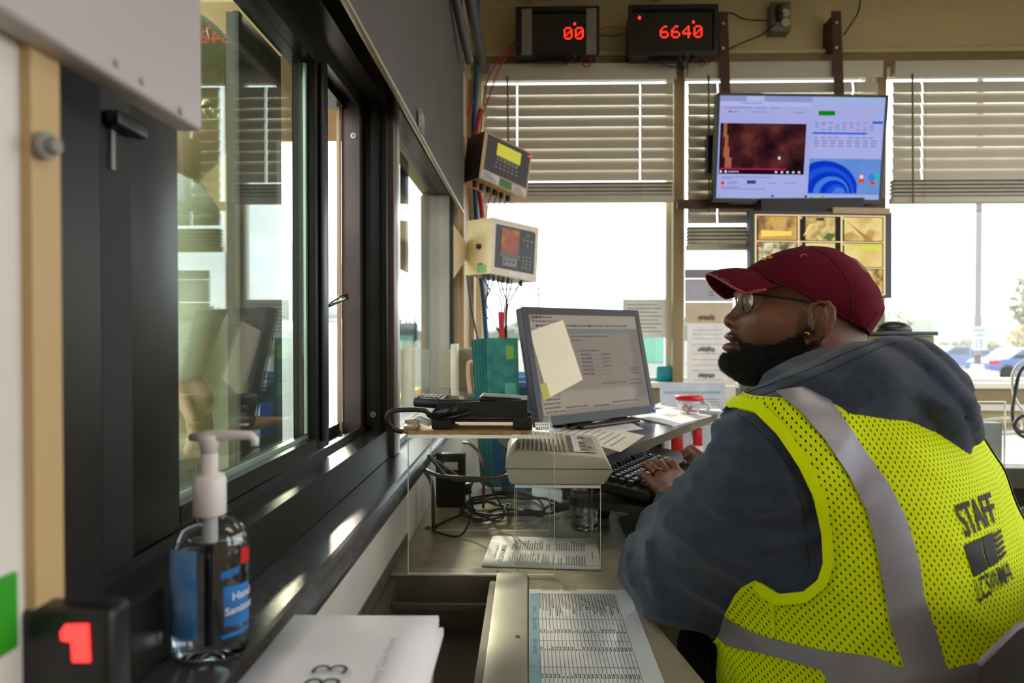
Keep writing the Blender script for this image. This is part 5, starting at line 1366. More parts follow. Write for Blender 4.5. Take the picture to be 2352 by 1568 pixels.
cord('cable', [Pz(1110, 1165, zl), P(1110, 1080, 1.52), P(1100, 1040, 1.55), P(1080, 1020, 1.56), P(1064, 1016, 1.58)], .0036, M_cg, lb[6])
cord('cable', [P(1120, 1100, 1.42), P(1140, 1140, 1.42), P(1158, 1180, 1.45), P(1140, 1196, 1.45), P(1105, 1182, 1.45), P(1092, 1176, 1.46)], .0022, M_ck, lb[7])
b = MB(); q = Pz(1190, 1176, zl + .014); b.tube([q, q + Vector((.03, .0, 0)), q + Vector((.032, 0, 0)), q + Vector((.05, 0, 0))], [.0075, .0075, .0055, .0045], n=10); one(b, 'inline_plug', M_black, 'black moulded plug lying on the cable coils', 'plug')
q = P(1034, 1090, 1.62); ad = thing('power_adapter', 'black power adapter block with a white label leaning on the wall', 'power adapter', (q.x, q.y, ZT))
b = MB(); b.box((q.x - .035, q.y, ZT + .001), (q.x + .035, q.y + .03, q.z + .05), bev=.005); b.build('block', M_black, ad); b = MB(); b.box((q.x - .015, q.y - .0006, q.z + .012), (q.x + .018, q.y - .0001, q.z + .03)); b.build('label', M_paper, ad)
q = Pz(1062, 1160, ZT); b = MB(); b.cyl(q + Vector((-.015, 0, .032)), q + Vector((.018, .01, .040)), .014, n=20); b.cyl(q + Vector((-.02, 0, .031)), q + Vector((-.0151, 0, .032)), .011, n=20); b.cyl(q + Vector((0, .005, .0005)), q + Vector((0, .005, .03)), .006, n=10); one(b, 'ferrite_plug', M_black, 'round black plug standing among the coiled cables', 'plug')
flat('paper_sheet', [(1160, 1035), (1300, 1035), (1340, 1070), (1150, 1075)], ZT + .0004, M_paper, 'white sheet lying flat behind the cable coils')
flat('paper_sheet', [(1100, 1050), (1170, 1040), (1175, 1085), (1120, 1120)], ZT + .0012, mat('paper_warm', 'd8d4cc', .6), 'grey-white sheet beside the adapter block')

# brochures in a clear holder
bh = thing('brochure_holder', 'clear blue-tinted brochure holder standing before the monitor', 'brochure holder', (-.03, 1.9, ZT))
yb_ = 1.80
hx0, hx1 = P(1152, 900, yb_).x, P(1222, 900, yb_).x; zt_ = P(1180, 908, yb_).z
b = MB(); b.use(pane('blue_acrylic', 'a8ccf0', 1.49, haze=('9cc0e4', .25)))
b.box((hx0, yb_, ZT + .001), (hx1, yb_ + .003, zt_)); b.box((hx0, yb_ + .05, ZT + .001), (hx1, yb_ + .053, zt_ + .06)); b.box((hx0, yb_ + .0031, ZT + .001), (hx0 + .003, yb_ + .0499, zt_ + .01)); b.box((hx1 - .003, yb_ + .0031, ZT + .001), (hx1, yb_ + .0499, zt_ + .01)); b.box((hx0 + .0031, yb_ + .0031, ZT + .001), (hx1 - .0031, yb_ + .0499, ZT + .004))
b.build('pocket', None, bh)
M_te = mat('brochure_teal', '2c7a76', .4, scale=35, c2='4f9c92'); M_te2 = mat('brochure_dark', '1f6268', .4, scale=25, c2='37827f'); M_bb = mat('brochure_blue', '2a6ea8', .4)
for k in range(10):
    yk = yb_ + .046 - .0042 * k; dx = -.004 * (9 - k) * .9
    P0 = P(1118, 780, yk); P1 = P(1200, 778, yk); wq = .092
    x1k = P(1203, 778, yb_).x + dx * .9; o_ = Vector((x1k - wq + .004, yk, ZT + .006 + .0005)); 
    ht = P(1180, 776, yb_).z - o_.z - .0006 * (9 - k); sk = Vector((-.012 - .0015 * (9 - k), .0, ht))
    b = MB(); b.use(M_te if k % 2 else M_te2)
    q = [o_, o_ + Vector((wq - .008, 0, 0)), o_ + Vector((wq - .008, 0, 0)) + sk, o_ + sk]
    b.add(q + [p + Vector((0, .0028, 0)) for p in q], [(0, 1, 2, 3), (7, 6, 5, 4), (0, 4, 5, 1), (1, 5, 6, 2), (2, 6, 7, 3), (3, 7, 4, 0)], None, False)
    if k == 9:
        u_ = q[1] - q[0]; rects(b, q[0], u_, sk, [(.62, .86, .86, .95, mat('leaf_green', '8cc050', .5)), (.1, .05, .95, .35, M_bb), (.2, .42, .55, .62, M_te2), (.55, .5, .9, .7, mat('brochure_mint', '6cc0a8', .5))], .0004)
    one(b, 'brochure', None, 'frontmost teal brochure with a green leaf mark in the clear holder' if k == 9 else 'teal brochure stacked behind the front one in the clear holder', 'brochure', None if k == 9 else 'brochures in the clear holder')

# ------------------------------------------------------------------ back window papers and sill things
M_tr = mat('paper_backlit', 'dcdcde', .7)
M_tr.node_tree.nodes['Principled BSDF'].inputs['Transmission Weight'].default_value = 0
def hang(name, x0, y0, x1, y1, Y, m, label, marks=(), cat='paper'):
    a = P(x0, y1, Y); c_ = P(x1, y0, Y); b = MB(); b.use(m); b.box((a.x, Y, a.z), (c_.x, Y + .0006, c_.z))
    rects(b, (a.x, Y, a.z), (c_.x - a.x, 0, 0), (0, 0, c_.z - a.z), [(p, q, r_, s_, M_ink2) for p, q, r_, s_ in marks]); return b, (a, c_)
yw = YB + .055
b, _ = hang('s', 1430, 687, 1536, 775, yw, mat('paper_thin', 'f0f0f2', .7), '', [(.1, .85 - .1 * k, .75 + .1 * (k % 2), .87 - .1 * k) for k in range(8)]); one(b, 'window_notice', None, 'thin printed notice taped inside the first back window', 'notice')
yw = 2.9
def scribble(b, x0, y, x1, Y):
    pts = []
    rs__ = random.Random(int(y))
    for i in range(26):
        t = i / 25; pts.append(P(x0 + (x1 - x0) * t, y + 6 * math.sin(i * 1.9) * (.5 + rs__.random()), Y - .003))
    b.use(M_ink); b.tube(pts, .0012, n=4)
fm = thing('form_rack', 'tall white wall rack of signed forms behind the cap visor', 'paper rack', P(1625, 870, yw))
b, (a, c_) = hang('s', 1578, 740, 1690, 885, yw, mat('form_white', 'f2eef0', .6), '')
for y in (802, 862): scribble(b, 1604, y, 1642, yw)
for k, y in enumerate((757, 767, 777, 790, 812, 825, 838, 850, 872)):
    q = P(1590, y, yw - .0004); q2 = P(1660, y + 1, yw - .0004); b.use(M_grey); b.quad((q.x, q.y, q2.z), (q2.x, q.y, q2.z), (q2.x, q.y, q.z), (q.x, q.y, q.z))
b.build('white_forms', None, fm)
b, _ = hang('s', 1573, 694, 1684, 742, yw - .002, mat('form_beige', 'd3c2a6', .6), ''); scribble(b, 1604, 729, 1642, yw - .003); b.build('beige_form', None, fm)
b, _ = hang('s', 1573, 640, 1684, 692, yw - .003, mat('form_lilac', 'b7b6c4', .6), '', [(.5, .25, .6, .3), (.5, .4, .58, .45)]); b.build('lilac_form', None, fm)
b, _ = hang('s', 1573, 618, 1684, 639, yw - .003, mat('form_grey', '8f8e90', .6), ''); b.build('grey_header', None, fm)
b = MB(); qa, qb = P(1700, 945, yw), P(1722, 700, yw); b.box((qa.x, yw, ZT + .001), (qb.x, yw + .02, qb.z)); b.build('rack_post', mat('post_grey', '5c5f66', .4, .4), fm)
b = MB(); b.box((P(1590, 900, yw).x, yw + .002, ZT + .001), (P(1690, 900, yw).x, yw + .02, P(1600, 886, yw).z)); b.build('rack_base', M_white, fm)
q = P(1526, 888, YB + .0); b = MB(); b.box(P(1510, 886, YB - .0) + Vector((0, 0, 0)), P(1540, 840, YB + .04), bev=.004)
tb = thing('teal_carton', 'small teal carton on the back window sill beside the monitor', 'carton', (q.x, q.y, zs)); b.v = [Vector((v.x, v.y, max(v.z, zs + .0125))) for v in b.v]; b.build('carton_body', mat('teal_card', '1c8c94', .5), tb)

# beige cabinet with black top, mouse on it
q0, q1 = P(1990, 900, 2.35), P(2146, 768, 2.35)
pc = thing('file_cabinet_small', 'small olive cabinet with a black top behind the hood of the worker', 'cabinet', (q1.x - .1, 2.45, ZT))
b = MB(); b.box((q0.x, 2.35, ZT + .001), (q1.x, 2.6, q1.z - .004), bev=.003); b.build('body', mat('olive_paint', '8a8a58', .5), pc)
b = MB(); b.box((q0.x - .02, 2.33, q1.z - .003), (q1.x + .002, 2.62, q1.z + .010), bev=.002); b.build('top_panel', M_black, pc)
q = P(2113, 808, 2.349); b = MB(); b.box((q.x - .012, 2.344, q.z - .004), (q.x + .012, 2.3495, q.z + .004), bev=.0015); b.build('latch', M_black, pc)
q = P(2054, 762, 2.42); b = MB(); b.lathe([(.058, 0), (.060, .006), (.053, .019), (.036, .030), (.016, .035), (.0001, .036)], (q.x, q.y, q1.z + .0105), n=32, sx=1, sy=.6); one(b, 'computer_mouse', M_black, 'large black mouse on top of the olive cabinet', 'computer mouse')
# acrylic pocket on the back counter
q0, q1 = P(2180, 1068, 2.2), P(2298, 922, 2.24)
ph = thing('acrylic_pocket', 'clear acrylic sheet pocket with a grey insert on the back counter', 'sheet holder', (q1.x - .06, 2.25, ZT))
b = MB(); b.box((q0.x, 2.22, ZT + .001), (q1.x, 2.224, q1.z)); b.box((q0.x, 2.30, ZT + .001), (q1.x, 2.304, q1.z - .03)); b.build('panes', M_acr, ph)
b = MB(); b.box((q0.x, 2.226, ZT + .002), (q1.x - .004, 2.27, P(2290, 972, 2.22).z)); b.build('grey_insert', mat('insert_grey', '8b8f8e', .5), ph)
b = MB(); b.box((q0.x, 2.218, q1.z - .0), (q1.x + .003, 2.2239, q1.z + .003)); b.box((q1.x + .0001, 2.218, ZT + .001), (q1.x + .003, 2.2239, q1.z)); b.build('edge_light_strip', M_acre, ph)
# cables at the right edge
cord('cable', [P(2380, 830, 2.5), P(2345, 850, 2.5), P(2332, 900, 2.5), P(2325, 950, 2.48), P(2335, 985, 2.45), P(2360, 990, 2.45), P(2375, 970, 2.45), P(2350, 955, 2.45), P(2330, 975, 2.45), P(2345, 1000, 2.45), P(2380, 1010, 2.42)], .006, M_ck, 'black cable knotted in loops above the back counter', n=8)
cord('cable', [P(2390, 815, 2.52), P(2350, 828, 2.52), P(2326, 860, 2.52), P(2330, 910, 2.5), P(2352, 945, 2.48), P(2390, 985, 2.44)], .005, M_cw, 'grey-white cable curving beside the knotted black one', n=8)
cord('cable', [P(2240, 968, 2.7), P(2290, 960, 2.68), P(2335, 962, 2.66), P(2345, 985, 2.64), P(2300, 992, 2.62), P(2230, 985, 2.62)], .004, M_cw, 'thin pale cable looping behind the acrylic pocket', n=8)
flat('paper_sheet', [(2225, 1066), (2280, 1000), (2400, 998), (2410, 1066)], ZT + .0006, mat('desk_mat', 'dcdce0', .3), 'wide white sheet covering the back counter by the cables')
# ================================================================== outside
GZ = -1.0
one(MB().box((-200, -60, GZ - .2), (260, 300, GZ)), 'ground', mat('asphalt', '5f5d59', .9, var=.06, scale=.3), 'wide grey paved yard outside the booth', 'ground', kind='structure')
g = MB().box((-3.6, -4, -.30), (-.415, 9.5, -.12)); one(g, 'walkway_slab', M_conc, 'raised concrete walkway running along outside the service window', 'walkway', kind='structure')
g = MB().box((-4.2, -8, GZ + .001), (-3.8, 24, GZ + .22)); one(g, 'kerb', mat('yellow_kerb', 'c8a23c', .7), 'yellow painted kerb beside the scale lane', 'kerb')
g = MB(); g.use(mat('canopy_tan', '9a7c54', .7)); g.box((-1.3, 2.0, 1.99), (-.42, 2.9, 2.15)); one(g, 'canopy', None, 'tan awning over the walkway beyond the service window', 'awning', kind='structure')
g = MB(); g.use(mat('outer_wall', 'b3a573', .8, var=.06)); g.box((-1.45, 2.2, -.12), (-1.30, 3.2, 3.2)); g.use(mat('outer_trim', 'e6dfb8', .7)); g.box((-1.2999, 2.42, -.12), (-1.285, 2.50, 3.2)); g.box((-1.2999, 2.62, -.12), (-1.29, 2.66, 3.2)); one(g, 'outer_partition', None, 'beige partition wall with pale upright strips outside the service window', 'wall', kind='structure')

def hills():
    b = MB(); b.use(mat('far_trees', '4d5648', .9, var=.2, scale=.1)); rr = random.Random(4)
    xs = [-160 + 6 * i for i in range(70)]
    top = [3.0 + 1.6 * math.sin(x * .045) + 1.1 * math.sin(x * .13 + 1) + rr.uniform(-.6, .6) + (3.5 if x > 70 else 0) * (1 - math.exp(-(x - 70) / 40) if x > 70 else 0) for x in xs]
    vs = []
    for x, t in zip(xs, top): vs += [(x, 170, GZ), (x, 174, t * .6 + GZ + 1), (x, 182, t + GZ + 1.2), (x, 215, GZ)]
    fs = []
    for i in range(len(xs) - 1):
        for k in range(3): fs.append((4 * i + k, 4 * i + k + 4, 4 * i + k + 5, 4 * i + k + 1))
    b.add(vs, fs, None, False); return b
one(hills(), 'tree_line', None, 'low hazy line of trees along the horizon', 'trees', kind='stuff')
b = MB(); b.use(mat('hill_grass', '6f7368', .9, var=.08, scale=.05))
vs = []; n = 24
for i in range(n + 1):
    x = 62 + 3.6 * i; h = 5.5 * math.sin(min(1, i / 9) * math.pi / 2)
    vs += [(x, 120, GZ), (x, 135, GZ + h), (x, 160, GZ + h), (x, 175, GZ)]
b.add(vs, [(4 * i + k, 4 * i + k + 4, 4 * i + k + 5, 4 * i + k + 1) for i in range(n) for k in range(3)], None, True)
one(b, 'grass_mound', None, 'broad pale grassed mound rising beyond the parked cars', 'hill')
def tree(x, y, h, w, label, c1='5f6b48', c2='8a8a58', seed=1):
    r = thing('tree', label, 'tree', (x, y, GZ)); rr = random.Random(seed)
    b = MB(); b.cyl((x, y, GZ), (x, y, GZ + h * .5), .05 * h, .025 * h, n=8); b.build('trunk', mat('bark', '5a4c3c', .9), r)
    b = MB(); b.use(mat('leaves_%d' % seed, c1, .8, c2=c2, scale=1.2))
    for k in range(900):
        a = rr.uniform(0, 6.28); u = rr.uniform(-1, 1); q = rr.random() ** .35; s = .055 * h
        p = Vector((x + w * q * math.sqrt(1 - u * u) * math.cos(a), y + w * q * math.sqrt(1 - u * u) * math.sin(a), GZ + h * .62 + h * .38 * q * u))
        d1 = Vector((rr.uniform(-1, 1), rr.uniform(-1, 1), rr.uniform(-1, 1))).normalized() * s; d2 = d1.orthogonal().normalized() * s * .6
        b.add([p - d1, p - d2, p + d1, p + d2], [(0, 1, 2, 3)], None, False)
    b.build('foliage', None, r)
tree(33.2, 44, 6.6, 2.3, 'green and gold tree at the edge of the last back window', 'a08a4c', '6f7a4c', 1)
tree(41, 84, 5.6, 5.0, 'bushy tree far off behind the parked cars', '6f7a58', '8c9070', 2)
tree(24, 88, 5.6, 1.9, 'thin tall tree seen between the window post and the olive cabinet', '7d8a80', '9aa898', 3)
tree(8, 95, 5.4, 3.4, 'round green tree over the computer monitor', '7f8e70', '98a684', 4)
tree(1.5, 110, 5.2, 4.4, 'low green tree farther off beside the round one', '7f8e70', '98a684', 5)
tree(30.0, 41, 2.7, 1.5, 'low golden bush below the gold tree at the edge of the last back window', 'b08c3c', '8a7c48', 6)
b = MB(); rr = random.Random(8); b.use(mat('hedge_mix', '8a6a48', .9, c2='6c7448', scale=.8))
for k in range(2600):
    x = rr.uniform(22, 62); p = Vector((x, 60 + rr.uniform(-1, 1), GZ + rr.uniform(.1, 1.1) * (1.0 + .25 * math.sin(x * .7)))); d1 = Vector((rr.uniform(-1, 1), rr.uniform(-1, 1), rr.uniform(-1, 1))).normalized() * .3; d2 = d1.orthogonal().normalized() * .2
    b.add([p - d1, p - d2, p + d1, p + d2], [(0, 1, 2, 3)], None, False)
one(b, 'hedge', None, 'rusty and green scrub growing behind the parked cars', 'hedge', kind='stuff')
# lamp pole with a speed sign and a concrete base
Yp = 22.0; q = P(2245, 850, Yp)
pole = thing('lamp_pole', 'brown lamp pole standing in a white concrete block outside the last back window', 'pole', (q.x, Yp, GZ))
b = MB(); b.cyl((q.x, Yp, q.z), (q.x, Yp, GZ + 10.5), .10, .09, n=12); b.build('shaft', mat('pole_brown', '6a5a58', .5), pole)
b = MB(); b.lathe([(.58, 0), (.58, 1.05), (.2, 1.12), (.16, 1.3), (.0001, 1.31)], (q.x, Yp, GZ), n=24); b.v = [Vector((v.x, v.y, GZ + (v.z - GZ) * (q.z + .2 - GZ) / 1.31)) for v in b.v]; b.build('concrete_base', mat('base_white', 'a8a49a', .8), pole)
sg = MB(); sx = P(2252, 775, Yp - .12); sg.use(mat('sign_white', 'a4a6a6', .5)); a = P(2233, 804, Yp - .12); c_ = P(2268, 750, Yp - .12); sg.box((a.x, Yp - .12, a.z), (c_.x, Yp - .105, c_.z))
put_text(sg, 'SPEED', Vector((a.x + .04, Yp - .122, c_.z - .17)), (.13, 0, 0), (0, 0, .15), M_black); put_text(sg, 'LIMIT', Vector((a.x + .08, Yp - .122, c_.z - .32)), (.13, 0, 0), (0, 0, .14), M_black); put_text(sg, '15', Vector((a.x + .07, Yp - .122, c_.z - .68)), (.27, 0, 0), (0, 0, .4), M_black)
one(sg, 'speed_sign', None, 'white speed sign with black lettering on the lamp pole', 'sign')
# parked cars
def car(x, y, c, label, seed, flip=1, light=True):
    r = thing('parked_car', label, 'car', (x, y, GZ)); m_ = mat('car_%d' % seed, c, .25, coat=.5)
    L = 4.5; pr = [(-.5, .35), (-.5, .72), (-.46, .86), (-.30, .93), (-.17, 1.38), (.20, 1.42), (.36, .98), (.49, .84), (.5, .40)]
    pr = [(a * L * flip, z) for a, z in pr]; n = len(pr)
    b = MB(); vs = [(x + a, y - .85, GZ + z) for a, z in pr] + [(x + a, y + .85, GZ + z) for a, z in pr]
    b.add(vs, [list(range(n)), list(range(n, 2 * n))[::-1]] + [(i, n + i, n + (i + 1) % n, (i + 1) % n) for i in range(n)], None, False); b.build('body', m_, r)
    b = MB(); g_ = mat('car_glass', '3c4450', .1)
    for aa in (((-.27, .96), (-.17, 1.33), (.0, 1.36), (.0, .96)), ((.015, .96), (.015, 1.36), (.185, 1.36), (.31, .98))):
        p = [(a * L * flip, z) for a, z in aa]; b.use(g_); b.add([(x + a, y - .856, GZ + z) for a, z in p], [(0, 1, 2, 3)], None, False)
    b.build('side_windows', None, r)
    for a in (-.31, .31):
        b = MB(); b.cyl((x + a * L, y - .87, GZ + .33), (x + a * L, y - .65, GZ + .33), .33, n=24); b.build('wheel', M_black2, r)
    if light:
        b = MB(); b.box((x - .5 * L * flip - .01, y - .84, GZ + .68), (x - .40 * L * flip, y - .80 - .06, GZ + .86)); b.build('tail_lamp', mat('lamp_red', 'd0202c', .3), r)
Yc = 33
car(P(2340, 860, Yc).x + .3, Yc, '5a6a9c', 'blue parked car with a red tail lamp just beyond the lamp pole', 1, 1)
car(P(2215, 840, 38).x - .2, 38, '7d88a8', 'pale blue car parked behind the lamp pole', 2, -1, False)
car(P(2330, 820, 45).x + 1, 45, 'a8aab0', 'silver car roof showing above the blue parked car', 3, 1, False)
# traffic-arm post outside the first back window
Yq = 40; a = P(1238, 700, Yq); b = MB(); b.cyl((a.x, Yq, GZ), (a.x, Yq, P(1238, 655, Yq).z), .07, n=8); b.cyl(P(1238, 662, Yq), P(1148, 664, Yq), .05, n=8); b.tube([P(1238, 680, Yq), P(1224, 663, Yq)], .04)
one(b, 'signal_post', mat('post_blue', '6f7c8c', .5), 'blue-grey post with a level arm beyond the stainless weight indicator', 'post')
# distant teal machine and yellow barrier seen past the monitor
a = P(1492, 790, 50); b = MB(); b.use(mat('skip_green', '6ca08a', .6)); b.box((a.x - 1.2, 50, GZ), (a.x + 1.2, 52, GZ + 2.0)); b.use(mat('skip_dark', '484a50', .6)); b.box((a.x - 1.25, 49.9, GZ + 2.0), (a.x + 1.25, 52.1, GZ + 2.3)); one(b, 'waste_container', None, 'mint green container out in the yard beside the computer monitor', 'container')
a = P(1500, 850, 20); b = MB(); b.box((a.x - .8, 20, GZ), (a.x + 1.2, 20.4, GZ + .65)); one(b, 'road_barrier', mat('barrier_yellow', 'c8ac3c', .6), 'yellow barrier in the yard beside the computer monitor', 'barrier')
# lattice stand and caution strips outside the side window
Yl = 4.2
lt_ = thing('lattice_stand', 'dark crossed lattice stand outside the fixed side window', 'metal stand', P(935, 790, Yl))
b = MB()
for x0, y0, x1, y1 in ((922, 655, 916, 785), (955, 655, 952, 785), (922, 660, 952, 740), (950, 655, 918, 745), (918, 700, 950, 785), (952, 700, 930, 785)): b.tube([P(x0, y0, Yl), P(x1, y1, Yl)], .006, n=6)
b.build('braces', mat('lattice', '2e3034', .5), lt_); b = MB(); b.box(P(916, 782, Yl) + Vector((0, .01, 0)), P(956, 742, Yl) + Vector((0, .06, 0))); b.use(M_black); b.build('lower_box', mat('dim_box', '4a4e58', .5), lt_)
b = MB(); b.box((P(920, 782, Yl).x, Yl + .0, -.12), (P(950, 782, Yl).x, Yl + .05, P(930, 783, Yl).z)); b.build('pedestal', M_conc, lt_)
for k, (y0, y1) in enumerate(((372, 480), (503, 618))):
    b = MB(); b.box(Px(919, y1, -.349) + Vector((.0, 0, 0)), Px(938, y0, -.349) + Vector((-.003, 0, 0))); b.v = [Vector((min(max(v.x, -.349), -.346), v.y, v.z)) for v in b.v]
    one(b, 'caution_strip', mat('caution_yellow', 'b8a030', .5), ['upper yellow strip stuck outside the fixed side window', 'lower yellow strip stuck outside the fixed side window'][k], 'strip')
# grimy perspex baffle standing at the far end of the side window
# white truck standing on the scale
tk = thing('white_truck', 'white truck with a big front tyre standing outside the service window', 'truck', (-2.4, 6.2, GZ))
M_trk = mat('truck_white', 'b8b8b8', .35, coat=.4)
b = MB(); b.box((-3.9, 5.3, GZ + .95), (-2.15, 9.4, GZ + 2.3), bev=.12); b.box((-3.85, 6.3, GZ + 2.25), (-2.2, 8.2, GZ + 3.1), bev=.15); b.build('cab', M_trk, tk)
for yy in (6.1, 8.8):
    b = MB(); b.cyl((-2.45, yy, GZ + .52), (-2.14, yy, GZ + .52), .52, n=36); b.build('tyre', M_black2, tk); b = MB(); b.cyl((-2.139, yy, GZ + .52), (-2.12, yy, GZ + .52), .30, .26, n=30); b.build('wheel_hub', mat('hub', 'b0aeac', .3, .6), tk)
    b = MB(); b.tube([Vector((-2.12, yy + .62 * math.cos(t), GZ + .55 + .62 * math.sin(t))) for t in [math.pi * i / 12 for i in range(13)]], .05, n=8); b.build('wheel_arch', M_trk, tk)
b = MB(); b.box((-2.19, 6.6, GZ + 2.35), (-2.17, 7.9, GZ + 2.95)); b.build('side_window', mat('car_glass', '3c4450', .1), tk)
# ================================================================== the seated worker
M_skin = mat('skin', '774b35', .48, var=.10, scale=60, bump=.12, bscale=900, spec=.45)
M_lip = mat('lip', '7c4c42', .4, var=.06)
M_hood = mat('hoodie_fleece', '373e4f', .95, var=.14, scale=90, bump=.5, bscale=1300, spec=.15, sheen=.25)
M_cap = mat('cap_twill', '5f1021', .9, var=.08, scale=60, bump=.3, bscale=1500, spec=.12)
M_capd = mat('cap_worn', 'a04854', .85, var=.1)
M_beard = mat('beard_hair', '0f0d0c', .7, var=.4, scale=600, bump=.8, bscale=1400)
M_hair = mat('beard_strand', '1a1715', .45, var=.2, spec=.7)
M_vest_y = mat('vest_binding', 'dcec00', .8, spec=.1, var=.03, scale=30, bump=.1, bscale=900)
M_tape = mat('reflective_tape', '8f8d96', .42, .25, var=.05, scale=30, bump=.1, bscale=1200)
M_pant = mat('dark_trousers', '17171b', .9, var=.1)

hd = Vector((-.996, .085, 0)).normalized(); hl = Vector((0, 0, 1)).cross(hd)       # facing, and towards his own left (our side)
HO = P(1840, 700, 1.06)
def HB(px, py, b=0.0):
    """(a, z) on the sagittal plane shifted b towards the lens; a grows towards the back of the head"""
    d = ray(px, py); c0 = Vector((0, 0, CZ)); t = ((HO + hl * b) - c0).dot(hl) / d.dot(hl); p = c0 + d * t - HO
    return (-(p.dot(hd)), p.z)
def HW(a, b, z): return HO - hd * a + hl * b + Vector((0, 0, z))
def local(X, Y, Z_):
    rx, ry, rz = X - HO.x, Y - HO.y, Z_ - HO.z
    return -(rx * hd.x + ry * hd.y), rx * hl.x + ry * hl.y, rz
tab = [  # photo row, face line, back line, half width
    (580, 1815, 1880, .012), (588, 1775, 1925, .035), (600, 1748, 1960, .052), (630, 1722, 1986, .068), (660, 1708, 1997, .075), (690, 1703, 2000, .078),
    (715, 1699, 1998, .077), (740, 1695, 1992, .075), (760, 1690, 1985, .072), (780, 1684, 1975, .069), (800, 1683, 1960, .066), (820, 1681, 1935, .061),
    (836, 1685, 1905, .055), (849, 1694, 1870, .048), (858, 1710, 1835, .038), (866, 1738, 1800, .018)]
hz_ = []; hf_ = []; hb_ = []; hw_ = []
for y, f0, b0, w in tab:
    a0_, z_ = HB(f0, y); a1_, _z = HB(b0, y); hz_.append(z_); hf_.append(a0_); hb_.append(a1_); hw_.append(w)
hz_ = np.array(hz_)[::-1]; hf_ = np.array(hf_)[::-1]; hb_ = np.array(hb_)[::-1]; hw_ = np.array(hw_)[::-1]
def al(px, py, b=0.0): a, z = HB(px, py, b); return (a, b, z)
def head_field(X, Y, Z_, ears=True):
    a, b, z = local(X, Y, Z_); ab = np.abs(b)
    f = np.interp(z, hz_, hf_); k = np.interp(z, hz_, hb_); w = np.interp(z, hz_, hw_)
    ac = (f + k) / 2 + .012; A = np.where(a < ac, ac - f, k - ac); t = np.clip((ac - a) / np.maximum(A, .01), 0, 1)
    w = w * (1 - .16 * t ** 2)
    d = (((np.abs(a - ac) / np.maximum(A, .004)) ** 2.25 + (ab / np.maximum(w, .004)) ** 2.25) ** (1 / 2.25) - 1) * np.minimum(A, w)
    d = np.maximum(d, np.maximum(hz_[0] - z, z - hz_[-1]) )
    S = lambda px, py, bb, r: np.sqrt((a - al(px, py, bb)[0]) ** 2 + (ab - bb) ** 2 + (z - al(px, py, bb)[2]) ** 2) - r
    EL = lambda px, py, bb, r: sd_ell(a, ab, z, al(px, py, bb), r)
    CP = lambda p, q, r0, r1: sd_cap(a, ab, z, al(*p), al(*q), r0, r1)
    # cheek, brow, under-jaw
    d = smin(d, EL(1757, 738, .038, (.030, .026, .026)), .02)
    d = smin(d, CP((1716, 676, .004), (1722, 672, .040), .0085, .0080), .014)
    d = smin(d, CP((1752, 835, 0), (1860, 832, 0), .027, .05), .03)
    d = smax(d, -EL(1716, 699, .033, (.016, .017, .0125)), .012)
    # eyelids
    d = smin(d, EL(1731, 698, .031, (.0135, .0150, .0125)), .004)
    d = smax(d, -EL(1719, 698, .030, (.0075, .0100, .0022)), .0015)
    # nose
    n = sd_chain(a, ab, z, [(al(1712, 692), .0065), (al(1697, 714), .0075), (al(1677, 736), .0098)], .006)
    n = smin(n, EL(1693, 743, .0125, (.0125, .0085, .0088)), .006)
    n = smin(n, CP((1676, 742, 0), (1690, 752, 0), .0058, .0062), .005)
    d = smin(d, n, .009)
    d = smax(d, -EL(1684, 747, .0105, (.0085, .0052, .0052)), .002)
    # lips
    d = smin(d, EL(1683, 772, 0, (.0120, .0230, .0062)), .006)
    d = smin(d, EL(1681, 797, 0, (.0142, .0205, .0080)), .005)
    d = smax(d, -EL(1668, 785.5, 0, (.0135, .0200, .0018)), .002)
    if ears:
        e0 = np.array(al(1887, 734, .079)); tl_ = math.radians(17); c_, s_ = math.cos(tl_), math.sin(tl_)
        fl = math.radians(20)                              # the ear stands off the skull towards the back
        U = np.array((c_, 0, -s_)); Wz = np.array((s_, 0, c_)); U = np.array((U[0] * math.cos(fl), math.sin(fl), U[2])); U /= np.linalg.norm(U); N_ = np.cross(Wz, U); N_ /= np.linalg.norm(N_)
        e = sd_ell(a, ab, z, e0, (.0185, .0300, .0062), [U, Wz, N_] if False else np.array([U, Wz, N_]))
        rim = [(1863, 732), (1860, 712), (1868, 699), (1884, 692), (1901, 694), (1911, 710), (1911, 732), (1903, 752), (1888, 768), (1872, 779), (1861, 783)]
        pts = []
        for i, (x, y) in enumerate(rim):
            aa, zz = HB(x, y, .083); off = .083 + .006 * (aa - e0[0]) / .02
            pts.append(((aa, off, zz), .0034 if i < 9 else .0052))
        e = smin(e, sd_chain(a, ab, z, pts, .002), .003)
        e = smax(e, -sd_ell(a, ab, z, np.array(al(1880, 744, .0915)), (.0085, .0075, .0115)), .002)
        e = smax(e, -sd_ell(a, ab, z, np.array(al(1889, 710, .0955)), (.0105, .0060, .0068)), .003)
        e = smin(e, sd_chain(a, ab, z, [(al(1893, 706, .085), .0022), (al(1897, 726, .086), .0026), (al(1893, 746, .085), .0030), (al(1878, 758, .083), .0030), (al(1866, 756, .082), .0035)], .003), .002)
        e = smin(e, EL(1861, 742, .079, (.0055, .0055, .0075)), .003)
        d = smin(d, e, .004)
    return d
NK = [((.430, 1.062, Z(-.005)), .062), ((.440, 1.045, Z(-.06)), .066), ((.465, 1.02, Z(-.15)), .078)]
def skin_field(X, Y, Z_):
    d = head_field(X, Y, Z_)
    return smin(d, sd_chain(X, Y, Z_, NK, .02), .022)

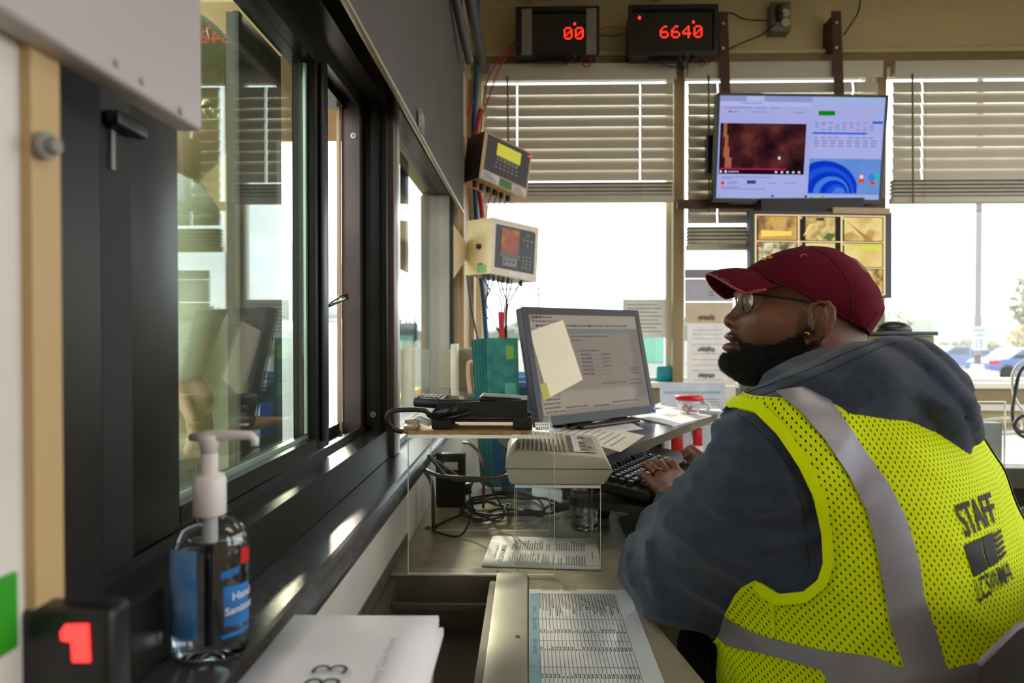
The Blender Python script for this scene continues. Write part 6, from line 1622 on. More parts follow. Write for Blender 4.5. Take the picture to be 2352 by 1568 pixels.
# --- torso and arms (big upper body leaning to the counter, turned away from us)
bf = Vector((-.70, .714, 0)).normalized(); bl = Vector((0, 0, 1)).cross(bf)
TT = [(-.80, .505, .950, .225, .195), (-.60, .500, .955, .225, .205), (-.49, .497, .960, .222, .200), (-.40, .488, .966, .223, .193), (-.33, .474, .975, .225, .188), (-.26, .470, .98, .222, .176), (-.20, .465, .985, .215, .162), (-.14, .460, .995, .195, .140), (-.10, .458, 1.0, .165, .115), (-.075, .456, 1.005, .115, .085)]
tz = np.array([t[0] + CZ for t in TT]); tcx = np.array([t[1] for t in TT]); tcy = np.array([t[2] for t in TT]); ta = np.array([t[3] for t in TT]); tb = np.array([t[4] for t in TT])
def torso_field(X, Y, Z_):
    cx = np.interp(Z_, tz, tcx); cy = np.interp(Z_, tz, tcy); A = np.interp(Z_, tz, ta); B = np.interp(Z_, tz, tb)
    u = (X - cx) * bl.x + (Y - cy) * bl.y; v = (X - cx) * bf.x + (Y - cy) * bf.y
    d = ((np.abs(u / A) ** 2.3 + np.abs(v / B) ** 2.3) ** (1 / 2.3) - 1) * np.minimum(A, B)
    d = np.maximum(d, np.maximum(tz[0] - Z_, (Z_ - tz[-1]) * .8))
    d = smin(d, sd_cap(X, Y, Z_, (.355, .915, Z(-.135)), (.44, 1.0, Z(-.10)), .072, .08), .05)
    d = smin(d, sd_cap(X, Y, Z_, (.585, 1.115, Z(-.135)), (.48, 1.03, Z(-.10)), .072, .08), .05)
    return d
LA = [((.322, .880, Z(-.165)), .084), ((.262, .945, Z(-.275)), .080), ((.215, .99, Z(-.352)), .0685)]
LB = [((.300, .905, Z(-.255)), .070), ((.258, .965, Z(-.350)), .064)]
LF = [((.215, .99, Z(-.352)), .0675), ((.196, 1.035, Z(-.358)), .056), ((.232, 1.14, Z(-.345)), .049), ((.262, 1.225, Z(-.325)), .040), ((.268, 1.255, Z(-.318)), .036)]
RA = [((.605, 1.135, Z(-.165)), .080), ((.60, 1.28, Z(-.30)), .066), ((.57, 1.40, Z(-.37)), .058), ((.49, 1.52, Z(-.345)), .046), ((.455, 1.575, Z(-.325)), .038)]
def arm_field(X, Y, Z_):
    d = smin(sd_chain(X, Y, Z_, LA, .02), sd_chain(X, Y, Z_, LB, .02), .02); d = smin(d, sd_chain(X, Y, Z_, LF, .02), .02)
    return np.minimum(d, sd_chain(X, Y, Z_, RA, .02))
def folds(X, Y, Z_):
    # broad soft creases running round the sleeve, finer ones at the elbow
    n1 = (1 - np.abs(np.sin((Z_ - .30 * X + .03 * np.sin(X * 26)) * 42 + 1.3 * np.sin(Y * 18)))) ** 2 * -.0075
    n2 = vnoise(X, Y, Z_, 38, 3) * .007 + vnoise(X, Y, Z_, 80, 5) * .0025
    return n1 + n2
def body_field(X, Y, Z_): return smin(torso_field(X, Y, Z_), arm_field(X, Y, Z_), .028)
def pq(px, py, Y): return tuple(P(px, py, Y))
HD1 = [(pq(1690, 950, .955), .018), (pq(1745, 934, .925), .026), (pq(1815, 924, .90), .034), (pq(1900, 912, .885), .044), (pq(1985, 893, .885), .053), (pq(2050, 872, .90), .050)]
HD2 = [(pq(2050, 872, .90), .048), (pq(2095, 910, .905), .056), (pq(2130, 942, .90), .048), (pq(2180, 970, .89), .024)]
HD3 = [(pq(2050, 856, .93), .040), (pq(2055, 862, 1.03), .040), (pq(1990, 890, 1.12), .034), (pq(1880, 905, 1.15), .034), (pq(1790, 925, 1.12), .024)]
HD4 = [(pq(2150, 930, .93), .040), (pq(2150, 915, 1.02), .046)]
def march(px, py, fn, t0=.55, t1=1.9, n=700):
    d = np.array(ray(px, py)); d = d / d[1]; t = np.linspace(t0, t1, n)
    q = np.array([0, 0, CZ])[None, :] + t[:, None] * d[None, :]; v = fn(q[:, 0], q[:, 1], q[:, 2]); k = np.argmax(v < 0)
    return q[k] if v[k] < 0 else None
def ridge(pxs, r, fn, sink=.6):
    out = []
    m = len(pxs)
    for i, (x, y) in enumerate(pxs):
        q = march(x, y, fn)
        if q is None: continue
        d = q - np.array([0, 0, CZ]); d /= np.linalg.norm(d); rr_ = r * (.55 if i in (0, m - 1) else 1)
        out.append((tuple(q + d * (rr_ * .25 + (.004 if i in (0, m - 1) else 0))), rr_))
    return out
RIDGES = [ridge(l, r, body_field) for l, r in (
    ([(1528, 1150), (1590, 1146), (1660, 1152), (1740, 1160), (1820, 1146), (1865, 1118)], .012), ([(1552, 1108), (1610, 1098), (1680, 1104), (1745, 1112)], .010), ([(1580, 1060), (1640, 1036), (1710, 1030), (1770, 1046)], .011),
    ([(1600, 1012), (1650, 985), (1710, 975), (1760, 985)], .011), ([(1496, 1192), (1540, 1200), (1600, 1222), (1670, 1232)], .011), ([(1484, 1200), (1494, 1250), (1500, 1310), (1510, 1360)], .009),
    ([(1450, 1230), (1446, 1280), (1452, 1340)], .008), ([(1560, 1270), (1640, 1280), (1720, 1262), (1800, 1230)], .010), ([(1790, 1060), (1810, 1110), (1836, 1180)], .009))]
RIDGES = [r_ for r_ in RIDGES if len(r_) > 2]
def hood_field(X, Y, Z_):
    d = smin(sd_chain(X, Y, Z_, HD1, .025), sd_chain(X, Y, Z_, HD2, .03), .03)
    d = smin(d, sd_chain(X, Y, Z_, HD3, .025), .03); d = smin(d, sd_chain(X, Y, Z_, HD4, .025), .03)
    neck = sd_chain(X, Y, Z_, [((.425, 1.065, Z(.08)), .075), ((.436, 1.05, Z(-.03)), .073), ((.45, 1.04, Z(-.08)), .06)], .02)
    n_ = (1 - np.abs(np.sin((Z_ + .55 * X) * 55 + 2.2 * np.sin(X * 21 + Y * 9)))) ** 2 * .006 + vnoise(X, Y, Z_, 55, 14) * .004
    return smax(d + n_, -neck, .012)

pr_root = (.48, .98, 0.0)
# skin: head, neck, the hidden trunk and both hands as one mesh
V1, F1 = iso(skin_field, (HW(-.145, 0, 0).x, .94, Z(-.13)), (.56, 1.18, Z(.14)), .0022, 1)
hand = {}
def hand_field(X, Y, Z_):
    W_ = P(1548, 1152, 1.27)
    base = [P(1505, 1113, 1.355), P(1520, 1101, 1.37), P(1538, 1094, 1.385), P(1556, 1090, 1.395)]
    d = sd_cap(X, Y, Z_, (.266, 1.20, Z(-.33)), W_, .029, .026)
    palm = None
    for p in base:
        e = sd_cap(X, Y, Z_, W_ + Vector((0, .01, 0)), p, .019, .0122); palm = e if palm is None else smin(palm, e, .012)
    d = smin(d, palm, .02)
    ch = [[(base[0], .0102), (P(1487, 1096, 1.378), .0086), (P(1476, 1089, 1.392), .0078), (P(1469, 1090, 1.402), .0070)],
          [(base[1], .0108), (P(1501, 1076, 1.396), .0094), (P(1488, 1067, 1.415), .0084), (P(1480, 1068, 1.425), .0076)],
          [(base[2], .0112), (P(1517, 1066, 1.412), .0096), (P(1503, 1062, 1.436), .0086), (P(1495, 1068, 1.446), .0078)],
          [(base[3], .0112), (P(1546, 1066, 1.42), .0096), (P(1533, 1060, 1.445), .0086), (P(1524, 1066, 1.458), .0078)]]
    fd = None
    for c in ch:
        e = sd_chain(X, Y, Z_, [(tuple(p), r) for p, r in c], .003); fd = e if fd is None else np.minimum(fd, e)
    th = sd_chain(X, Y, Z_, [(tuple(P(1560, 1130, 1.30)), .016), (tuple(P(1582, 1104, 1.36)), .0115), (tuple(P(1572, 1094, 1.40)), .0095)], .004)
    return smin(smin(d, fd, .006), th, .008)
V2, F2 = iso(hand_field, (.21, 1.19, Z(-.37)), (.36, 1.49, Z(-.24)), .0022, 1)
def rhand_field(X, Y, Z_):
    d = sd_cap(X, Y, Z_, P(1640, 1082, 1.57), P(1615, 1062, 1.60), .027, .022)
    for k, (x, y) in enumerate(((1588, 1030), (1592, 1042), (1600, 1055), (1604, 1066))):
        d = smin(d, sd_chain(X, Y, Z_, [(tuple(P(1612, 1050 + 6 * k, 1.60)), .0115), (tuple(P(x, y, 1.63 - .008 * k)), .0095), (tuple(P(x - 16, y + 8, 1.645 - .008 * k)), .0078)], .003), .005)
    return d
V3, F3 = iso(rhand_field, (.34, 1.48, Z(-.40)), (.50, 1.70, Z(-.20)), .0030, 1)
V4, F4 = iso(lambda x, y, z: torso_field(x, y, z) + .02, (.2, .7, Z(-.84)), (.8, 1.3, Z(-.0)), .014, 1)
Vs = [V1, V2, V3, V4]; Fs = [F1, F2, F3, F4]; off = 0; FF = []
for v, f in zip(Vs, Fs): FF.append(f + off); off += len(v)
person = npbuild('person', np.concatenate(Vs) - np.array(pr_root), np.concatenate(FF), M_skin)
person.location = pr_root; person['wp'] = pr_root
tag(person, 'seated worker in maroon cap, glasses, dark hoodie and yellow safety vest typing at the keyboard', 'person')
head_bvh = BVHTree.FromPolygons(V1.tolist(), F1.tolist())

# hoodie
def hoodie_field(X, Y, Z_):
    d = body_field(X, Y, Z_)
    d = smin(d, hood_field(X, Y, Z_), .012) + folds(X, Y, Z_)
    for r_ in RIDGES: d = smin(d, sd_chain(X, Y, Z_, r_, .004), .013)
    d = smax(d, -sd_chain(X, Y, Z_, [((.425, 1.065, Z(.08)), .076), ((.436, 1.05, Z(-.03)), .074), ((.45, 1.04, Z(-.075)), .055)], .02), .008)
    cuff = sd_cap(X, Y, Z_, (.264, 1.262, Z(-.318)), (.275, 1.42, Z(-.30)), .060, .06)     # sleeve stops at the wrist
    return smax(d, -cuff, .004)
Vh, Fh = iso(hoodie_field, (.10, .72, Z(-.60)), (.74, 1.64, Z(.03)), .0062, 1)
hoodie = npbuild('hoodie', Vh, Fh, M_hood, person)
hoodie['label'] = 'dark grey-blue fleece hoodie with the hood down'
hood_bvh = BVHTree.FromPolygons(Vh.tolist(), Fh.tolist())
def raylines(bvh, pxs, r, m, name, parent, res=6, lift=0.0, n=5):
    pts = spline([Vector((x, y, 0)) for x, y in pxs], res); out = []
    for p in pts:
        d = ray(p.x, p.y).normalized(); h = bvh.ray_cast(Vector((0, 0, CZ)), d)
        if h[0] is not None: out.append(h[0] + (h[1] if h[1].dot(d) < 0 else -h[1]) * lift)
    if len(out) < 3: return None
    b = MB(); b.tube(out, r, n); return b.build(name, m, parent)
M_seam = mat('hoodie_seam', '2c303a', .9)
raylines(hood_bvh, [(1694, 952), (1740, 985), (1790, 1040), (1828, 1110), (1846, 1180), (1852, 1250), (1858, 1300)], .0011, M_seam, 'shoulder_seam', hoodie)
raylines(hood_bvh, [(1662, 938), (1760, 905), (1880, 862), (1960, 826), (2030, 795), (2060, 788)], .0012, M_seam, 'hood_seam', hoodie)
raylines(hood_bvh, [(1650, 925), (1740, 893), (1860, 848), (1940, 812), (2020, 783)], .0012, M_seam, 'hood_hem', hoodie)

# --- safety vest
vest_field = lambda X, Y, Z_: body_field(X, Y, Z_) + .35 * folds(X, Y, Z_) + vnoise(X, Y, Z_, 22, 11) * .005
Vq, Fq = iso(lambda X, Y, Z_: vest_field(X, Y, Z_) - .008, (.22, .70, Z(-.56)), (.80, 1.36, Z(.0)), .0065, 2)
Fq = tri(Fq)
HOLE = [(1688, 938), (1735, 948), (1785, 998), (1835, 1073), (1867, 1140), (1886, 1220), (1891, 1290), (1879, 1330), (1845, 1358), (1790, 1363), (1752, 1340), (1735, 1332), (1700, 1350), (1650, 1385), (1560, 1385), (1480, 1200), (1560, 960)]
def lat(V): return (V[:, 0] - .465) * bl.x + (V[:, 1] - .98) * bl.y
def keep_armhole(V):
    pp = proj(V); sd = poly_sd(pp[:, 0], pp[:, 1], HOLE)
    left = lat(V)
    g1 = np.where(left > .0, sd * .0006, 1.0)
    dT = torso_field(V[:, 0], V[:, 1], V[:, 2]); dA = arm_field(V[:, 0], V[:, 1], V[:, 2])
    g2 = np.where((left < 0) | ((pp[:, 0] < 1770) & (pp[:, 1] > 1288)) | (pp[:, 0] < 1690), dA - dT + .004, 1.0)
    # far armhole: an ellipse about the other shoulder
    u = (V[:, 0] - .60) * bf.x + (V[:, 1] - 1.13) * bf.y
    g3 = np.where(left < -.12, np.sqrt((u / .085) ** 2 + ((V[:, 2] - Z(-.19)) / .13) ** 2) - 1, 1.0) * .1
    return np.minimum(np.minimum(g1, g2), g3), sd
gk, sdv = keep_armhole(Vq)
nk_ = Z(-.080) - Vq[:, 2]
pp = proj(Vq)
hem = Vq[:, 2] - Z(-.535)
g = np.minimum(np.minimum(gk, nk_), hem)
Vv, Fv = clip(Vq, Fq, g)
def vest_uv(V):
    cx = np.interp(V[:, 2], tz, tcx); cy = np.interp(V[:, 2], tz, tcy)
    th = np.arctan2((V[:, 1] - cy) * 1.0, V[:, 0] - cx)
    return np.stack([th * .205, V[:, 2]], 1)
M_mesh = bpy.data.materials.new('vest_mesh'); M_mesh.use_nodes = True
nt = M_mesh.node_tree; bs = nt.nodes['Principled BSDF']; bs.inputs['Base Color'].default_value = (*lin('d4e600'), 1); bs.inputs['Roughness'].default_value = .75
bs.inputs['Specular IOR Level'].default_value = .12
uv = nt.nodes.new('ShaderNodeUVMap'); sx = nt.nodes.new('ShaderNodeSeparateXYZ'); nt.links.new(uv.outputs[0], sx.inputs[0])
def mth(op, a, b=None, c=None):
    n = nt.nodes.new('ShaderNodeMath'); n.operation = op
    for i, x in enumerate((a, b, c)):
        if x is None: continue
        if isinstance(x, (int, float)): n.inputs[i].default_value = x
        else: nt.links.new(x, n.inputs[i])
    return n.outputs[0]
cu_, cv_ = .0082, .0098
def dots(ou, ov):
    u = mth('ADD', mth('DIVIDE', sx.outputs[0], cu_), ou); v = mth('ADD', mth('DIVIDE', sx.outputs[1], cv_), ov)
    u = mth('SUBTRACT', mth('FRACT', u), .5); v = mth('SUBTRACT', mth('FRACT', v), .5)
    u = mth('ADD', u, mth('MULTIPLY', v, .25))
    return mth('SQRT', mth('ADD', mth('POWER', mth('MULTIPLY', mth('ABSOLUTE', u), 1.0), 2.0), mth('POWER', mth('MULTIPLY', mth('ABSOLUTE', v), .62), 2.0)))
dm = mth('MINIMUM', dots(0, 0), dots(.5, .5))
hole = mth('LESS_THAN', dm, .108)
tr_ = nt.nodes.new('ShaderNodeBsdfTransparent'); mxs = nt.nodes.new('ShaderNodeMixShader')
outn = nt.nodes['Material Output']
nt.links.new(hole, mxs.inputs[0]); nt.links.new(bs.outputs[0], mxs.inputs[1]); nt.links.new(tr_.outputs[0], mxs.inputs[2]); nt.links.new(mxs.outputs[0], outn.inputs[0])
bp_ = nt.nodes.new('ShaderNodeBump'); bp_.inputs['Strength'].default_value = .35; bp_.inputs['Distance'].default_value = .001; nt.links.new(dm, bp_.inputs['Height']); nt.links.new(bp_.outputs[0], bs.inputs['Normal'])
vest = npbuild('safety_vest', Vv, Fv, M_mesh, person, uv=vest_uv(Vv)); vest['label'] = 'lime yellow mesh safety vest with grey reflective tape'
vest_bvh = BVHTree.FromPolygons(Vv.tolist(), Fv.tolist())
nV = normals(Vq, Fq)
fac = -((Vq - np.array([0, 0, CZ])) * nV).sum(1) / np.linalg.norm(Vq - np.array([0, 0, CZ]), axis=1)
def patch(name, g, off, m, t=.0008, sub=None):
    """part of the vest surface raised by off where g > 0"""
    v, f = clip(Vq + nV * off, Fq, g)
    if len(f) == 0: print('EMPTY', name); return None
    v, f = shell(v, f, t)
    return npbuild(name, v, f, m, vest)
bias = np.where(lat(Vq) > .0, 1, -1)
dT = torso_field(Vq[:, 0], Vq[:, 1], Vq[:, 2]); dA = arm_field(Vq[:, 0], Vq[:, 1], Vq[:, 2])
band = np.minimum(np.minimum(sdv * .0006, (25 - sdv) * .0006), lat(Vq))
bandpoly = [(1660, 900), (1760, 900), (1960, 1100), (1960, 1420), (1760, 1420), (1735, 1345), (1700, 1000)]
band = np.minimum(band, -poly_sd(pp[:, 0], pp[:, 1], bandpoly) * .0006)
patch('armhole_binding', np.minimum(band, hem), .0022, M_vest_y, .0012)
TP1 = [(1780, 900), (1838, 946), (1892, 1009), (1950, 1095), (1991, 1176), (2014, 1266), (2027, 1339), (2045, 1438), (2078, 1534), (2090, 1600), (2190, 1600), (2172, 1534), (2145, 1442), (2118, 1361), (2109, 1289), (2081, 1194), (2041, 1113), (1982, 1032), (1928, 950), (1892, 905), (1850, 890)]
g = np.minimum(-poly_sd(pp[:, 0], pp[:, 1], TP1) * .0006, np.minimum(gk, (fac + .05) * .05))
patch('reflective_stripe', g, .0018, M_tape)['label'] = 'grey stripe over the shoulder'
TP2 = [(1655, 1409), (1711, 1442), (1770, 1465), (1892, 1492), (2005, 1506), (2072, 1533), (2170, 1537), (2244, 1519), (2330, 1470), (2352, 1560), (2300, 1640), (1928, 1640), (1892, 1538), (1800, 1512), (1738, 1494), (1690, 1486), (1666, 1479), (1639, 1450), (1630, 1425)]
g = np.minimum(-poly_sd(pp[:, 0], pp[:, 1], TP2) * .0006, np.minimum(np.minimum(gk, (fac + .05) * .05), hem))
patch('reflective_stripe', g, .0014, M_tape)['label'] = 'grey waist stripe'
la = lat(Vq); g = np.minimum(np.minimum(.025 - np.abs(la + .125), -((Vq[:, 0] - .465) * bf.x + (Vq[:, 1] - .98) * bf.y) - .03), np.minimum(Z(-.12) - Vq[:, 2], hem)); 
g = np.minimum(g, gk)
patch('reflective_stripe', g, .0018, M_tape)
# lettering printed across the back
def back_print(name, vs, fs, quad, m):
    """quad: photo corners BL, BR, TR, TL that the unit square lands on; carried onto the vest surface"""
    out = []; ok = []
    for x, y in vs:
        q = [Vector(c) for c in quad]; p = (q[0] * (1 - x) + q[1] * x) * (1 - y) + (q[3] * (1 - x) + q[2] * x) * y
        d = ray(p.x, p.y).normalized(); h = vest_bvh.ray_cast(Vector((0, 0, CZ)), d)
        ok.append(h[0] is not None)
        if h[0] is None: out.append(Vector((0, 0, 0))); continue
        nn = h[1] if h[1].dot(d) < 0 else -h[1]
        out.append(h[0] + nn * .0016)
    b = MB(); b.use(m); f2 = [f for f in fs if all(ok[i] for i in f)]
    used = sorted({i for f in f2 for i in f}); mp = {u: i for i, u in enumerate(used)}
    if not used: print('PRINT MISSED', name); return
    if not all(ok): print('PRINT partly missed', name, sum(ok), len(ok))
    b.add([out[i] for i in used], [[mp[i] for i in f] for f in f2], None, False); return b.build(name, None, vest)
def unit_text(s, bold):
    vs, fs = text_geo(s, bold); bm = bmesh.new(); vv = [bm.verts.new((v[0], v[1], 0)) for v in vs]
    for f in fs:
        try: bm.faces.new([vv[i] for i in f])
        except ValueError: pass
    x0 = min(v[0] for v in vs); x1 = max(v[0] for v in vs); y0 = min(v[1] for v in vs); y1 = max(v[1] for v in vs)
    for k in range(1, 24):
        bmesh.ops.bisect_plane(bm, geom=bm.verts[:] + bm.edges[:] + bm.faces[:], plane_co=(x0 + (x1 - x0) * k / 24, 0, 0), plane_no=(1, 0, 0))
    for k in range(1, 6):
        bmesh.ops.bisect_plane(bm, geom=bm.verts[:] + bm.edges[:] + bm.faces[:], plane_co=(0, y0 + (y1 - y0) * k / 6, 0), plane_no=(0, 1, 0))
    bm.verts.index_update()
    o = [((v.co.x - x0) / (x1 - x0), (v.co.y - y0) / (y1 - y0)) for v in bm.verts]; f = [[v.index for v in q.verts] for q in bm.faces]; bm.free(); return o, f
M_prt = mat('vest_print', '0e0e0c', .75, var=.1)
v_, f_ = unit_text('STAFF', .02); back_print('printed_word', v_, f_, [(2219, 1236), (2291, 1197), (2271, 1129), (2188, 1161)], M_prt)
v_, f_ = unit_text('LCSWMA', .006); back_print('printed_word', v_, f_, [(2247, 1384), (2325, 1330), (2316, 1286), (2236, 1330)], M_prt)
def grid_poly(poly, n=14):
    bm = bmesh.new(); vv = [bm.verts.new((x, y, 0)) for x, y in poly]; bm.faces.new(vv)
    for k in range(1, n):
        for co, no in (((k / n, 0, 0), (1, 0, 0)), ((0, k / n, 0), (0, 1, 0))): bmesh.ops.bisect_plane(bm, geom=bm.verts[:] + bm.edges[:] + bm.faces[:], plane_co=co, plane_no=no)
    bm.verts.index_update(); o = [(v.co.x, v.co.y) for v in bm.verts]; f = [[v.index for v in q.verts] for q in bm.faces]; bm.free(); return o, f
LQ = [(2236, 1325), (2310, 1278), (2296, 1213), (2213, 1252)]
for poly in ([(0, .0), (.42, .0), (.40, .5), (.44, 1), (0, 1)], [(.47, .0), (.74, .0), (.76, 1), (.49, 1), (.45, .5)]):
    o, f = grid_poly(poly); back_print('printed_block', o, f, LQ, M_prt)
hv, hf = [], []
for k in range(5):
    y = .02 + .19 * k; o, f = grid_poly([(.80, y), (1.0, y + .10), (1.0, min(1, y + .21)), (.80, y + .11)]); n0 = len(hv); hv += o; hf += [[i + n0 for i in q] for q in f]
for poly in ([(.79, 0), (.82, 0), (.82, 1), (.79, 1)],):
    o, f = grid_poly(poly); n0 = len(hv); hv += o; hf += [[i + n0 for i in q] for q in f]
back_print('printed_hatching', hv, hf, LQ, M_prt)
raylines(vest_bvh, [(1772, 1370), (1776, 1410), (1778, 1462)], .0022, M_vest_y, 'side_seam', vest, lift=.001)

# --- beard
BP = [(1850, 752), (1853, 775), (1850, 800), (1836, 835), (1795, 868), (1745, 900), (1630, 900), (1630, 806), (1668, 806), (1684, 808), (1698, 798), (1694, 780), (1680, 768), (1672, 762), (1678, 757), (1700, 766), (1716, 782), (1738, 786), (1772, 782), (1802, 770), (1828, 758)]
BPl = [HB(x, y, .045) for x, y in BP]
chin = HB(1672, 842, 0); chinc = HB(1682, 840, 0)
def beard_thick(a, b, z):
    sd = poly_sd(a, z, BPl)
    base = .0030 * np.clip(-sd / .006, 0, 1)
    r = np.sqrt((a - chinc[0]) ** 2 + (z - chinc[1]) ** 2 + (b * .9) ** 2)
    base = base + np.clip(-sd / .016, 0, 1) * (.0075 * np.exp(-(r / .026) ** 2) + .0025 * np.exp(-(r / .060) ** 2))
    return base, sd
def beard_field(X, Y, Z_):
    a, b, z = local(X, Y, Z_); t, sd = beard_thick(a, b, z)
    return smin(head_field(X, Y, Z_, False), sd_chain(X, Y, Z_, NK, .02), .022) - t + vnoise(X, Y, Z_, 420, 9) * .0020 + vnoise(X, Y, Z_, 900, 2) * .0006
Vb, Fb = iso(beard_field, (HW(-.15, 0, 0).x, .95, Z(-.115)), (.47, 1.17, Z(.07)), .0022, 0)
a_, b_, z_ = local(Vb[:, 0], Vb[:, 1], Vb[:, 2]); t_, sdb = beard_thick(a_, b_, z_)
jag = np.random.RandomState(3).normal(size=len(Vb)) * .0012
Vb, Fb = clip(Vb, Fb, -sdb - .0045 + jag * 1.5)
beard = npbuild('beard', Vb, Fb, M_beard, person); beard['label'] = 'full black curly beard'
tr3 = Vb[Fb]; ar = np.linalg.norm(np.cross(tr3[:, 1] - tr3[:, 0], tr3[:, 2] - tr3[:, 0]), axis=1); nb_ = normals(Vb, Fb)
RG = np.random.RandomState(12); pick = RG.choice(len(Fb), 15000, p=ar / ar.sum())
sv_ = []; sf_ = []
for i in pick:
    w = RG.dirichlet((1, 1, 1)); p = w @ tr3[i]; n_ = nb_[Fb[i]].mean(0); n_ /= max(np.linalg.norm(n_), 1e-6)
    aa, bb, zz = local(p[0], p[1], p[2]); th_ = float(beard_thick(np.array([aa]), np.array([bb]), np.array([zz]))[0][0])
    L = (.0018 + .28 * th_) * RG.uniform(.6, 1.3); d = n_ + RG.normal(size=3) * .55 + np.array([-.1, 0, -.25]); d /= np.linalg.norm(d)
    u = np.cross(d, RG.normal(size=3)); u /= max(np.linalg.norm(u), 1e-6); q = np.cross(d, u); r = .00024
    pts = [p - n_ * .0005, p + d * L * .5 + u * L * .28, p + d * L * .95 - u * L * .10 + q * L * .25, p + d * L * 1.0 - u * L * .42 + q * L * .1]
    k0 = len(sv_)
    for j, c in enumerate(pts):
        rr_ = r * (1 - .2 * j)
        for k in range(3): sv_.append(c + (u * math.cos(2.094 * k) + q * math.sin(2.094 * k)) * rr_)
    for j in range(3):
        for k in range(3): sf_.append((k0 + 3 * j + k, k0 + 3 * j + (k + 1) % 3, k0 + 3 * j + 3 + (k + 1) % 3, k0 + 3 * j + 3 + k))
# short stubble thinning out into the cheek and up the sideburn
f1t = tri(F1); c1 = V1[f1t].mean(1); a1_, b1_, z1_ = local(c1[:, 0], c1[:, 1], c1[:, 2]); s1 = poly_sd(a1_, z1_, BPl)
w1 = np.where(a1_ > HB(1795, 740)[0], 3.5, 1) * np.where((s1 > -.008) & (s1 < .028) & (np.abs(b1_) > .006) & (a1_ < HB(1851, 740)[0]), np.exp(-np.clip(s1, 0, 1) / np.where(a1_ > HB(1800, 740)[0], .014, .0045)), 0) * np.linalg.norm(np.cross(V1[f1t[:, 1]] - V1[f1t[:, 0]], V1[f1t[:, 2]] - V1[f1t[:, 0]]), axis=1)
# the nape and the skin behind the ear carry close-cropped hair
pz = (a1_ > HB(1915, 740)[0]) & (z1_ > HB(1900, 838)[1]) & (z1_ < HB(1900, 700)[1])
w1 = w1 + np.where(pz, .25, 0) * np.linalg.norm(np.cross(V1[f1t[:, 1]] - V1[f1t[:, 0]], V1[f1t[:, 2]] - V1[f1t[:, 0]]), axis=1)
nn1 = normals(V1, F1)
for i in RG.choice(len(f1t), 22000, p=w1 / w1.sum()):
    w = RG.dirichlet((1, 1, 1)); p = w @ V1[f1t[i]]; n_ = nn1[f1t[i]].mean(0); n_ /= max(np.linalg.norm(n_), 1e-6)
    d = n_ * .7 + RG.normal(size=3) * .5 + np.array([0, 0, -.3]); d /= np.linalg.norm(d); u = np.cross(d, RG.normal(size=3)); u /= max(np.linalg.norm(u), 1e-6); q = np.cross(d, u); L = RG.uniform(.0006, .0014); r = .00015; k0 = len(sv_)
    for c in (p - n_ * .0004, p + d * L):
        for k in range(3): sv_.append(c + (u * math.cos(2.094 * k) + q * math.sin(2.094 * k)) * r)
    for k in range(3): sf_.append((k0 + k, k0 + (k + 1) % 3, k0 + 3 + (k + 1) % 3, k0 + 3 + k))
cl = npbuild('beard_curls', np.array(sv_), sf_, M_hair, beard); cl['kind'] = 'stuff'

# eyes, lips
for s in (1, -1):
    a, z = HB(1731, 698, .031); c = HW(a, .031 * s, z); b = MB(); b.smooth = True; b.use(mat('eye_white', 'b8a898', .2))
    bm = bmesh.new(); bmesh.ops.create_uvsphere(bm, u_segments=20, v_segments=14, radius=.0118); b.bm(bm, Matrix.Translation(c)); bm.free()
    bm = bmesh.new(); bmesh.ops.create_uvsphere(bm, u_segments=16, v_segments=10, radius=.0058); b.use(mat('iris', '1c0f0a', .15)); b.bm(bm, Matrix.Translation(c + hd * .0072)); bm.free(); b.build('eye', None, person)
lipg = []
Al, Bl_, Zl = local(V1[:, 0], V1[:, 1], V1[:, 2])
up = sd_ell(Al, np.abs(Bl_), Zl, al(1683, 772, 0), (.0126, .0210, .0062)); lo_ = sd_ell(Al, np.abs(Bl_), Zl, al(1681, 797, 0), (.0148, .0190, .0080))
n1 = normals(V1, F1); gl = np.minimum(-np.minimum(up, lo_) + .0009, -(Al - HB(1690, 785)[0]))
vl, fl_ = clip(V1 + n1 * .0003, tri(F1), gl)
if len(fl_): npbuild('lips', vl, fl_, M_lip, person)

# --- cap
CR = [(1711, 618), (1728, 606), (1748, 595), (1775, 581), (1800, 573), (1829, 568), (1855, 566), (1880, 567), (1905, 572), (1925, 579), (1946, 592), (1964, 608), (1980, 625), (1991, 640), (2003, 660), (2011, 678), (2018, 708), (2014, 724), (2006, 740), (1990, 768), (1960, 800), (1900, 800), (1830, 775), (1760, 735), (1718, 690), (1704, 650)]
CRl = [HB(x, y, 0) for x, y in CR]
def cap_field(X, Y, Z_):
    a, b, z = local(X, Y, Z_); sd = poly_sd(a, z, CRl)
    R_, W_ = .070, .0895
    # narrower towards the brow
    W_ = W_ * (1 - .22 * np.clip((HB(1790, 640)[0] - a) / .07, 0, 1) ** 1.5)
    q = np.clip(1 + sd / R_, 0, 3)
    d = (np.sqrt(q ** 2 + (b / W_) ** 2) - 1) * R_
    return d + vnoise(X, Y, Z_, 70, 21) * .0016 + np.sin((z * 1.2 - a * .9) * 150 + 2 * np.sin(b * 40)) * .0006
Vc, Fc = iso(cap_field, (HW(-.12, 0, 0).x, .93, Z(-.04)), (.60, 1.19, Z(.15)), .0032, 2)
Ac, Bc, Zc = local(Vc[:, 0], Vc[:, 1], Vc[:, 2])
cutp = [HB(1700, 632, 0), HB(1735, 640, .05), HB(1809, 658, .082), HB(1873, 694, .086), HB(1925, 727, .08), HB(1985, 766, .03), HB(2020, 785, 0)]
zc = np.interp(Ac, [p[0] for p in cutp], [p[1] for p in cutp])
Vc2, Fc2 = clip(Vc, Fc, Zc - zc)
Vc3, Fc3 = shell(Vc2, Fc2, -.0016)
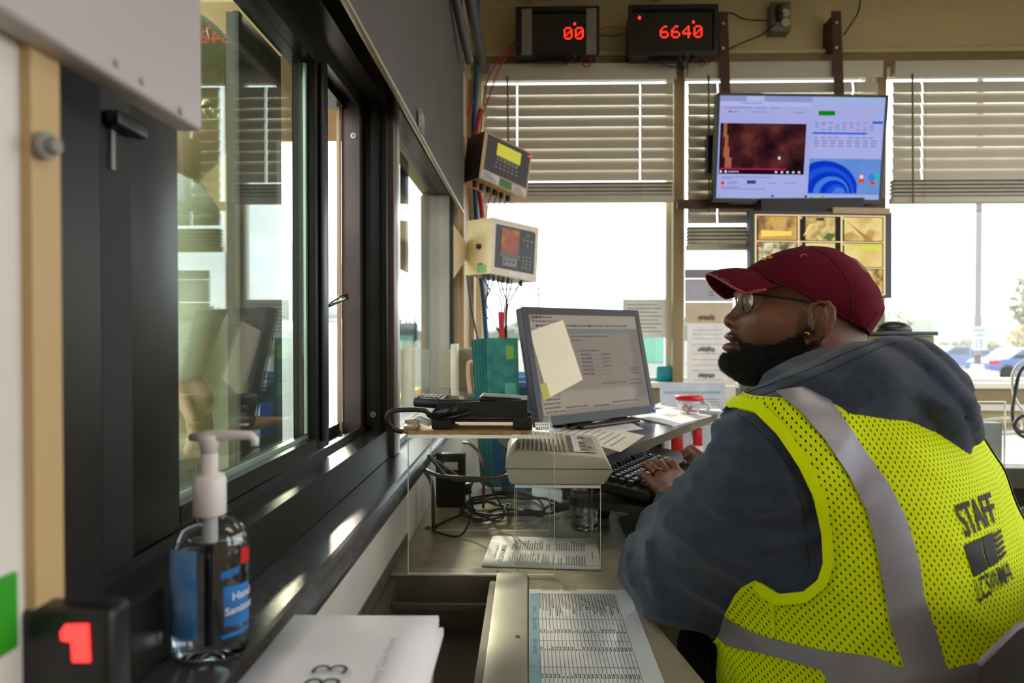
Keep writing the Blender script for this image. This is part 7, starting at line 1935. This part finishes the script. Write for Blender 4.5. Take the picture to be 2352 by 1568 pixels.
cap = npbuild('baseball_cap', Vc3, Fc3, M_cap, person); cap['label'] = 'faded maroon baseball cap'
cap_bvh = BVHTree.FromPolygons(Vc2.tolist(), Fc2.tolist())
aT, zT = HB(1624, 627, 0); aA, zA = HB(1716, 617, 0); aE, zE = HB(1806, 660, .082)
def vis(phi, s):
    sp_, cp_ = math.sin(phi), max(0, math.cos(phi)); bb = .0815 * sp_
    a1 = aE - (aE - aT) * cp_ ** .75; a0_ = aE - (aE - aA) * cp_ ** .9
    zl_ = HB(1700, 672, .07)[1]
    q = sp_ * sp_
    z1_ = zT + (zl_ - zT) * min(1, q / .80) ** 1.05 if q < .80 else zl_ + (zE - zl_) * (q - .80) / .20
    z0_ = zA + (zE - zA) * q
    a = a0_ + (a1 - a0_) * s; z = z0_ + (z1_ - z0_) * s + .004 * math.sin(math.pi * s) * cp_
    b_out = bb * (1 + .02 * s)
    return HW(a, b_out, z)
def visor_mesh(t0, t1, s0, s1, off0, off1, nphi=48, ns=14):
    top = []; 
    for i in range(nphi + 1):
        phi = -math.pi / 2 + math.pi * (t0 + (t1 - t0) * i / nphi)
        for j in range(ns + 1): top.append(vis(phi, s0 + (s1 - s0) * j / ns))
    n = len(top); b = []
    vs = [p + Vector((0, 0, off1)) for p in top] + [p + Vector((0, 0, off0)) for p in top]
    fs = []; k = ns + 1
    for i in range(nphi):
        for j in range(ns):
            q = (i * k + j, i * k + j + 1, (i + 1) * k + j + 1, (i + 1) * k + j); fs.append(q[::-1]); fs.append(tuple(x + n for x in q))
        for j in (0, ns):
            p, q = i * k + j, (i + 1) * k + j; fs.append((p, q, q + n, p + n) if j else (q, p, p + n, q + n))
    return vs, fs
b = MB(); b.use(M_cap, True); vs, fs = visor_mesh(.05, .95, 0, 1, -.0032, 0); b.add(vs, fs); b.build('visor', None, cap)
b = MB(); b.use(M_capd, True); 
edge = [vis(-math.pi / 2 + math.pi * (.06 + .88 * i / 50), 1.0) + Vector((0, 0, -.0016)) for i in range(51)]
b.tube(edge, .0019, 6); b.build('frayed_edge', None, cap)
b = MB(); b.use(mat('fray', 'b86a70', .9)); rr = random.Random(2)
for k in range(40):
    t = .62 + .12 * rr.random(); p = vis(-math.pi / 2 + math.pi * t, 1 - .05 * rr.random()) + Vector((0, 0, .0005)); b.tube([p, p + Vector((rr.uniform(-.002, .002), rr.uniform(-.002, .001), rr.uniform(-.001, .0015)))], .0003, 3)
b.build('loose_threads', None, cap)
M_cs = mat('cap_seam', '4e0e1a', .9)
raylines(cap_bvh, [(1720, 618), (1742, 628), (1776, 642), (1806, 656)], .0012, M_cs, 'visor_seam', cap)
raylines(cap_bvh, [(1862, 569), (1905, 590), (1945, 640), (1958, 690), (1955, 728)], .0009, M_cs, 'panel_seam', cap)
raylines(cap_bvh, [(1858, 568), (1810, 588), (1780, 610), (1782, 640)], .0009, M_cs, 'panel_seam', cap)
raylines(cap_bvh, [(1812, 652), (1873, 687), (1925, 718), (1974, 750)], .0008, M_cs, 'hem_stitching', cap)
raylines(cap_bvh, [(1838, 590), (1843, 585), (1850, 584), (1853, 588)], .0012, M_capd, 'eyelet', cap)
raylines(cap_bvh, [(1984, 762), (1996, 744), (2008, 730), (2014, 716)], .0014, M_cs, 'back_strap', cap)
for l_ in ([(1752, 594), (1758, 597), (1763, 590), (1768, 594)], [(1766, 590), (1773, 593), (1770, 588)]): raylines(cap_bvh, l_, .0016, mat('gold_thread', 'd8a018', .5), 'gold_emblem', cap, lift=.0006)

# --- glasses, earring, ring
gl = thing('eyeglasses', None, None, HO) if False else None
M_fr = mat('frame_gunmetal', '2e2e33', .25, .8)
def gp(px, py, b): a, z = HB(px, py, b); return HW(a, b, z)
b = MB(); b.use(M_fr)
lens_n = []
for s in (1, -1):
    # rim points in the lens plane: inner side nearer the nose
    rim = [(1706, 677, .014), (1714, 674, .030), (1729, 675, .056), (1731, 690, .059), (1728, 706, .056), (1720, 716, .040), (1710, 714, .022), (1705, 697, .013)]
    pts = []
    for x, y, bb in rim: a, z = HB(x, y, bb); pts.append(HW(a, bb * s, z))
    sp_ = spline(pts, 5, True); b.tube(sp_, .0010, 6, True); lens_n.append(sp_)
    tp0 = [(1729, 676, .060), (1742, 677, .066), (1766, 680, .071), (1805, 685, .0765), (1845, 691, .081), (1874, 696, .080)]
    tt = []
    for x, y, bb in tp0: a, z = HB(x, y, bb); tt.append(HW(a, bb * s, z))
    b.tube(spline(tt, 5), .0014, 6)
br = [HW(HB(1704, 684, .0)[0], bb, HB(1704, 684, 0)[1]) for bb in (-.014, -.006, .006, .014)]; b.tube(br, .0011, 6)
eg = b.build('eyeglasses', None, person); eg['label'] = 'thin dark metal eyeglasses'
for sp_ in lens_n:
    b = MB(); b.use(pane('lens', 'f2f4f4', 1.5, gain=1.2, base=.02), False); c = sum(sp_, Vector()) / len(sp_) + hd * .0006; n_ = len(sp_)
    b.add([c] + sp_, [(0, i + 1, (i + 1) % n_ + 1) for i in range(n_)], None, False); b.build('lens', None, eg)
q = gp(1853, 772, .083); b = MB(); b.use(mat('gold', 'd8981c', .2, 1.0, var=.05))
b.tube([q + (hd * math.cos(t) * .4 + hl * math.sin(t) * .6) * .006 + Vector((0, 0, math.sin(t + .6) * .0055)) for t in [i * math.pi / 8 for i in range(16)]], .0016, 8, True); b.build('hoop_earring', None, person)
q0 = P(1515, 1093, 1.377); q1 = P(1503, 1079, 1.393); ax = (q1 - q0).normalized(); cq = q0 + (q1 - q0) * .45; u_ = ax.orthogonal().normalized(); w_ = ax.cross(u_)
b = MB(); b.use(M_black); b.tube([cq + (u_ * math.cos(t) + w_ * math.sin(t)) * .0106 for t in [i * math.pi / 12 for i in range(24)]], .0022, 8, True)
b.use(mat('gold_dull', 'b08860', .25, 1.0)); cq2 = cq; b.tube([cq2 + (u_ * math.cos(t) + w_ * math.sin(t)) * .0118 for t in [i * math.pi / 12 for i in range(24)]], .0014, 8, True); b.build('finger_ring', None, person)
# nails on the near hand
for (x, y, Y_) in ((1471, 1086, 1.398), (1480, 1064, 1.419), (1494, 1062, 1.44)):
    q = P(x, y, Y_ - .006); bm = bmesh.new(); bmesh.ops.create_uvsphere(bm, u_segments=12, v_segments=8, radius=.0042); b = MB(); b.use(mat('nail', 'b08468', .3), True); b.bm(bm, Matrix.Translation(q) @ Matrix.Diagonal((1, 1, .45, 1))); bm.free(); b.build('fingernail', None, person)

# trousers, shoes
def leg_field(X, Y, Z_):
    d = sd_cap(X, Y, Z_, (.47, .90, .52), (.55, 1.0, .52), .14, .14)
    for (hx_, hy_), (kx, ky) in (((.44, .88), (.20, 1.18)), ((.57, 1.02), (.38, 1.40))):
        d = smin(d, sd_chain(X, Y, Z_, [((hx_, hy_, .55), .095), ((kx, ky, .53), .068), ((kx - .02, ky - .02, .10), .050)], .03), .04)
    return smax(d, .08 - Z_, .005)
Vl, Fl = iso(leg_field, (.08, .70, .06), (.75, 1.50, .72), .013, 1); npbuild('trousers', Vl, Fl, M_pant, person)
for kx, ky in ((.18, 1.16), (.36, 1.38)):
    def sh(X, Y, Z_): return smax(smin(sd_cap(X, Y, Z_, (kx + .02, ky - .02, .055), (kx - .12, ky + .12, .04), .05, .042), sd_cap(X, Y, Z_, (kx, ky, .05), (kx, ky, .12), .045, .045), .02), .005 - Z_, .004)
    v, f = iso(sh, (kx - .22, ky - .12, -.01), (kx + .12, ky + .22, .18), .009, 1); npbuild('shoe', v, f, M_black, person)

# office chair under him
oc = thing('office_chair', 'dark upholstered office chair the worker sits on', 'office chair', (.52, .93, 0))
M_up = mat('chair_fabric', '34302e', .85, var=.1, scale=80, bump=.3, bscale=800)
ca = math.atan2(bf.y, bf.x); Mc = Matrix.Translation((.50, .945, 0)) @ Matrix.Rotation(ca, 4, 'Z')      # x forward, y to his left
b = MB(); b.box((-.24, -.25, .36), (.24, .25, .395), Mc, bev=.015); b.build('seat', M_up, oc)
b = MB(); pf_ = []
n = 14; vs = []; fs = []
for i in range(n + 1):
    v = -.25 + .50 * i / n; uu = abs(v) / .25; ztop_ = .905 - .045 * (max(0, uu - .75) / .25) ** 1.5
    for j in range(n + 1):
        zz = .42 + (ztop_ - .42) * j / n
        vs.append((-.228 + .085 * uu ** 2 - .012 * (j / n), v, zz)); 
m_ = len(vs); vs += [(x - .035, y, z) for x, y, z in vs]; k = n + 1
for i in range(n):
    for j in range(n):
        q = (i * k + j, i * k + j + 1, (i + 1) * k + j + 1, (i + 1) * k + j); fs.append(q[::-1]); fs.append(tuple(x + m_ for x in q))
    for e0, e1 in (((i, 0), (i + 1, 0)), ((i + 1, n), (i, n)), ((0, i + 1), (0, i)), ((n, i), (n, i + 1))):
        p = e0[0] * k + e0[1]; q = e1[0] * k + e1[1]; fs.append((p, q, q + m_, p + m_))
b.use(M_up, True); b.add(vs, fs, Mc); b.build('backrest', None, oc)
b = MB(); b.tube([Mc @ Vector(vs[i * k + n]) + Vector((0, 0, .002)) for i in range(n + 1)], .003, 6); b.build('piping', mat('piping', '8c8a90', .5), oc)
b = MB(); b.box((-.03, -.03, .12), (.03, .03, .359), Mc); b.build('column', M_black, oc)
b = MB(); b.tube([Mc @ Vector((-.26, 0, .42)), Mc @ Vector((-.2, 0, .345)), Mc @ Vector((0, 0, .345))], .018, 8); b.build('back_bracket', M_black, oc)
for i in range(5):
    a = i * 2 * math.pi / 5; b = MB(); b.tube([Mc @ Vector((0, 0, .13)), Mc @ Vector((.28 * math.cos(a), .28 * math.sin(a), .085))], [.025, .014], 8); b.build('base_arm', M_black, oc)
    c = Mc @ Vector((.28 * math.cos(a), .28 * math.sin(a), .032)); b = MB(); b.cyl(c + Vector((0, -.015, 0)), c + Vector((0, .015, 0)), .030, n=16); b.build('castor', M_black, oc)
# second chair at the back counter: its rounded navy back shows past his vest
nc = thing('task_chair', 'navy chair back showing behind the yellow vest at the edge of the desk', 'office chair', (1.52, 1.75, 0))
q = P(2420, 1262, 1.5); 
bm = bmesh.new(); bmesh.ops.create_uvsphere(bm, u_segments=32, v_segments=20, radius=1); b = MB(); b.use(mat('navy_fabric', '2a3144', .9, var=.08, bump=.2), True); b.bm(bm, Matrix.Translation((q.x, 1.5, q.z - .02)) @ Matrix.Diagonal((.125, .05, .13, 1))); bm.free(); b.build('backrest', None, nc)
b = MB(); b.tube([(q.x, 1.53, q.z - .1), (q.x, 1.58, .45), (q.x, 1.75, .42)], .018, 8); b.build('back_bracket', M_black, nc)
b = MB(); b.box((q.x - .22, 1.55, .43), (q.x + .22, 1.98, .49), bev=.02); b.build('seat', mat('navy_fabric', '2a3144', .9), nc); b = MB(); b.cyl((q.x, 1.75, .03), (q.x, 1.75, .43), .025); b.cyl((q.x, 1.75, .002), (q.x, 1.75, .03), .25, .05, n=24); b.build('pedestal', M_black, nc)

# ================================================================== customer outside the service window
M_sh = mat('pale_shirt', 'c6d0bc', .8, var=.06, bump=.1, bscale=300); M_sk2 = mat('skin_pale', 'a8886c', .55, var=.06); M_dcap = mat('dark_cap', '20261f', .7, var=.1)
oy = 1.2
def Q(px, py, Y=oy): return tuple(P(px, py, Y))
def cust(X, Y, Z_):
    d = sd_ell(X, Y, Z_, Q(415, 250), (.088, .074, .115))
    d = smin(d, sd_ell(X, Y, Z_, Q(425, 320), (.062, .055, .052)), .03)
    d = smin(d, sd_ell(X, Y, Z_, Q(498, 268), (.016, .012, .02)), .015)
    d = smin(d, sd_cap(X, Y, Z_, Q(385, 330), Q(365, 420), .055, .062), .03)
    return d
vo, fo = iso(cust, (-.86, 1.05, Z(.18)), (-.45, 1.35, Z(.60)), .006, 1)
org_ = (-.66, 1.2, -.12)
cp2 = npbuild('person', vo - np.array(org_), fo, M_sk2); cp2.location = org_; cp2['wp'] = org_
tag(cp2, 'standing customer in dark cap and pale shirt seen through the service window glass', 'person')
def shirt(X, Y, Z_):
    d = sd_ell(X, Y, Z_, Q(335, 830), (.155, .20, .36))
    d = smin(d, sd_cap(X, Y, Z_, Q(372, 505, 1.06), Q(372, 505, 1.34), .075, .075), .06)
    d = smin(d, sd_chain(X, Y, Z_, [(Q(400, 525, 1.08), .07), (Q(452, 660, 1.10), .055), (Q(400, 830, 1.08), .05)], .02), .03)
    d = smin(d, sd_chain(X, Y, Z_, [(Q(400, 525, 1.33), .07), (Q(445, 720, 1.34), .055), (Q(462, 840, 1.28), .05)], .02), .03)
    return d + vnoise(X, Y, Z_, 45, 4) * .006
vo, fo = iso(shirt, (-.95, .92, Z(-.62)), (-.44, 1.48, Z(.31)), .011, 1); sh_ = npbuild('shirt', vo, fo, M_sh, cp2)
vo, fo = iso(lambda X, Y, Z_: smin(sd_chain(X, Y, Z_, [(Q(365, 1180, 1.12), .11), ((-.68, 1.12, .35), .075), ((-.68, 1.12, -.05), .06)], .03), sd_chain(X, Y, Z_, [(Q(365, 1180, 1.28), .11), ((-.68, 1.3, .35), .075), ((-.68, 1.3, -.05), .06)], .03), .03), (-.98, .96, -.13), (-.48, 1.46, Z(-.2)), .014, 1); npbuild('trousers', vo, fo, mat('jeans', '3c4454', .85), cp2)
for yy in (1.12, 1.3):
    b = MB(); b.box((-.75, yy - .045, -.1185), (-.52, yy + .045, -.03), bev=.025); b.build('shoe', M_black, cp2)
for k, (yy, px, py) in enumerate(((1.08, 405, 850), (1.28, 466, 855))):
    w0 = Vector(Q(px, py, yy)); 
    def hf2(X, Y, Z_):
        d = sd_cap(X, Y, Z_, w0, w0 + Vector((.03, 0, -.045)), .028, .030)
        for j in range(4): d = smin(d, sd_chain(X, Y, Z_, [(tuple(w0 + Vector((.035, -.024 + .016 * j, -.07))), .010), (tuple(w0 + Vector((.04, -.026 + .017 * j, -.10))), .009), (tuple(w0 + Vector((.03, -.026 + .017 * j, -.125))), .0075)], .003), .006)
        return smin(d, sd_cap(X, Y, Z_, w0 + Vector((.02, -.03, -.03)), w0 + Vector((.05, -.05, -.075)), .012, .009), .008)
    vo, fo = iso(hf2, w0 + Vector((-.04, -.07, -.15)), w0 + Vector((.09, .06, .05)), .005, 1); npbuild('hand', vo, fo, M_sk2, cp2)
def ccap(X, Y, Z_):
    d = sd_ell(X, Y, Z_, Q(418, 175), (.100, .085, .115)); return smax(d, Q(418, 205)[2] - Z_ - .12 * (X - Q(418, 205)[0]), .003)
vo, fo = iso(ccap, (-.86, 1.08, Z(.35)), (-.44, 1.32, Z(.66)), .006, 1); cc_ = npbuild('cap', vo, fo, M_dcap, cp2); cc_['label'] = 'dark cap with a ringed emblem'
b = MB(); b.use(M_dcap, True); vs = []; n = 12
p0 = Vector(Q(470, 196)); 
for i in range(n + 1):
    t = -1 + 2 * i / n; 
    for s, ex in ((0, 0), (1, .085 * math.sqrt(max(0, 1 - t * t * .9)))): vs.append(p0 + Vector((ex - .02, .075 * t, -.012 * s - .02 * t * t)))
m_ = len(vs); vs += [v - Vector((0, 0, .004)) for v in vs]
fs = []
for i in range(n): q = (2 * i, 2 * i + 1, 2 * i + 3, 2 * i + 2); fs.append(q); fs.append(tuple(x + m_ for x in q)[::-1]); fs.append((2 * i + 1, 2 * i + 1 + m_, 2 * i + 3 + m_, 2 * i + 3))
b.add(vs, fs); b.build('brim', None, cc_)
b = MB(); b.use(mat('emblem_pale', 'a8b09c', .6)); c = Vector(Q(492, 105, 1.17)); b.tube([c + Vector((-.01 * abs(math.sin(t)), -.018 * math.cos(t), .032 * math.sin(t))) for t in [i * math.pi / 12 for i in range(24)]], .0018, 5, True)
b.tube([c + Vector((.004, -.01, -.04)), c + Vector((.008, .02, -.042))], .002, 5); b.build('emblem', None, cc_)
b = MB(); b.use(mat('mirror_lens', 'c8c890', .12, .7)); bm = bmesh.new(); bmesh.ops.create_uvsphere(bm, u_segments=20, v_segments=12, radius=1); b.smooth = True
for yy in (1.165, 1.235): b.bm(bm, Matrix.Translation(Vector(Q(484, 252, yy))) @ Matrix.Diagonal((.012, .030, .021, 1)))
bm.free(); b.use(M_black); b.tube([Vector(Q(492, 240, 1.14)), Vector(Q(440, 250, 1.125)), Vector(Q(395, 262, 1.125))], .003, 6); b.build('sunglasses', None, cp2)
b = MB(); b.use(M_chrome)
for i in range(26):
    t = i / 25; c = Vector(Q(392 + 10 * math.sin(t * 5), 470 + 260 * t, 1.03)); bm = bmesh.new(); 
    b.tube([c + Vector((math.cos(a) * .004, 0, math.sin(a) * .0065)) for a in [k * math.pi / 3 for k in range(6)]], .0012, 4, True); bm.free()
b.build('key_chain', None, cp2)
